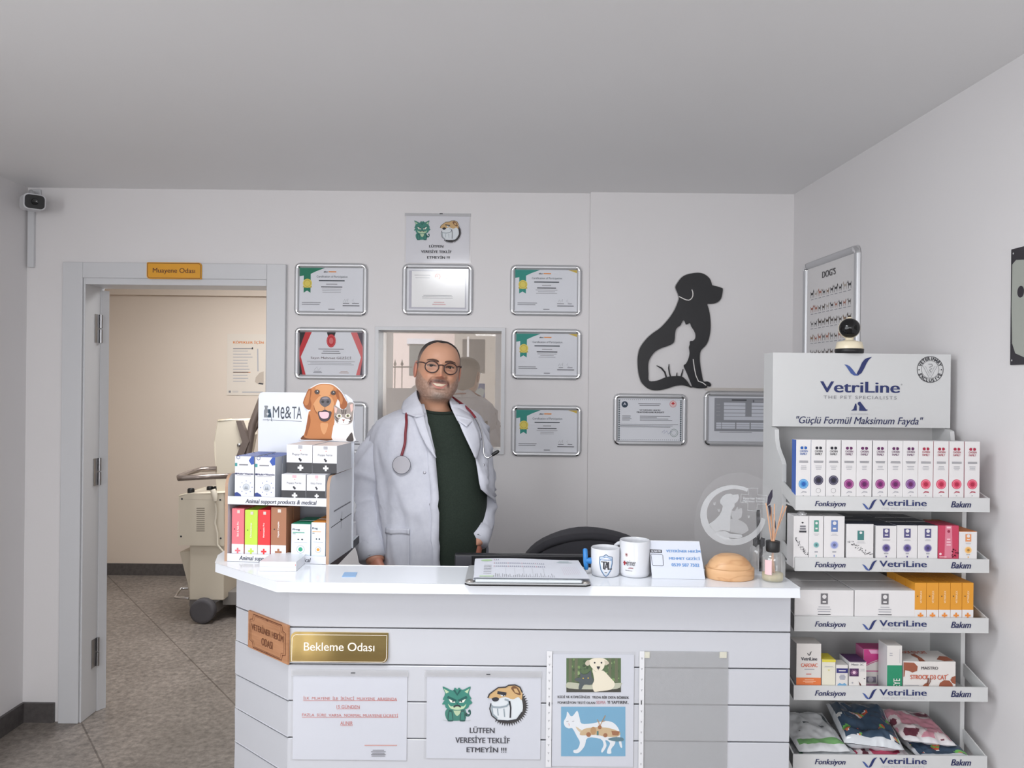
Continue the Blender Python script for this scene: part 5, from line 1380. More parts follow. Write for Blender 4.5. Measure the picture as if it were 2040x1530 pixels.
for i in range(12):
    v = i / 11; row = []
    for j in range(25):
        a = radians(-8 + 196 * j / 24)
        k = .268 + .012 * noise.noise(V((cos(a) * 2, sin(a) * 2, v * 3 + 5)))
        yy = yc_ - .045 + .14 * v
        zz = zt_ - .15 + (.15 + .018 * sin(v * pi) + .008 * noise.noise(V((a * 1.5, v * 2, 3)))) * max(sin(a), -.6) - (0 if sin(a) > 0 else .1)
        row.append(V((xc_ + k * cos(a) * (1.0 if a < pi / 2 else .92), yy, zz)))
    rows.append(row)
m = MB().grid(rows, M((66, 65, 70), .9), True)
m.tube([r for r in rows[0]], .012, M((52, 51, 56), .9), 8)
m.tube([V((xc_ + .13 * cos(radians(a)) + .05, yc_ - .055, zt_ - .17 + .12 * sin(radians(a)))) for a in range(10, 181, 17)], .011, M((54, 53, 58), .9), 8)
m.prism([V((xc_ + x, yc_ - .05, zt_ + z)) for x, z in ((-.24, -.42), (.22, -.42), (.245, -.16), (.19, -.06), (.08, -.012), (-.06, -.012), (-.17, -.055), (-.235, -.15))], (0, .01, 0), M((60, 59, 64), .9))
tag(m.build('jacket', solid=.006), 'dark grey jacket draped over the office chair', 'jacket')

# ------------------------------------------------------------------ product display stand
YV0, YVH, YVP, YVT = 2.325, 2.245, 2.16, 2.055     # back, header front, side panel front, tray front
VX0 = P(1585, 1004, YVT).x; VX1 = P(1972, 1004, YVT).x
TWv = .012
vs_ = thing('product_display', ((VX0 + VX1) / 2, 2.2, 0), 'white five tray product display stand right of the counter', 'display stand')
ztop = P(1700, 704, YVH).z
def vz(py, Y, px=1560): return P(px, py, Y).z
def tray_z(i):
    y0, y1 = ((990, 1018), (1112, 1139), (1229, 1259), (1367, 1396), (1504, 1532))[i]
    # lip edges measured at the middle of the lip
    return P(1778, y1 + .5, YVT).z, P(1778, y0 + .5, YVT).z
prof = [(YV0, 0), (YVP, 0), (YVP, vz(925, YVP)), (YVP + .012, vz(915, YVP)), (YVP + .032, vz(905, YVP)), (YVP + .05, vz(893, YVP)), (YVP + .06, vz(875, YVH)), (YVP + .064, vz(855, YVH)), (YVH + .012, vz(850, YVH)), (YVH + .012, ztop), (YV0, ztop)]
for x in (VX0, VX1 - TWv):
    m = MB().prism([(x, y, z) for y, z in prof], (TWv, 0, 0), STANDW)
    m.build('side_panel', vs_)
MB().box(VX0 + TWv, VX1 - TWv, YV0 - .006, YV0, 0, ztop, STANDW).build('back_panel', vs_)
MB().box(VX0 + TWv, VX1 - TWv, YVH + .012, YV0 - .006, ztop - .012, ztop, STANDW).build('top_panel', vs_)
zh0 = P(1715, 851, YVH).z
m = MB().box(VX0 + .0, VX1, YVH, YVH + .011, zh0, ztop, STANDW)
A = Art(m, (0, YVH, 0), UX)
NV = M((34, 46, 100), .5); NVL = M((66, 88, 150), .5); GT = M((132, 132, 138), .6)
def tick(A, x0, y0, x1, y1, a=NV, b=NVL):
    f = lambda pts: [(x0 + x * (x1 - x0), y0 + y * (y1 - y0)) for x, y in pts]
    A.poly(f([(0, .40), (.1, .42), (.2, .50), (.30, .66), (.42, .90), (.52, .95), (.5, 1.0), (.36, .99), (.24, .88), (.14, .66), (.07, .5)]), b, 3)
    A.poly(f([(1.0, .0), (.84, .05), (.74, .12), (.64, .3), (.55, .6), (.44, .9), (.52, .96), (.62, .86), (.72, .6), (.8, .35), (.88, .16)]), a, 4)
A.zoom(1500, 640, 3.7778)
tick(A, 686, 268, 895, 410)
A.text('VetriLine', 505, 455, 1105, 537, NV, 3, 0, .022)
A.text('\u00ae', 1112, 470, 1124, 484, GT, 3).text('THE PET SPECIALISTS', 530, 561, 1080, 586, GT, 3, 0, 0, 1.25)
A.poly([(738, 672), (755, 660), (762, 640), (768, 622), (776, 618), (780, 640), (780, 672)], NV, 3).poly([(790, 610), (805, 604), (815, 616), (822, 625), (850, 662), (866, 668), (850, 675), (798, 673), (800, 640), (786, 622)], NV, 3)
for i in range(12): A.rect(736 + i * 11, 692, 742 + i * 11, 704, M((196, 196, 200), .6), 3)
A.text('"G\u00fc\u00e7l\u00fc Form\u00fcl Maksimum Fayda"', 325, 718, 1280, 790, M((30, 36, 84), .5), 3, .28, .006)
cx_, cy_ = 1333, 363
A.ring(cx_, cy_, 98, .0016, INK, 3).ring(cx_, cy_, 66, .0008, INK, 3)
def arc_text(A, t_, r, a0, a1, h, flip=False):
    n_ = len(t_); T0 = A.T
    for i, ch in enumerate(t_):
        a = radians(a0 + (a1 - a0) * (i + .5) / n_)
        vs_t, fs_t = text_geo(ch, 0, .04, 1)
        xs = [p[0] for p in vs_t]; wd = max(xs) + min(xs)
        c_ = V(T0(cx_ + r * cos(a), cy_ - r * sin(a))); k = h / 3.7778 / F * YVH * 1.35
        up_ = V((cos(a), sin(a))) * (-1 if flip else 1); rt2 = V((up_.y, -up_.x))
        A.mb.add([A.at(*(c_ + rt2 * ((x - wd / 2) * k) + up_ * ((y - .35) * k)), 3) for x, y in vs_t], fs_t, INK)
arc_text(A, 'VETERINARY', 82, 162, 18, 24); arc_text(A, 'EXCLUSIVE', 82, 200, 340, 24, True)
A.ell(cx_ - 84, cy_ + 2, 5, INK, 3).ell(cx_ + 84, cy_ + 2, 5, INK, 3)
A.line([(cx_ - 52, 340), (cx_ - 35, 340), (cx_ - 2, 410), (cx_ + 33, 340), (cx_ + 52, 340), (cx_ + 4, 424), (cx_ - 8, 424)], .0008, INKG, 3, True)
A.line([(1318, 324), (1345, 322), (1350, 336), (1325, 346), (1345, 358), (1325, 368), (1340, 380), (1330, 384)], .0014, INK, 4)
m.build('header_panel', vs_, bevel=.001)
for i in range(5):
    zl, zh = tray_z(i)
    m = MB().box(VX0 + TWv + .0002, VX1 - TWv - .0002, YVT + .004, YV0 - .007, zl + .001, zl + .006, STANDW)
    for x in (VX0 + .0006, VX1 - .0046):
        m.prism([(x, YVT + .004, zl), (x, YVT + .004, zh), (x, YVP - .002, zh + .026), (x, YVP - .002, zl + .03)], (.004, 0, 0), STANDW)
    tr = m.build('tray', vs_)
    m = MB().box(VX0, VX1, YVT, YVT + .0038, zl, zh, STANDW)
    A = Art(m, (0, YVT, 0), UX)
    yy = to_px((0.97, YVT, (zl + zh) / 2)); d_ = yy[1] - 1003.5
    T0 = lambda x, y: A.uv(1540 + x / 4.4348, 980 + y / 4.4348 + d_)
    A.T = lambda x, y: A.uv(1540 + x / 4.4348, 980 + (y - 107) / 4.4348 + yy[1] - 980 + .0 * x)
    tick(A, 785, 64, 920, 156)
    A.text('VetriLine', 938, 70, 1357, 124, NV, 3, 0, .022).text('THE PET SPECIALISTS', 955, 140, 1335, 156, M((188, 188, 192), .6), 3, 0, 0, 1.2)
    A.text('Fonksiyon', 368, 80, 640, 142, M((30, 36, 84), .5), 3, .28, .022).text('Bak\u0131m', 1570, 82, 1748, 138, M((30, 36, 84), .5), 3, .28, .022)
    m.build('front_lip', tr)

# cartons on the trays
VO = V((0, YVT, EYE)); VW = V((0, 1, 0))
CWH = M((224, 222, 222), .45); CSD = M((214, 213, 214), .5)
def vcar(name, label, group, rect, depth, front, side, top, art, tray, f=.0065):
    zb_ = None if tray is None else tray_z(tray)[0] + .0064
    return carton(name, label, group, VO, UX, VW, f, rect, depth, front, side, top, art, zb_)
def slim(c_, dark, badge):
    k_ = M(c_, .5); kd = M(dark, .5)
    def f(A):
        for dx, dy in ((-.12, 0), (.12, .0)): A.ell(.5 + dx, .86 + dy, .11, kd, 2, .026)
        A.rect(.47, .83, .53, .90, CWH, 3)
        A.text('CHOSEN', .24, .785, .76, .822, kd, 2, 0, .01).text('FAMILY', .26, .735, .74, .772, kd, 2, 0, .01)
        A.bars(.16, .60, .84, .64, 2, INKG, 2, .6, True, .85).bars(.25, .48, .75, .56, 3, INKL, 2, .4)
        A.ell(.5, badge, .33, k_, 2).ell(.5, badge, .28, M([min(255, int(v * .6 + 255 * .4)) for v in c_], .5), 3).ell(.5, badge, .24, k_, 4).ell(.5, badge, .14, kd, 5)
        A.ell(.5, .03, .05, INKG, 2, .006)
        if badge > .26: A.ring(.5, .12, .16, .0007, INKG, 2)
        else: A.poly([(.3, .07), (.5, .09), (.72, .08), (.7, .105), (.45, .11)], kd if c_[0] > 180 else INKL, 2)
    return f
xs1 = [(1586, 1615.5), (1616, 1645), (1646, 1675), (1676.5, 1706), (1706.5, 1737), (1739, 1768), (1769, 1798.5), (1799, 1829), (1829.5, 1859), (1860, 1890), (1891, 1920.5), (1922, 1952)]
spec = [((72, 148, 208), (30, 90, 170), .235, 'white carton with blue dot and blue side, first on the top tray', (64, 100, 180)),
        ((52, 48, 74), (28, 26, 40), .30, 'white carton with near black dot, beside the blue dotted one', (214, 213, 214)),
        ((52, 48, 74), (28, 26, 40), .30, 'white carton with near black dot, touching the first magenta dotted one', (214, 213, 214))]
t5 = ('touching the black dotted carton', 'second of the five', 'middle of the five', 'fourth of the five', 'touching the first red dotted carton')
for q in t5: spec.append(((146, 52, 126) if q != t5[4] else (126, 72, 140), (92, 26, 86), .235, 'white carton with magenta dot on the top tray, ' + q, (214, 213, 214)))
for q in ('first of the four red ones', 'second of the four red ones', 'third of the four red ones', 'last at the right end'): spec.append(((216, 74, 104), (168, 34, 66), .235, 'white carton with red dot on the top tray, ' + q, (214, 160, 166)))
for (xa_, xb_), (c_, dk, bd, lb, sd) in zip(xs1, spec):
    ytop = 876 + (xa_ - 1586) * .0105
    vcar('supplement_carton', lb, 'slim cartons on the top tray', (xa_, ytop, xb_, 991), .032, CWH, M(sd, .5), M((200, 196, 200), .5), slim(c_, dk, bd), 0)
G2 = 'cartons on the second tray'
NAVT = M((36, 42, 66), .3)
def mol(A, x0, y0, x1, y1, n_, c_=INK):
    T0 = A.T; prev = None
    for i in range(n_):
        t_ = i / (n_ - 1); x = x0 + (x1 - x0) * t_ + random.uniform(-.12, .12); y = y0 + (y1 - y0) * t_ ** .8 + random.uniform(-.06, .06)
        x = min(max(x, .05), .95)
        A.ell(x, y, random.uniform(.018, .035) * (1 if A.asp < .5 else .55), c_, 3, None, 8)
        if prev and i % 2: A.line([prev, (x, y)], .0005, c_, 2)
        prev = (x, y)
def molbox(c_, lx, bar):
    def f(A):
        A.rect(lx - .12, .52, lx + .12, .80, M(c_, .5), 2).ell(lx, .74, .05, CWH, 3) if not bar else A.rect(lx - .24, .60, lx + .24, .645, INK, 2).ell(lx - .02, .84, .07, INK, 2, .02).bars(lx - .2, .66, lx + .2, .78, 2, INKG, 2, .7, True, .9)
        if not bar: A.bars(lx - .18, .42, lx + .2, .48, 2, INKL, 2)
        mol(A, .06, .48, .95, .08, 34)
    return f
def roundbox(c_, rc):
    def f(A):
        A.rect(.34, .62, .66, .90, M(c_, .5), 2).ell(.5, .83, .09, CWH, 3).rect(.42, .68, .58, .72, CWH, 3)
        A.bars(.3, .52, .7, .58, 2, INKL, 2).ell(.5, .30, .2, M([int(v * .6 + 102) for v in rc], .5), 2).ell(.5, .30, .155, M(rc, .5), 3).ell(.5, .30, .07, M([int(v * .7) for v in rc], .5), 4)
        A.bars(.38, .1, .62, .16, 1, INKL, 2, .6).rect(.47, .01, .53, .06, M(rc, .5), 2)
    return f
Z6 = lambda x0, y0, x1, y1: (1540 + x0 / 4.4348, 980 + y0 / 4.4348, 1540 + x1 / 4.4348, 980 + y1 / 4.4348)
for rc, dp, art, top, lb in (
        ((182, 213, 315, 575), .05, molbox((60, 60, 66), .6, True), CWH, 'white carton with black molecule dots at the left end of the second tray'),
        ((319, 213, 445, 577), .05, roundbox((82, 150, 134), (112, 168, 168)), CWH, 'white carton with green label patch and green disc on the second tray'),
        ((451, 214, 632, 577), .05, roundbox((102, 128, 180), (140, 150, 200)), CWH, 'wide white carton with pale blue label patch on the second tray'),
        ((650, 283, 888, 580), .06, molbox((66, 124, 122), .52, False), NAVT, 'squat white carton with teal patch and dark molecule dots'),
        ((909, 296, 1091, 580), .06, roundbox((84, 80, 128), (92, 80, 140)), NAVT, 'white carton with violet disc, left of three on the second tray'),
        ((1096, 296, 1275, 581), .06, roundbox((84, 80, 128), (92, 80, 140)), NAVT, 'white carton with violet disc, middle of three on the second tray'),
        ((1280, 297, 1455, 582), .06, roundbox((84, 80, 128), (92, 80, 140)), NAVT, 'white carton with violet disc, right of three beside the crimson carton'),
        ((1645, 350, 1803, 584), .06, roundbox((228, 150, 96), (234, 178, 96)), M((216, 130, 70), .5), 'small white carton with orange patch and orange top at the right end')):
    b = vcar('supplement_carton', lb, G2, Z6(*rc), dp, CWH, CSD, top, art, 1)
    if top is not CWH:
        copy_thing(b, (0, dp + .002, 0), 'second row carton behind ' + lb.split(' on the')[0].split(' beside')[0].split(' at the')[0])
        copy_thing(b, (0, 2 * dp + .004, 0), 'third row carton behind ' + lb.split(' on the')[0].split(' beside')[0].split(' at the')[0])
CRM = M((196, 62, 92), .4)
def crimson(A):
    A.poly([(.3, 0), (.7, 0), (.66, 1), (.34, 1)], M((214, 126, 146), .4), 1)
    A.bars(.36, .36, .64, .62, 3, M((236, 190, 200), .5), 2, .5).ell(.5, .82, .07, M((150, 34, 66), .5), 2).bars(.38, .9, .62, .98, 1, M((236, 200, 208), .5), 2, .7)
    for i in range(16): A.ell(random.uniform(.62, .96), random.uniform(.02, .32) , random.uniform(.02, .045), M((110, 24, 50), .5), 3, None, 8)
    A.ell(.1, .12, .06, M((240, 210, 216), .5), 3).bars(.05, .01, .4, .05, 1, M((240, 210, 216), .5), 3, .5)
vcar('supplement_carton', 'crimson carton with pale centre stripe on the second tray', G2, Z6(1460, 297, 1641, 583), .07, CRM, CRM, CRM, crimson, 1)
# crumpled clear wrap on the first carton
c = P(1597, 1027, YVT + .02)
rows = []
for i in range(9):
    row = []
    for j in range(16):
        th = pi * i / 8; a = 2 * pi * j / 16; r = .0105 * (1 + .5 * noise.noise(V((sin(th) * cos(a) * 3, sin(th) * sin(a) * 3, cos(th) * 3))))
        row.append(c + V((r * 1.15 * sin(th) * cos(a), r * sin(th) * sin(a), r * .9 * cos(th) + .0025)))
    rows.append(row)
tag(MB().grid(rows, film('clear_wrap', (200, 200, 204), .35, .25, .2), False, True).build('crumpled_wrap'), 'crumpled clear wrap lying on the molecule dotted carton', 'wrapper')
# third tray: two wide white cartons and a row of orange ones
G3 = 'cartons on the third tray'
def wide(A):
    A.rect(.44, .48, .56, .88, M((110, 108, 112), .5), 2).ell(.5, .76, .035, CWH, 3).rect(.47, .54, .53, .6, CWH, 3)
    A.bars(.38, .16, .62, .42, 3, INKL, 2, .35).bars(.38, .06, .62, .14, 1, INK, 2, .4, True, .9)
wl = [vcar('supplement_carton', 'wide white carton at the left end of the third tray', G3, Z6(190, 868, 714, 1105), .10, CWH, CSD, CWH, wide, 2),
      vcar('supplement_carton', 'wide white carton in the middle of the third tray beside the orange ones', G3, Z6(722, 870, 1254, 1108), .10, CWH, CSD, CWH, wide, 2)]
copy_thing(wl[0], (0, .104, 0), 'second row wide white carton behind the left end one'); copy_thing(wl[1], (0, .104, 0), 'second row wide white carton behind the middle one')
ORG = M((222, 152, 44), .45)
def orange(A):
    A.rect(0, 0, 1, .23, CWH, 1).cross(.5, .07, .24, M((226, 140, 60), .5), 3, .32)
    A.text('VETRIFLEX', .44, .42, .60, .78, M((246, 222, 180), .5), 3, 0, .02, 1, True).ell(.24, .62, .05, INK, 3)
for i, (xa_, xb_) in enumerate(((1252, 1354), (1357, 1461), (1465, 1565), (1568, 1667), (1671, 1770))):
    w_o = ('first orange carton, against the wide white one', 'second orange carton from left', 'middle one of five orange cartons', 'fourth orange carton from left', 'rightmost orange carton')[i]
    b = vcar('supplement_carton', w_o + ' on the third tray', G3, Z6(xa_, 804, xb_, 1112), .05, ORG, ORG, ORG, orange, 2)
    for k_ in (1, 2): copy_thing(b, (0, .052 * k_, 0), ('second', 'third')[k_ - 1] + ' row carton behind the ' + w_o)
# fourth tray: assorted medicine boxes
G4 = 'medicine boxes on the fourth tray'
Z7 = lambda x0, y0, x1, y1: (1540 + x0 / 4.4348, 1230 + y0 / 4.4348, 1540 + x1 / 4.4348, 1230 + y1 / 4.4348)
CRE = M((222, 218, 214), .45)
def cardiac(A):
    T0 = A.T; a0 = A.asp
    A.rect(0, 0, 1, .19, M((226, 122, 66), .5), 1)
    A.T = lambda x, y: T0(x, 1 - y); tick(A, .42, .18, .62, .28, INK, INK); A.T = T0
    A.text('VetriLine', .18, .60, .84, .68, M((44, 44, 60), .5), 2, 0, .03).text('CARDIAC', .18, .445, .86, .53, M((214, 110, 82), .5), 2, 0, .03)
    A.bars(.25, .37, .8, .41, 1, INKL, 2, .6).bars(.35, .25, .65, .30, 1, REDT, 2, .4).bars(.25, .05, .8, .16, 3, M((244, 200, 170), .5), 2, .3)
vcar('medicine_box', 'tall white and orange carton at the left end of the fourth tray', G4, Z7(207, 232, 424, 602), .055, CRE, CSD, CRE, cardiac, 3)
vcar('medicine_box', 'slim white box with yellow top on the fourth tray', G4, Z7(433, 372, 552, 604), .05, M((228, 224, 206), .5), CSD, M((222, 208, 72), .5), lambda A: A.rect(0, .9, 1, 1, M((222, 208, 72), .5)).bars(.1, .70, .9, .76, 2, INKL).poly([(.4, .62), (.6, .62), (.5, .56)], M((214, 208, 130), .6), 2), 3)
vcar('medicine_box', 'lowest white box with a dark blue band on the fourth tray', G4, Z7(558, 420, 662, 606), .04, CRE, CSD, CRE, lambda A: A.rect(.02, .62, .98, .84, M((44, 44, 116), .5)).bars(.2, .68, .8, .78, 1, CRE, 2, .5, True, .95).bars(.2, .3, .85, .55, 4, M((96, 110, 150), .6), 2, .4).poly([(.1, .08), (.3, .15), (.5, .08), (.7, .15), (.9, .08), (.9, .02), (.1, .02)], M((110, 160, 196), .6), 2), 3, .004)
PUR = M((74, 40, 84), .5)
def mono(A):
    A.rect(.02, .40, .56, .72, PUR, 2).text('Matic 3C', .12, .84, .86, .92, INKG, 2, .1, .02).bars(.62, .6, .95, .72, 3, INKL, 2)
    for a in range(0, 360, 30): A.line([(.29, .56), (.29 + .2 * cos(radians(a)), .56 + .12 * sin(radians(a)))], .001, M((190, 130, 170), .5), 3)
    A.ell(.29, .56, .09, M((226, 196, 214), .5), 4).poly([(.56, .2), (.68, .1), (.72, .02), (.62, .04)], M((90, 44, 40), .6), 2).ell(.2, .14, .05, INKL, 2).poly([(.84, .3), (.92, .34), (.94, .28)], INK, 2)
    A.poly([(.05, .97), (.95, .97), (1, 1), (0, 1)], PUR, 2)
vcar('medicine_box', 'white box with purple top and purple square on the fourth tray', G4, Z7(671, 390, 823, 607), .06, CRE, CSD, PUR, mono, 3, .005)
MAG = M((196, 62, 132), .4); PINKP = M((226, 170, 200), .5)
def magenta(A):
    A.poly([(0, 1), (1, 1), (1, .78), (.7, .74), (.35, .66), (0, .54)], MAG, 2).poly([(.2, .98), (.85, .98), (.75, .88), (.3, .88)], PINKP, 3).line([(0, .52), (.35, .63), (.7, .71), (1, .75)], .002, MAG, 2)
    A.bars(.08, .38, .95, .44, 1, M((196, 90, 140), .5), 2, .5, True, .95).rect(.08, .1, .54, .26, M((130, 124, 140), .5), 2).rect(.58, .08, .98, .30, M((176, 170, 186), .5), 2).ell(.3, .18, .12, M((196, 190, 200), .5), 3).rect(0, 0, 1, .06, PINKP, 2)
vcar('medicine_box', 'magenta and white box behind the purple one on the fourth tray', G4, Z7(800, 280, 1005, 608), .05, CRE, M((206, 120, 164), .5), MAG, magenta, 3, .068)
def eye(A):
    A.rect(0, 0, 1, .52, M((34, 138, 100), .45), 1).text('EYE', .42, -.02, .86, .20, CRE, 3, 0, .03, 1, True).bars(.1, .74, .4, .84, 2, INKL, 2).line([(.84, .58), (.84, .92)], .0008, INKL, 2)
vcar('medicine_box', 'tall white and green box in the middle of the fourth tray', G4, Z7(1008, 250, 1140, 610), .05, CRE, CSD, CRE, eye, 3, .010)
CHO = M((150, 84, 60), .5); STR = M((196, 92, 62), .5)
def maestro(A):
    A.poly([(0, .96), (.2, .95), (.27, .8), (.26, .62), (.17, .55), (.1, .62), (.03, .64), (.02, .4), (0, .36)], CHO, 2)
    A.poly([(.68, 0), (.70, .14), (.78, .26), (.88, .24), (.94, .1), (.95, 0)], CHO, 2).poly([(1, .44), (.93, .38), (.90, .26), (.94, .14), (1, .1)], CHO, 2.5).poly([(.36, 0), (.42, .12), (.5, .12), (.48, 0)], CHO, 2)
    A.text('MAISTRO', .34, .68, .66, .80, M((74, 66, 72), .5), 3, 0, .02).text('STROCK D3 CAT', .13, .28, .83, .46, STR, 3, 0, .035).line([(.8, .42), (.86, .5)], .0015, STR, 3).bars(.02, .01, .3, .06, 1, INKL, 2, .4)
    for x in (.44, .46, .49): A.line([(x + .02, .34), (x + .03, .22), (x, .1)], .002, M((110, 60, 44), .5), 4)
b = vcar('medicine_box', 'cream box with brown patches and orange lettering at the right end', G4, Z7(1152, 390, 1612, 608), .085, CRE, CRE, CRE, maestro, 3, .010)
m = MB(); zt_ = max((b.matrix_basis @ v.co).z for v in b.data.vertices); xs = [(b.matrix_basis @ v.co).x for v in b.data.vertices]; ys = [(b.matrix_basis @ v.co).y for v in b.data.vertices]
A = Art(m, (min(xs), min(ys), zt_), UX, V((0, 1, 0))); A.norm(0, 0, max(xs) - min(xs), max(ys) - min(ys))
A.poly([(.3, .02), (.36, .3), (.32, .6), (.42, .7), (.44, .3), (.42, .02)], CHO, 2).poly([(.7, .2), (.85, .5), (.98, .45), (.99, .1), (.8, .05)], CHO, 2).text('STROCK D3 CAT', .08, .7, .7, .92, STR, 3, 0, .03)
m.build('lid_print', b)
# fifth tray: pouches and packets
G5 = 'packets on the lowest tray'
zt5 = tray_z(4)[0] + .0066
def packet(name, label, x0, x1, y0, y1, z, th, matf, slope=(0, 0), yaw=0, seed=0, cat='packet', nx=64, ny=46):
    rows = []
    def pt(i, j, s):
        u = j / nx; v = i / ny
        e = max(0, min(1, min(u, 1 - u) * 7)) ** .6 * max(0, min(1, min(v, 1 - v) * 6)) ** .6
        n_ = noise.noise(V((u * 3.4 + seed, v * 3.4, seed * 1.7)))
        n2 = noise.noise(V((u * 9 + seed, v * 9, seed)))
        h = th * .5 * e * (1 + .5 * n_ + .25 * n2)
        x = (x0 + x1) / 2 + (u - .5) * (x1 - x0) * (1 + .03 * n_); y = (y0 + y1) / 2 + (v - .5) * (y1 - y0) * (1 + .03 * n2)
        zz = z + th * .5 + s * h + slope[0] * (u - .5) + slope[1] * (v - .5) + .0025 * n_ * (1 if s > 0 else 0) + .004 * n2 * (1 - e) * .5
        dx, dy = x - (x0 + x1) / 2, y - (y0 + y1) / 2
        return V(((x0 + x1) / 2 + dx * cos(yaw) - dy * sin(yaw), (y0 + y1) / 2 + dx * sin(yaw) + dy * cos(yaw), zz))
    top = [[pt(i, j, 1) for j in range(nx + 1)] for i in range(ny + 1)]
    bot = [[pt(i, j, -.98) for j in range(nx + 1)] for i in range(ny + 1)]
    m = MB().grid(top, None, True, False, lambda i, j: matf(j / nx, i / ny)).grid([list(reversed(r)) for r in bot], None, True, False, lambda i, j: matf(1 - j / nx, i / ny))
    return tag(m.build(name, weld=True), label, cat, G5)
WP = M((214, 216, 218), .3); GSTR = M((120, 170, 110), .35); DKP = M((88, 96, 100), .4)
def white_pack(stripe):
    def f(u, v):
        if .10 < v < .2 and .06 < u < .95: return stripe
        n_ = noise.noise(V((u * 5, v * 6, 2.0)))
        if v > .4 and n_ > .42: return DKP
        return WP
    return f
def navy_pack(seed):
    base = M((62, 80, 100), .22); cs = [M(c, .3) for c in ((116, 186, 92), (214, 120, 82), (226, 226, 224), (200, 90, 60))]
    def f(u, v):
        if u < .04 or u > .95 or v < .06: return M((208, 212, 216), .2)
        n_ = noise.noise(V((u * 6 + seed, v * 6, seed))); k_ = noise.noise(V((u * 3 + 7 + seed, v * 3, seed + 3)))
        return cs[int((k_ + 1) * 4.9) % 4] if n_ > .33 else base
    return f
def pink_pack(seed, a=(214, 150, 164), b=(226, 214, 214), c=(112, 58, 72)):
    A_, B_, C_ = M(a, .22), M(b, .25), M(c, .3)
    def f(u, v):
        if u > .95 or v < .05: return M((222, 220, 222), .2)
        n_ = noise.noise(V((u * 3.2 + seed, v * 3.2, seed)))
        return C_ if n_ > .38 else (B_ if n_ > .05 else A_)
    return f
X5 = lambda px: P(px, 1480, 2.10).x
packet('feed_packet', 'white packet with a green stripe lying under the other on the lowest tray', X5(1584), X5(1688), 2.072, 2.20, zt5, .016, white_pack(M((80, 140, 110), .35)), (0, 0), .0, 1)
packet('feed_packet', 'crumpled clear bag beneath the white packets at the left end', X5(1590), X5(1696), 2.075, 2.26, zt5 + .017, .012, lambda u, v: M((186, 190, 194), .25), (0, 0), .05, 2)
packet('feed_packet', 'white packet with green stripe, topmost at the left end of the lowest tray', X5(1583), X5(1684), 2.075, 2.25, zt5 + .031, .026, white_pack(GSTR), (.0, .03), .03, 3)
packet('pet_garment', 'bagged red print pet garment under the navy one on the lowest tray', X5(1702), X5(1812), 2.07, 2.2, zt5, .026, pink_pack(4, (178, 70, 96), (214, 206, 208), (90, 44, 56)), (0, .01), .0, 4, 'pet clothes')
packet('pet_garment', 'bagged navy pet garment with bright print, topmost in the middle of the lowest tray', X5(1690), X5(1804), 2.09, 2.27, zt5 + .029, .05, navy_pack(5), (-.008, .034), -.12, 5, 'pet clothes')
packet('pet_garment', 'bagged blue grey pet garment under the pink one at the right end', X5(1822), X5(1926), 2.075, 2.22, zt5, .03, navy_pack(9), (0, .0), .0, 9, 'pet clothes')
packet('pet_garment', 'bagged pink pet garment on top at the right end of the lowest tray', X5(1806), X5(1908), 2.10, 2.27, zt5 + .033, .034, pink_pack(6), (-.012, .012), -.06, 6, 'pet clothes')

# round home camera on the stand
yq = 2.27
c0 = P(1692, 703, yq); c0.z = ztop + .0004
t = thing('home_camera', c0, 'cream ball shaped camera with black face on top of the product display', 'camera')
CR_ = M((236, 224, 196), .3)
rb = 27 / F * yq
MB().lathe(c0, [(rb * .9, 0), (rb * .98, .002), (rb, .013), (rb * .96, .014)], BLACK, 36).build('foot', t)
MB().lathe(c0, [(rb * .97, .014), (rb * .95, .02), (rb * .86, .034), (rb * .55, .037), (rb * .3, .04), (rb * .28, .048)], CR_, 36).build('base', t)
cb_ = P(1692, 654, yq); rs = 20.5 / F * yq
MB().ball(cb_, rs, CR_, 32).lathe(cb_ + V((0, 0, rs * .97)), [(.006, 0), (.006, .003), (0, .004)], CR_, 12).build('head', t)
fd = V((-.37, -1, -.01)).normalized(); fr = fd.cross(UZ).normalized(); fu = fr.cross(fd)
MB().lathe(cb_, [(rs * .935, rs * .36), (rs * .95, rs * .42), (rs * .86, rs * .60), (rs * .6, rs * .86), (rs * .3, rs * 1.0), (0, rs * 1.04)], M((12, 12, 14), .08), 36, (fr, fu, fd)).build('face_shield', t)

# ------------------------------------------------------------------ mobile x-ray unit in the far room
YX = 4.95
BEI = M((210, 201, 184), .45); BEID = M((186, 177, 162), .45); TUBE = M((112, 100, 94), .35, .3)
gx = G(405, 1243, 0)
xr = thing('mobile_xray_unit', (gx.x, 5.2, 0), 'beige wheeled x-ray unit in the room beyond the doorway', 'medical device')
def xz(px, py, Y): p = P(px, py, Y); return p
def xbox(name, px0, py0, px1, py1, Y, dep, mat, bev=.008):
    X0, X1, Z0, Z1 = R(px0, py0, px1, py1, Y)
    o = MB().box(X0, X1, Y, Y + dep, Z0, Z1, mat).build(name, xr, bevel=bev); return X0, X1, Z0, Z1
xbox('column_housing', 377, 1085, 446, 1196, YX + .02, .34, BEI)
m = MB()
X0, X1, Z0, Z1 = R(356, 985, 446, 1086, YX)
pr_ = [(X0, Z0), (X1, Z0), (X1, Z1 + .012), (X0 + .06, Z1), (X0, Z1 - .01)]
m.prism([(x, YX, z) for x, z in pr_], (0, .40, 0), BEI)
A = Art(m, (0, YX, 0), UX); A.zoom(340, 780, 3.1875)
for i in range(12): A.rect(164, 738 + i * 13, 216, 745 + i * 13, M((150, 142, 128), .5), 1).rect(164, 736 + i * 13, 216, 739 + i * 13, M((206, 198, 184), .5), 2)
A.line([(55, 682), (330, 690)], .002, BEID, 1)
for x, y in ((72, 682), (66, 920), (315, 688), (318, 932)): A.ell(x, y, 6, INK, 2)
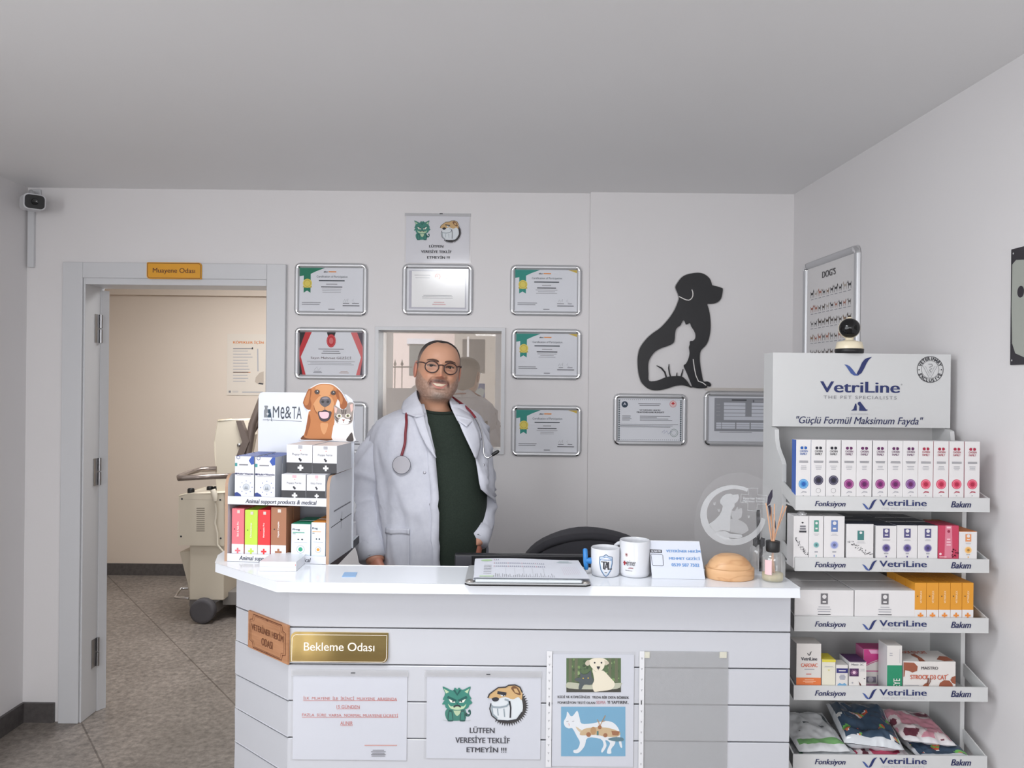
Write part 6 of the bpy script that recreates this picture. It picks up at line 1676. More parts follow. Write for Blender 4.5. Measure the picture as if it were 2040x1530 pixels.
m.build('control_box', xr, bevel=.004)
for px in (383, 409, 422):
    p = P(px, 980, YX + .12); 
    MB().lathe((p.x, YX + (.10 if px < 400 else .2), Z1 - .004), [(.022, 0), (.022, .022), (.017, .03), (0, .03)], BLACK, 18).build('knob', xr)
m = MB()
pts = [(434, 838), (474, 838), (487, 870), (480, 905), (486, 985), (434, 985), (428, 905), (427, 880)]
m.prism([P(x, y, YX + .1) for x, y in pts], (0, .25, 0), BEI).build('upper_housing', xr, bevel=.006)
MB().lathe(P(476, 887, YX + .095), [(.012, -.002), (.012, .004), (0, .005)], STEEL, 14, (V((1, 0, 0)), V((0, 0, 1)), V((0, -1, 0)))).build('pivot_cap', xr)
a, b_, c_, d_ = P(456, 948, YX - .25), P(357, 953, YX - .25), P(400, 935, YX + .1), P(432, 934, YX + .1)
MB().tube([P(470, 947, YX - .12), a, P(370, 952, YX - .25), b_, P(357, 950, YX - .23), P(376, 942, YX - .08), c_, d_], .017, M((150, 138, 132), .2, .7), 12).build('push_handle', xr)
MB().tube([P(494, 985, YX + .12), P(494, 900, YX + .12), P(503, 845, YX + .12), P(524, 790, YX + .12)], .026, TUBE, 12).build('support_arm', xr)
MB().tube([P(478, 905, YX + .16), P(500, 868, YX + .2), P(530, 820, YX + .2)], .014, TUBE, 10).build('gas_spring', xr)
MB().prism([P(x, y, YX + .08) for x, y in ((470, 838), (480, 838), (496, 880), (478, 925), (470, 910), (482, 880))], (0, .05, 0), TUBE).build('arm_bracket', xr)
m = MB(); hp = [P(424, 975, YX - .03), P(427, 985, YX - .03), P(429, 998, YX - .03)]
m.tube(hp, [.016, .02, .012], M((222, 214, 198), .4), 12)
m.build('hand_switch', xr)
m = MB().tube([P(428, 1000, YX - .03), P(431, 1020, YX - .02), P(428, 1042, YX - .02), P(433, 1062, YX - .02), P(433, 1085, YX - .02), P(445, 1100, YX - .02)], .007, M((214, 206, 190), .5), 10)
m.build('cable', xr)
pts = [(378, 1192), (446, 1192), (430, 1200), (430, 1222), (384, 1222), (377, 1206)]
m = MB().prism([P(x, y, YX + .03) for x, y in pts], (0, .7, 0), M((120, 116, 114), .5))
m.build('chassis', xr)
pts = [(358, 1100), (378, 1098), (380, 1190), (376, 1170)]
MB().prism([P(x, y, YX + .06) for x, y in pts], (0, .2, 0), BEI).build('cassette_bin', xr)
wc = P(405, 1216, YX); wr = wc.z - .001
TYR = M((84, 82, 86), .7); HUB = M((112, 112, 118), .5)
ax = (V((1, 0, 0)), V((0, 0, 1)), V((0, -1, 0)))
for yy in (YX - .0, YX + .62):
    w_ = MB().lathe((wc.x, yy, wr), [(wr * .75, -.03), (wr * .95, -.03), (wr, -.022), (wr, .022), (wr * .95, .03), (wr * .75, .03)], TYR, 36, ax).build('wheel', xr)
    m = MB().lathe((wc.x, yy, wr), [(wr * .76, -.012), (wr * .76, .012), (0, .012)], HUB, 30, ax)
    for k_ in range(4):
        a = radians(45 + 90 * k_); d_ = V((cos(a), 0, sin(a)))
        m.tube([V((wc.x, yy - .018, wr)), V((wc.x, yy - .018, wr)) + d_ * wr * .74], .009, TYR, 8)
    m.lathe((wc.x, yy - .012, wr), [(wr * .25, 0), (wr * .25, .014), (0, .016)], CHROME, 20, ax)
    m.build('hub', w_)
MB().tube([P(376, 1172, YX + .1), P(360, 1172, YX + .1), P(349, 1190, YX + .02), P(376, 1192, YX + .02)], .009, CHROME, 10).build('foot_pedal', xr)
MB().box(P(446, 1000, YX + .1).x, P(560, 1000, YX + .1).x, YX + .1, YX + .5, P(480, 1205, YX + .1).z, P(480, 1180, YX + .1).z, M((130, 126, 122), .5)).build('base_rail', xr)
wc2 = P(540, 1216, YX + .1)
MB().lathe((wc2.x, YX + .1, wr * .8), [(wr * .78, -.03), (wr * .8, .0), (wr * .78, .03)], TYR, 30, ax).build('wheel', xr)

# ------------------------------------------------------------------ the person behind the counter
def interp(tab, t):
    """smooth table lookup, tab sorted by descending t: (t, v...)"""
    if t >= tab[0][0]: return tab[0][1:]
    for i in range(len(tab) - 1):
        a, b = tab[i], tab[i + 1]
        if a[0] >= t >= b[0]:
            k = (a[0] - t) / (a[0] - b[0])
            pa = tab[i - 1] if i else a; nb = tab[i + 2] if i + 2 < len(tab) else b
            out = []
            for c in range(1, len(a)):
                m0 = (b[c] - pa[c]) / max(1e-6, (pa[0] - b[0])) * (a[0] - b[0])
                m1 = (nb[c] - a[c]) / max(1e-6, (a[0] - nb[0])) * (a[0] - b[0])
                k2, k3 = k * k, k * k * k
                out.append((2 * k3 - 3 * k2 + 1) * a[c] + (k3 - 2 * k2 + k) * m0 + (-2 * k3 + 3 * k2) * b[c] + (k3 - k2) * m1)
            return tuple(out)
    return tab[-1][1:]
YP = 2.76
EYEC = P(879, 730, YP - .09)
HYAW, HTILT = radians(11.5), radians(5.5)
HC = V((EYEC.x - sin(HYAW) * .092, YP, EYEC.z))          # head centre, level with the eyes
hf = V((sin(HYAW), -cos(HYAW), 0)); hr = V((cos(HYAW), sin(HYAW), 0)); hu = V((0, 0, 1))
def htilt(k):
    c, s = cos(HTILT * k), sin(HTILT * k)
    return hr * c - hu * s, hu * c + hr * s
def hp(x, d, t):
    """head point from millimetres: x to image right, d forward, t up from the eyes"""
    k = 1.0 if t > -114 else max(0.0, 1 - (-114 - t) / 56)
    r_, u_ = htilt(k)
    if t < -104: x -= 7 * min(1.0, (-104 - t) / 25)
    return HC + r_ * (x * .001) + hf * (d * .001) + u_ * (t * .001)
HT = [(94, 0, 0, 0), (92, 19, 24, 30), (87.5, 33, 42, 52), (80, 46, 58, 71), (71, 57, 71, 86), (57, 66, 81, 97), (43, 71, 87, 102), (30, 73.5, 90, 104), (15, 74.5, 92, 104), (0, 74, 90, 102), (-20, 74, 91, 98),
      (-40, 75.5, 93, 90), (-58, 76.5, 94.5, 82), (-74, 73.5, 94, 76), (-90, 66, 93.5, 71), (-104, 58, 91, 68), (-114, 53.5, 83, 66), (-122, 52, 71, 66), (-130, 52.5, 62, 67), (-142, 54, 56, 70), (-155, 57, 55, 75), (-170, 63, 55, 82)]
def G2d(x, t, cx_, ct, sx_, st): return math.exp(-((x - cx_) / sx_) ** 2 - ((t - ct) / st) ** 2)
def face_bump(x, t):
    d = 0.0
    for hh, ct, st, sx_ in ((6, 2, 10, 8), (10, -12, 10, 9), (16, -24, 10, 11), (24, -34, 7.5, 13)): d += hh * G2d(x, t, 0, ct, sx_, st)
    ax_ = abs(x)
    d += 10.5 * G2d(ax_, t, 17, -36, 7, 6)
    d += 3.5 * G2d(ax_, t, 26, 17, 17, 6) + 1.5 * G2d(x, t, 0, 16, 14, 8)
    d -= 8.5 * G2d(ax_, t, 31, -2, 14, 9)
    d += 1.8 * G2d(ax_, t, 32, -15, 13, 4)
    d += 6.5 * G2d(ax_, t, 44, -33, 16, 15)
    # smile crease from nostril to mouth corner
    for i in range(7):
        k = i / 6; d -= 3.0 * G2d(ax_, t, 20 + 18 * k + 3 * sin(k * pi), -38 - 27 * k, 3.2, 5.5)
    d += 3.5 * G2d(x, t, 0, -50, 24, 7) - 1.2 * G2d(x, t, 0, -47, 3, 6)
    d += 3.4 * G2d(x, t, 0, -76, 20, 4.0) - 3.2 * G2d(x, t, 0, -84, 20, 4)
    d += 4.5 * G2d(x, t, 0, -97, 17, 9) - 1.2 * G2d(x, t, 0, -98, 2.5, 7)
    d += 2.0 * G2d(ax_, t, 46, -78, 14, 14)
    return d
def mouth_top(x): return -60.5 + 4.4 * (x / 30.0) ** 2
def mouth_bot(x): return -70.5 + 14.4 * (x / 30.0) ** 2
def head_raw(t, az):
    w_, f_, b_ = interp(HT, t)
    s, c = sin(az), cos(az)
    n_ = 2.35 if t > -110 else 2.05
    r_ = (abs(s) ** n_ + abs(c) ** n_) ** (-1.0 / n_)
    return w_ * r_ * s, (f_ if c > 0 else b_) * r_ * c
def head_pt(t, az, off=0.0):
    x, d = head_raw(t, az)
    if cos(az) > 0:
        k = min(1.0, cos(az) * 2.2)
        d += face_bump(x, t) * k
        if abs(x) < 30 and mouth_bot(x) < t < mouth_top(x): d -= 9.0
    if off:
        w_, f_, b_ = interp(HT, t)
        l = sqrt(x * x + d * d) or 1
        x += off * x / l; d += off * d / l
    return x, d
NA = 230
azs = []
for i in range(NA):
    u = 2 * pi * i / NA - pi
    azs.append(u - .42 * sin(u))       # denser towards the front
ts = [93.5, 92.5, 91, 89, 86.5, 83.5, 80, 75, 70, 65, 60, 55, 50, 45, 40, 35, 30]
t_ = 27
while t_ > -118: ts.append(t_); t_ -= (.8 if -9 < t_ < 9 or -78 < t_ < -52 else 1.55)
ts += [-118, -121, -124, -128, -133, -139, -146, -154, -162, -170]
def skin_at(x, d, t, az):
    base = (197, 148, 121)
    front = cos(az) > -.1
    c = V(base)
    ax_ = abs(x)
    nz = noise.noise(V((x * .16, d * .16, t * .16))); n3 = noise.noise(V((x * .5, d * .5, t * .5)))
    c = c + V((9, -2, -4)) * G2d(ax_, t, 44, -30, 16, 14) * .8 + V((12, -8, -8)) * G2d(x, t, 0, -34, 12, 8)
    if front:
        # stubble over cheeks, jaw and chin, darker moustache, greyer chin
        line = -38 - 16 * math.exp(-((ax_ - 36) / 18.0) ** 2) if ax_ > 20 else -44
        if ax_ > 58: line = -14 - (74 - ax_) * 1.6
        k = max(0, min(1, (line - t) / 9.0)) * max(0, min(1, (t + 134) / 26.0))
        c = c.lerp(V((146, 122, 110)) + V((30, 29, 28)) * (nz + n3 * .6), k * .66)
        kc = G2d(x, t, 0, -104, 26, 15) * .7; c = c.lerp(V((158, 146, 138)) + V((26, 26, 26)) * n3, kc)
        km = G2d(x, t, 0, -51, 27, 6.5) + .8 * G2d(ax_, t, 31, -62, 5, 10)
        c = c.lerp(V((86, 58, 52)) + V((16, 15, 15)) * n3, min(1, km * 1.2) * .9)
        # lips
        if ax_ < 33 and mouth_top(x) <= t < mouth_top(x) + 4 * (1 - (ax_ / 35) ** 2): c = c.lerp(V((150, 92, 84)), .8)
        if ax_ < 31 and mouth_bot(x) - 8 * (1 - (ax_ / 33) ** 2) < t <= mouth_bot(x): c = c.lerp(V((186, 116, 106)), .85)
        if ax_ < 30.5 and mouth_bot(x) < t < mouth_top(x): c = V((70, 34, 32))
        c = c.lerp(V((150, 104, 88)), .55 * G2d(ax_, t, 32, -12, 12, 4) + .35 * G2d(ax_, t, 17, -2, 5, 9))
        ex = ax_ - 32.5
        if abs(ex) < 16 and 2.0 < t + (ex / 16) ** 2 * 5 < 5.6: c = c.lerp(V((52, 36, 32)), .9)
        if abs(ex) < 15 and -5.6 < t - (ex / 15) ** 2 * 4 < -4.0: c = c.lerp(V((130, 88, 76)), .6)
        c = c.lerp(V((160, 100, 86)), .7 * G2d(ax_, t, 9, -41, 4.5, 2.6))  # nostril shade put into the skin colour
    return c
class CM:   # mesh with colour per vertex
    def __init__(s): s.v = []; s.f = []; s.c = []
    def grid(s, rows, cols, close=False, skip=None):
        o = len(s.v); nr, nc = len(rows), len(rows[0])
        s.v += [V(p) for r in rows for p in r]; s.c += [c for r in cols for c in r]
        for i in range(nr - 1):
            for j in range(nc if close else nc - 1):
                if skip and skip(i, j): continue
                j2 = (j + 1) % nc
                s.f.append((o + i * nc + j, o + i * nc + j2, o + (i + 1) * nc + j2, o + (i + 1) * nc + j))
        return s
    def fan(s, ring, p, c):
        o = len(s.v); s.v.append(V(p)); s.c.append(c)
        n_ = len(ring)
        for j in range(n_): s.f.append((o, ring[(j + 1) % n_], ring[j]))
SKIN = bpy.data.materials.new('skin'); SKIN.use_nodes = True
nt = SKIN.node_tree; b_ = nt.nodes['Principled BSDF']
at_ = nt.nodes.new('ShaderNodeVertexColor'); at_.layer_name = 'tone'
nt.links.new(at_.outputs['Color'], b_.inputs['Base Color'])
b_.inputs['Roughness'].default_value = .5
b_.inputs['Subsurface Weight'].default_value = .0; b_.inputs['Subsurface Radius'].default_value = (.01, .004, .002); b_.inputs['Subsurface Scale'].default_value = .5
def cm_build(cm, name, mat, parent, origin):
    me = bpy.data.meshes.new(name)
    me.from_pydata([p - V(origin) for p in cm.v], [], cm.f)
    la = me.color_attributes.new('tone', 'FLOAT_COLOR', 'POINT')
    for i, c in enumerate(cm.c): la.data[i].color = (lin(max(0, min(255, c[0]))), lin(max(0, min(255, c[1]))), lin(max(0, min(255, c[2]))), 1)
    me.materials.append(mat)
    for p in me.polygons: p.use_smooth = True
    me.update()
    o = bpy.data.objects.new(name, me); COL.objects.link(o)
    o.parent = parent; o.location = V(origin) - wloc(parent)
    return o
PO = V((-.285, YP, 0))
per = thing('person', PO, 'smiling man in white coat, dark green t-shirt and round glasses behind the counter', 'person')
body = CM()
rows, cols = [], []
for t in ts:
    r_, c_ = [], []
    for az in azs:
        x, d = head_pt(t, az)
        r_.append(hp(x, d, t)); c_.append(skin_at(x, d, t, az))
    rows.append(r_); cols.append(c_)
# torso under the clothes
TYAW = radians(23)
tf = V((sin(TYAW), -cos(TYAW), 0)); tr_ = V((cos(TYAW), sin(TYAW), 0))
TC = V((-.287, YP, 0))
TT = [(1.492, .060, .058, .080), (1.474, .085, .066, .092), (1.459, .125, .080, .102), (1.440, .162, .098, .112), (1.415, .186, .112, .120), (1.38, .199, .124, .126), (1.33, .204, .138, .130), (1.27, .202, .154, .132),
      (1.20, .196, .171, .132), (1.12, .194, .182, .128), (1.04, .194, .182, .126), (.96, .194, .176, .130), (.88, .198, .168, .135), (.78, .212, .165, .140), (.66, .214, .160, .142)]
def torso(z, az, off=0.0):
    a, f_, b2 = interp(TT, z)
    s, c = sin(az), cos(az); n_ = 2.25
    r_ = (abs(s) ** n_ + abs(c) ** n_) ** (-1.0 / n_)
    k = max(0.0, min(1.0, (1.49 - z) / .06))
    cc = V((HC.x + .01, YP, 0)).lerp(TC, k)
    return cc + tr_ * ((a + off) * r_ * s) + tf * (((f_ if c > 0 else b2) + off) * r_ * c) + UZ * z
for z in (1.44, 1.40, 1.33, 1.25, 1.15, 1.05, .95, .86):
    rows.append([torso(z, az, -.03) for az in azs]); cols.append([(200, 150, 128)] * NA)
def skip(i, j):
    if i >= len(ts) - 1: return False
    t = (ts[i] + ts[i + 1]) / 2
    if not -12 < t < 12: return False
    x0 = head_raw(t, azs[j])[0]; x1 = head_raw(t, azs[(j + 1) % NA])[0]
    if cos(azs[j]) < 0: return False
    ex = abs((x0 + x1) / 2) - 32.5
    if abs(ex) > 14: return False
    return -2.6 * (1 - (ex / 14) ** 2) < t < 2.9 * (1 - (ex / 14) ** 2)
body.grid(rows, cols, True, skip)
body.fan(list(range(NA)), hp(0, 0, 94), (90, 74, 68))
# ears
for sg in (-1, 1):
    rows, cols = [], []
    for i in range(13):
        th = pi * i / 12; r_, c_ = [], []
        for j in range(20):
            a = 2 * pi * j / 20
            lob = 1.0 + .18 * cos(th)            # fuller at the top
            u = sin(th) * cos(a); w_ = sin(th) * sin(a)
            dd_ = -14 + 17 * u * lob + 4 * cos(th); tt = -16 + 31 * cos(th)
            xx = 74 + 7 * w_ + 5 + (4.5 if u < 0 else 0) * abs(u)
            if w_ > .2: xx -= 5.5 * math.exp(-((u + .0) / .5) ** 2 - ((cos(th) - .1) / .55) ** 2)
            r_.append(hp(sg * xx, dd_ + 4, tt)); c_.append(V((206, 142, 120)) if w_ < .5 else V((188, 122, 104)))
        if sg < 0: r_.reverse(); c_.reverse()
        rows.append(r_); cols.append(c_)
    body.grid(rows, cols, True)
# arms and hands
def tube_rows(path, rad, n=16):
    k = len(path); out = []; ref = V((0, -1, 0.2))
    for i, p in enumerate(path):
        t = (path[min(i + 1, k - 1)] - path[max(i - 1, 0)]).normalized()
        a = (ref - t * ref.dot(t)).normalized(); b = t.cross(a); ref = a
        r = rad[i]; ra, rb_ = r if isinstance(r, tuple) else (r, r)
        out.append([p + a * cos(2 * pi * j / n) * ra + b * sin(2 * pi * j / n) * rb_ for j in range(n)])
    return out
def limb(path, rad, n=16, col=(206, 150, 126)):
    rw = tube_rows(path, rad, n)
    rw = [[path[0]] * n] + rw + [[path[-1] + (path[-1] - path[-2]).normalized() * (min(rad[-1]) if isinstance(rad[-1], tuple) else rad[-1]) * .6] * n]
    body.grid(rw, [[col] * n for _ in rw], True)
def smooth_path(pts, n):
    out = []
    k = len(pts) - 1
    for i in range(n + 1):
        s = i / n * k; a = min(int(s), k - 1); f_ = s - a
        p0, p1, p2, p3 = pts[max(a - 1, 0)], pts[a], pts[a + 1], pts[min(a + 2, k)]
        out.append((p1 * 2 + (p2 - p0) * f_ + (p0 * 2 - p1 * 5 + p2 * 4 - p3) * f_ ** 2 + (p1 * 3 - p0 - p2 * 3 + p3) * f_ ** 3) * .5)
    return out
def hand(wr_, dirn, side, palm, curl, col=(196, 132, 110)):
    """wrist point, pointing direction, thumb side, palm direction"""
    dirn = dirn.normalized(); side = (side - dirn * side.dot(dirn)).normalized(); palm = dirn.cross(side) * (1 if dirn.cross(side).dot(palm) > 0 else -1)
    pr_ = [wr_ - dirn * .022, wr_ - dirn * .012, wr_, wr_ + dirn * .025, wr_ + dirn * .055, wr_ + dirn * .088]
    rw = []
    for p, (ra, rb_) in zip(pr_, ((.024, .030), (.020, .029), (.020, .030), (.019, .038), (.017, .042), (.013, .041))):
        rw.append([p + palm * cos(2 * pi * j / 18) * ra + side * sin(2 * pi * j / 18) * rb_ for j in range(18)])
    rw.append([wr_ + dirn * .095] * 18)
    body.grid(rw, [[col] * 18 for _ in rw], True)
    for k_, (o_, l_, cl) in enumerate(((.030, .072, .8), (.010, .080, 1.0), (-.010, .074, 1.1), (-.029, .058, 1.25))):
        st = wr_ + dirn * (.078 - abs(o_) * .15) + side * o_; pts = [st - dirn * .012, st]; a = 0; p = st
        for s_, fr_ in enumerate((.46, .30, .24)):
            a += curl * cl * (.55, .8, .6)[s_]; p = p + (dirn * cos(a) + palm * sin(a)) * l_ * fr_; pts.append(p)
        limb(smooth_path(pts, 10), [.0098, .0098, .0096, .0095, .0093, .0094, .009, .0087, .0084, .008, .007], 12, col)
    st = wr_ + dirn * .022 + side * .028
    limb(smooth_path([st - side * .012, st, st + dirn * .030 + side * .016 + palm * .010, st + dirn * .056 + side * .014 + palm * .020], 8), [.013, .0135, .013, .0122, .0118, .0112, .0108, .010, .0085], 12, col)
RA = [P(775, 880, 2.71), P(750, 915, 2.70), P(733, 955, 2.70), P(730, 1005, 2.69), P(734, 1052, 2.64), P(742, 1090, 2.60), P(748, 1118, 2.575)]
LA = [P(935, 885, 2.81), P(951, 918, 2.83), P(960, 962, 2.83), P(962, 1005, 2.80), P(960, 1040, 2.745), P(956, 1063, 2.702), P(951, 1079, 2.675)]
limb(smooth_path(RA, 24), [.036 - .0002 * i for i in range(25)], 16)
limb(smooth_path(LA, 24), [.032 - .0002 * i for i in range(25)], 16)
hand(RA[-1] + V((.004, -.006, -.012)), V((.35, -.35, -.87)), V((.6, -.5, .1)), V((.3, .8, .2)), .5)
hand(LA[-1] + V((-.010, .010, -.022)), V((-.38, -.30, -.88)), V((-.80, -.45, .2)), V((.2, .9, -.2)), .35, (186, 118, 98))
body_ob = cm_build(body, 'body', SKIN, per, PO)

# eyes, teeth, brows, hair
IRIS = M((34, 22, 18), .5, 0, .2); EYEW = M((176, 164, 156), .3); PUPIL = M((10, 8, 8), .4, 0, .3)
for sg in (-1, 1):
    x, d = head_pt(0, 0.0), None
    # find the surface depth at the eye
    best = min(azs, key=lambda a: abs(head_raw(0, a)[0] - sg * 32.5) + (0 if cos(a) > 0 else 1e3))
    sx_, sd = head_pt(0, best)
    c = hp(sg * 32, sd - 11.0, 0)
    m = MB().ball(c, .0118, EYEW, 24)
    look = (V((.10, -1, .0)) - V((0, 0, 0))).normalized(); lr = look.cross(UZ).normalized(); lu = lr.cross(look)
    m.lathe(c, [(.0066, .0099), (.0058, .0109), (.0026, .0119)], IRIS, 20, (lr, lu, look)).lathe(c, [(.0026, .01186), (0, .0121)], PUPIL, 16, (lr, lu, look))
    m.build('eye', per)
rows = []
for t in (-58.5, -61, -64, -67, -69.5):
    rows.append([hp(x, 92.5 - x * x * .012 + (0 if t > -66 else -1.0), t + 6.5 * (x / 30) ** 2) for x in range(-28, 29, 2)])
m = MB().grid(rows, M((226, 208, 184), .25), True)
A = None
tm_ = m.build('teeth', per)
BROW = M((84, 62, 53), .95)
for sg in (-1, 1):
    rows = []
    for k in range(13):
        u = k / 12; xm = 10 + 42 * u; tm = 15.5 + 6.0 * sin(u * pi * .62 + .1) - 8 * max(0, u - .5)
        wd = (4.2 - 2.4 * u) * (.35 if k == 0 else .8 if k == 1 else 1) * (1 if k < 12 else .2); row = []
        for q in range(7):
            tq = tm + wd * (q / 3 - 1); best = min(azs, key=lambda a: abs(head_raw(tq, a)[0] - sg * xm) + (0 if cos(a) > 0 else 1e3))
            x, d = head_pt(tq, best); row.append(hp(sg * xm, d + .4 + 1.7 * (1 - (q / 3 - 1) ** 2), tq))
        rows.append(row if sg > 0 else list(reversed(row)))
    MB().grid(rows, BROW, True).build('eyebrow', per)
def hairline(az):
    a = abs(math.degrees(az))
    tab = [(0, 82), (25, 84), (40, 79), (52, 66), (60, 46), (66, 30), (72, 8), (80, -14), (88, -22), (96, 12), (104, 18), (112, -20), (125, -70), (150, -92), (180, -100)]
    for i in range(len(tab) - 1):
        if tab[i][0] <= a <= tab[i + 1][0]:
            return tab[i][1] + (tab[i + 1][1] - tab[i][1]) * (a - tab[i][0]) / (tab[i + 1][0] - tab[i][0])
    return -96
hair = CM()
ht_ = [t for t in ts if t > -98]
rows, cols = [], []
for t in ht_:
    r_, c_ = [], []
    for az in azs:
        k = max(0.0, min(1.0, (t - hairline(az)) / 7.0))
        x, d = head_pt(t, az, -1.2 + 3.0 * k)
        up_ = 1.5 * k if t > 70 else 0
        r_.append(hp(x, d, t + up_))
        side = max(0, min(1, (70 - t) / 48.0)); n_ = noise.noise(V((x * .4, d * .4, t * .4)))
        c_.append(V((52, 44, 42)).lerp(V((136, 122, 114)), side * .92) + V((12, 12, 12)) * n_)
    rows.append(r_); cols.append(c_)
def hskip(i, j):
    return (ht_[i] + ht_[i + 1]) / 2 < hairline(azs[j])
hair.grid(rows, cols, True, hskip)
hair.fan(list(range(NA)), hp(0, 0, 96.2), (52, 44, 42))
HAIRM = SKIN.copy(); HAIRM.name = 'cropped_hair'; HAIRM.node_tree.nodes['Principled BSDF'].inputs['Roughness'].default_value = .85
HAIRM.node_tree.nodes['Principled BSDF'].inputs['Subsurface Weight'].default_value = 0
cm_build(hair, 'hair', HAIRM, per, HC)

# glasses
GLM = M((52, 28, 26), .3)
gd_ = 99.0
m = MB()
for sg in (-1, 1):
    m.tube([hp(sg * 32.8 + 23.0 * cos(radians(a)), gd_ - 6 * ((sg * 32.8 + 23 * cos(radians(a))) / 58) ** 2, -5.0 + 20.0 * sin(radians(a))) for a in range(0, 360, 10)], .0021, GLM, 8, closed=True)
    m.tube([hp(sg * x, d, t) for x, d, t in ((54.5, gd_ - 6, 4), (63, gd_ - 9, 7), (71, gd_ - 18, 7.5), (76.5, 60, 7.5), (79.5, 20, 7), (80, -8, 6), (78, -24, -6))], .0021, GLM, 8)
m.tube([hp(x, gd_ - .3, 2.5 + 2.2 * cos(x / 11 * 1.5)) for x in (-11, -7, -3, 0, 3, 7, 11)], .0019, GLM, 8)
gl_ob = m.build('eyeglasses', per)
LENS = film('lens', (255, 255, 255), 0.0, .005, .0)
for sg in (-1, 1):
    MB().prism([hp(sg * 32.8 + 22 * cos(radians(a)), gd_ - 6 * ((sg * 32.8 + 22 * cos(radians(a))) / 58) ** 2, -5.0 + 19.0 * sin(radians(a))) for a in range(0, 360, 15)], hf * .0012, LENS).build('lens', gl_ob)

# t-shirt
TEE = ramp_noise('dark_green_jersey', [(0.35, (34, 45, 37)), (0.65, (42, 54, 45))], 220, .9, 3, .1)
def fold(p, k, s): return noise.noise(V((p.x * k + s, p.y * k, p.z * k * .5 + s)))
rows = []
zs_ = [1.479, 1.477, 1.470, 1.458, 1.444, 1.424, 1.40] + [1.38 - .02 * i for i in range(25)]
for i, z in enumerate(zs_):
    row = []
    for j in range(96):
        az = 2 * pi * j / 96 - pi
        dz = 0
        if i < 6: dz = -.026 * max(0, cos(min(1.36, abs(az)) * 1.15)) ** 2 * (1 - i / 6)
        p = torso(z + dz, az, .004 if i > 5 else .001)
        p = p + (p - TC - UZ * p.z).normalized() * .004 * fold(p, 9, 3) * min(1, i / 6)
        row.append(p)
    rows.append(row)
tee = MB().grid(rows, TEE, True, True).build('t_shirt', per, solid=.002)
nb = [rows[0][j] + UZ * .001 for j in range(96)]
MB().tube(nb, .0062, M((30, 40, 33), .9), 10, closed=True).build('neckband', tee)
# trousers and shoes, out of sight below the worktop
JEAN = ramp_noise('denim', [(0.3, (38, 46, 70)), (0.7, (58, 68, 96))], 160, .9)
m = MB()
for sg in (-1, 1):
    hip = TC + tr_ * (sg * .10); kn = TC + tr_ * (sg * .12) + tf * .02; an = TC + tr_ * (sg * .14)
    path = smooth_path([hip + UZ * .90, hip + UZ * .78, kn + UZ * .50, an + UZ * .09], 18)
    m.grid(tube_rows(path, [(.118 - .055 * (i / 18) ** .8) for i in range(19)], 24), JEAN, True, True)
m.grid([[torso(z, 2 * pi * j / 48, -.01) for j in range(48)] for z in (.94, .9, .86, .82, .78)], JEAN, True, True)
m.build('trousers', per)
for sg in (-1, 1):
    an = TC + tr_ * (sg * .14); rows = []
    for i in range(12):
        u = i / 11; w_ = .047 * (sin(pi * min(1, max(.06, u * .94 + .04)))) ** .45
        hgt = .095 - .06 * max(0, (u - .25) / .75) ** .8
        rows.append([an + tf * (-.09 + .28 * u) + tr_ * (w_ * cos(2 * pi * j / 20)) + UZ * (hgt * .5 + .001 + hgt * .5 * sin(2 * pi * j / 20)) for j in range(20)])
    MB().grid(rows, BLACK, True, True).build('shoe', per)

# white coat
COAT = ramp_noise('coat_cotton', [(0.3, (204, 206, 217)), (0.7, (214, 216, 226))], 30, .85, 3, .04)
def coat_pt(z, az, off=0.0):
    sw = max(0.0, min(1.0, (1.40 - z) / .25))
    p = torso(z, az, .019 + off + .008 * sw)
    out = (p - TC - UZ * p.z).normalized()
    s = .013 * fold(p, 7, 11) + .007 * fold(p, 16, 5)
    a_ = az * 2.6
    s += .016 * (1 - abs(noise.noise(V((a_ + z * 1.5, z * 2.2, 4.0))))) ** 7 - .008
    s += .012 * (1 - abs(noise.noise(V((a_ * .8 - z * 3.2, z * 3.5, 9.0))))) ** 9 - .004
    low = max(0.0, min(1.0, (1.25 - z) / .3))
    s += .006 * low * sin(az * 11 + z * 5 + 2 * fold(p, 4, 1))
    return p + out * s * min(1.0, max(0, (1.47 - z) / .05))
def px_of_az(z, az): return to_px(coat_pt(z, az))[0]
def py_z(py): return EYE - (py - 763.5) / F * (YP - .15)
EL = [(798, 843), (830, 850), (870, 860), (905, 868), (960, 872), (1040, 874), (1130, 876), (1230, 878), (1500, 880)]
ER = [(806, 897), (830, 908), (860, 924), (900, 943), (930, 951), (960, 955), (1000, 956), (1040, 953), (1080, 946), (1130, 940), (1500, 930)]
def tabx(tab, y):
    if y <= tab[0][0]: return tab[0][1]
    for a, b in zip(tab, tab[1:]):
        if a[0] <= y <= b[0]: return a[1] + (b[1] - a[1]) * (y - a[0]) / (b[0] - a[0])
    return tab[-1][1]
def find_az(z, px, lo, hi):
    a = lo; best = lo; bd = 1e9
    while a <= hi:
        d_ = abs(px_of_az(z, a) - px)
        if d_ < bd: bd = d_; best = a
        a += .02
    return best
zc_ = [1.486, 1.478, 1.468, 1.456, 1.442, 1.425, 1.405, 1.38] + [1.355 - .0225 * i for i in range(34)]
rows = []; edgeL = []; edgeR = []
NC = 84
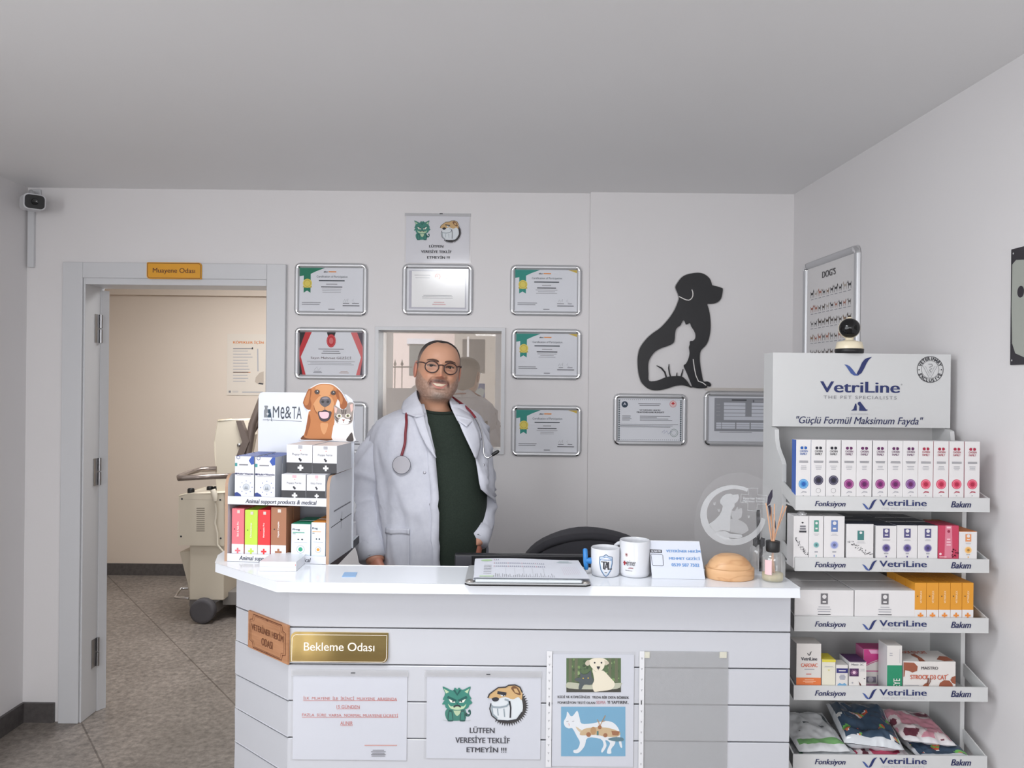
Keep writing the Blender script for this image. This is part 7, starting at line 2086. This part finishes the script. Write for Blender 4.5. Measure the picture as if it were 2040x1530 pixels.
for z in zc_:
    py = 763.5 + (EYE - z) * F / (YP - .15)
    aL = find_az(z, tabx(EL, py), -1.2, .6); aR = find_az(z, tabx(ER, py), aL + .15, 1.45)
    kb = max(0.0, min(1.0, (py - 972) / 70)); aR += 1.0 * kb * kb * (3 - 2 * kb)      # this side is swept back by the arm
    edgeL.append((z, aL)); edgeR.append((z, aR))
    lo_, hi_ = aR, aL + 2 * pi
    row = []
    for j in range(NC + 1):
        az = lo_ + (hi_ - lo_) * j / NC
        if az > pi: az -= 2 * pi
        row.append(coat_pt(z, az))
    rows.append(row)
coat = MB().grid(rows, COAT, True).build('coat', per, solid=.003)
def sleeve(path, rad, name, seed):
    pts = smooth_path(path, 60); rr = []
    for i in range(61):
        s = i / 60 * (len(rad) - 1); a = min(int(s), len(rad) - 2); rr.append(rad[a] + (rad[a + 1] - rad[a]) * (s - a))
    rw = tube_rows(pts, rr, 40)
    for i, r in enumerate(rw):
        u = i / 60; k = min(1.0, u * 5) * min(1.0, (1 - u) * 8 + .15)
        for j, p in enumerate(r):
            a = 2 * pi * j / 40; o = (p - pts[i]).normalized()
            el = math.exp(-((u - .5) / .26) ** 2)
            ph = u * 15 + .9 * sin(a + seed) + 1.3 * noise.noise(V((cos(a) + 3, sin(a) + u * 5, seed)))
            f_ = (.020 * (1 - abs(sin(ph))) ** 2.2 - .006) * el * (.6 + .4 * cos(a - seed)) + .010 * (1 - abs(noise.noise(V((cos(a) * 1.2 + seed, sin(a) * 1.2, u * 3.5))))) ** 7 - .003
            f_ += .005 * noise.noise(V((cos(a) * 2 + seed, sin(a) * 2, u * 9))) + .006 * noise.noise(V((cos(a) + seed, sin(a), u * 4)))
            r[j] = p + o * f_ * k * min(1.0, rr[i] / .066) ** 1.6
    cap = [[pts[0] + (q - pts[0]) * .15 + UZ * .0 for q in rw[0]]]
    end = [[pts[-1] + (q - pts[-1]) * .82 + (pts[-2] - pts[-1]) * .6 for q in rw[-1]]]
    return MB().grid(cap + rw + end, COAT, True, True).build(name, coat)
RS = [P(796, 872, 2.73), P(768, 888, 2.71), P(748, 920, 2.70), P(738, 960, 2.70), P(733, 1005, 2.69), P(735, 1052, 2.645), P(740, 1085, 2.61), P(744, 1112, 2.585)]
LS = [P(916, 872, 2.79), P(937, 888, 2.81), P(952, 920, 2.83), P(960, 962, 2.83), P(962, 1005, 2.80), P(960, 1040, 2.745), P(956, 1062, 2.70), P(951, 1077, 2.672)]
sleeve(RS, [.050, .066, .076, .072, .067, .060, .051, .046], 'sleeve', 2.0)
sleeve(LS, [.040, .051, .053, .049, .047, .043, .039, .037], 'sleeve', 4.0)
for path, r, nm in ((RS, .0475, 'cuff'), (LS, .0385, 'cuff')):
    d_ = (path[-1] - path[-2]).normalized(); p = path[-1]
    rw = tube_rows([p - d_ * .050, p - d_ * .048, p + d_ * .004, p + d_ * .005, p - d_ * .03], [r + .001, r + .0035, r + .002, r - .002, r - .006], 32)
    MB().grid(rw, COAT, True, True).build(nm, coat)
def patch(name, z0, z1, px0, px1, off, mat, par, flare=0.0, nz=10, nx=10):
    rw = []
    for i in range(nz + 1):
        z = z0 + (z1 - z0) * i / nz
        a0 = find_az(z, px0, -1.5, 1.4); a1 = find_az(z, px1, -1.5, 1.4)
        rw.append([coat_pt(z, a0 + (a1 - a0) * j / nx, off) for j in range(nx + 1)])
    return MB().grid(rw, mat, True).build(name, par, solid=.0025)
patch('pocket', py_z(1046), py_z(1128), 772, 817, .005, COAT, coat)
patch('pocket_hem', py_z(1046), py_z(1057), 771.5, 817.5, .0075, COAT, coat, nz=3)
SNAP = M((186, 186, 194), .3, .8)
for px, py in ((846, 939), (858, 999), (867, 1058)):
    z = py_z(py); a = find_az(z, px, -1.2, 1.2); p = coat_pt(z, a, .003); n_ = (p - TC - UZ * z).normalized(); s_ = n_.cross(UZ).normalized()
    MB().lathe(p, [(.0052, -.001), (.005, .0015), (.003, .0022), (0, .0016)], SNAP, 16, (s_, s_.cross(n_), n_)).build('snap_button', coat)
for i_, (px, py) in enumerate(((957, 878), (962, 930))):
    z = py_z(py); a = find_az(z, px, .4, 1.4); p = coat_pt(z, a, .003); n_ = (p - TC - UZ * z).normalized(); s_ = n_.cross(UZ).normalized()
    MB().lathe(p, [(.0052, -.001), (.005, .0015), (.003, .0022), (0, .0016)], SNAP, 16, (s_, s_.cross(n_), n_)).build('snap_button', coat)
# placket stitched along the left edge
rw = []
for z, a in edgeL[3:]:
    rw.append([coat_pt(z, a - .0 - k * .115, .0045) for k in (0, .5, 1)])
MB().grid(rw, COAT, True).build('placket', coat, solid=.0025)
# collar with its fall, left and right halves
def line_path(pts, n):
    k = len(pts) - 1; out = []
    for i in range(n + 1):
        s = i / n * k; a_ = min(int(s), k - 1); out.append(pts[a_].lerp(pts[a_ + 1], s - a_))
    return out
def loft2(a, b, n, k, bulge):
    A_ = smooth_path([V(p) for p in a], n); B_ = line_path([V(p) for p in b], n); rw = []
    for i in range(n + 1):
        r = []
        for j in range(k + 1):
            u = j / k; q = A_[i].lerp(B_[i], u)
            r.append(q + V((0, -1, .25)).normalized() * bulge * sin(pi * u))
        rw.append(r)
    return rw
Lin = [P(870, 786, 2.845), P(846, 780, 2.835), P(834, 776, 2.80), P(830, 780, 2.745), P(833, 794, 2.690), P(840, 808, 2.650), P(847, 830, 2.622)]
Lout = [P(870, 806, 2.875), P(838, 806, 2.865), P(813, 800, 2.82), P(804, 800, 2.76), P(800, 812, 2.70), P(801, 822, 2.650), P(829, 831, 2.603)]
Rin = [P(870, 786, 2.845), P(884, 782, 2.84), P(892, 785, 2.81), P(895, 792, 2.765), P(896, 802, 2.715), P(900, 815, 2.685), P(911, 838, 2.645)]
Rout = [P(870, 806, 2.875), P(900, 806, 2.87), P(914, 806, 2.83), P(926, 816, 2.775), P(938, 827, 2.72), P(944, 836, 2.67), P(930, 850, 2.625)]
MB().grid(loft2(Lin, Lout, 30, 8, .005), COAT, True).build('collar', coat, solid=.003)
MB().grid([list(reversed(r)) for r in loft2(Rin, Rout, 30, 8, .004)], COAT, True).build('collar', coat, solid=.003)
# lapels opening onto the shirt
Lp1 = [P(845, 828, 2.618), P(853, 860, 2.590), P(862, 888, 2.575), P(869, 912, 2.572)]
Lp2 = [P(824, 832, 2.610), P(836, 862, 2.588), P(850, 890, 2.572), P(868, 912, 2.570)]
MB().grid(loft2(Lp1, Lp2, 14, 6, .004), COAT, True).build('lapel', coat, solid=.0025)
Rp1 = [P(909, 826, 2.660), P(920, 856, 2.625), P(935, 888, 2.615), P(946, 912, 2.630)]
Rp2 = [P(942, 836, 2.665), P(955, 862, 2.660), P(958, 888, 2.655), P(950, 914, 2.640)]
MB().grid([list(reversed(r)) for r in loft2(Rp1, Rp2, 14, 6, .006)], COAT, True).build('lapel', coat, solid=.0025)

# stethoscope hung round the neck
MAR = M((126, 38, 48), .4)
st = thing('stethoscope', P(804, 925, 2.57), 'dark red stethoscope hanging round the collar of the white coat', 'stethoscope')
def on_coat(px, py, off, lo=-1.4, hi=1.4):
    z = py_z(py)
    for _ in range(3):
        a = find_az(z, px, lo, hi); p = coat_pt(z, a, off); z += (to_px(p)[1] - py) / F * p.y
    return p
pth = [P(895, 792, 2.80), P(880, 794, 2.852), P(862, 794, 2.858), P(838, 798, 2.845), P(824, 806, 2.79), P(817, 812, 2.72), on_coat(813, 820, .004), on_coat(812, 829, .008), on_coat(811, 842, .010), on_coat(811, 862, .010), on_coat(808, 884, .010), on_coat(803, 908, .012)]
MB().tube(smooth_path(pth, 44), .0046, MAR, 12).build('tube', st)
c = on_coat(802, 926, .012); n_ = V((.05, -1, .12)).normalized(); s_ = n_.cross(UZ).normalized(); u_ = s_.cross(n_)
MB().lathe(c, [(.022, -.009), (.028, -.006), (.0295, .0), (.0295, .003), (.027, .0055), (0, .0058)], M((88, 88, 94), .4), 40, (s_, u_, n_)).build('chestpiece', st)
MB().lathe(c, [(.0296, -.001), (.0306, .001), (.0306, .004), (.0288, .0062)], M((150, 150, 156), .3, .9), 40, (s_, u_, n_)).build('rim', st)
pth = [P(895, 787, 2.81), P(908, 796, 2.80), P(922, 806, 2.765), P(936, 818, 2.712), P(947, 832, 2.670)]
MB().tube(smooth_path(pth, 16), .0044, MAR, 12).build('tube', st)
pth = [P(947, 832, 2.672), P(958, 856, 2.685), P(963, 885, 2.69), P(964, 905, 2.69), P(972, 912, 2.69), P(982, 906, 2.69)]
MB().tube(smooth_path(pth, 20), .0030, CHROME, 10).build('binaural', st)
MB().tube([P(980, 907, 2.69), P(983, 905, 2.69), P(991, 900, 2.69), P(994, 898, 2.69)], [.0045, .0062, .0062, .004], BLACK, 12).build('ear_tip', st)
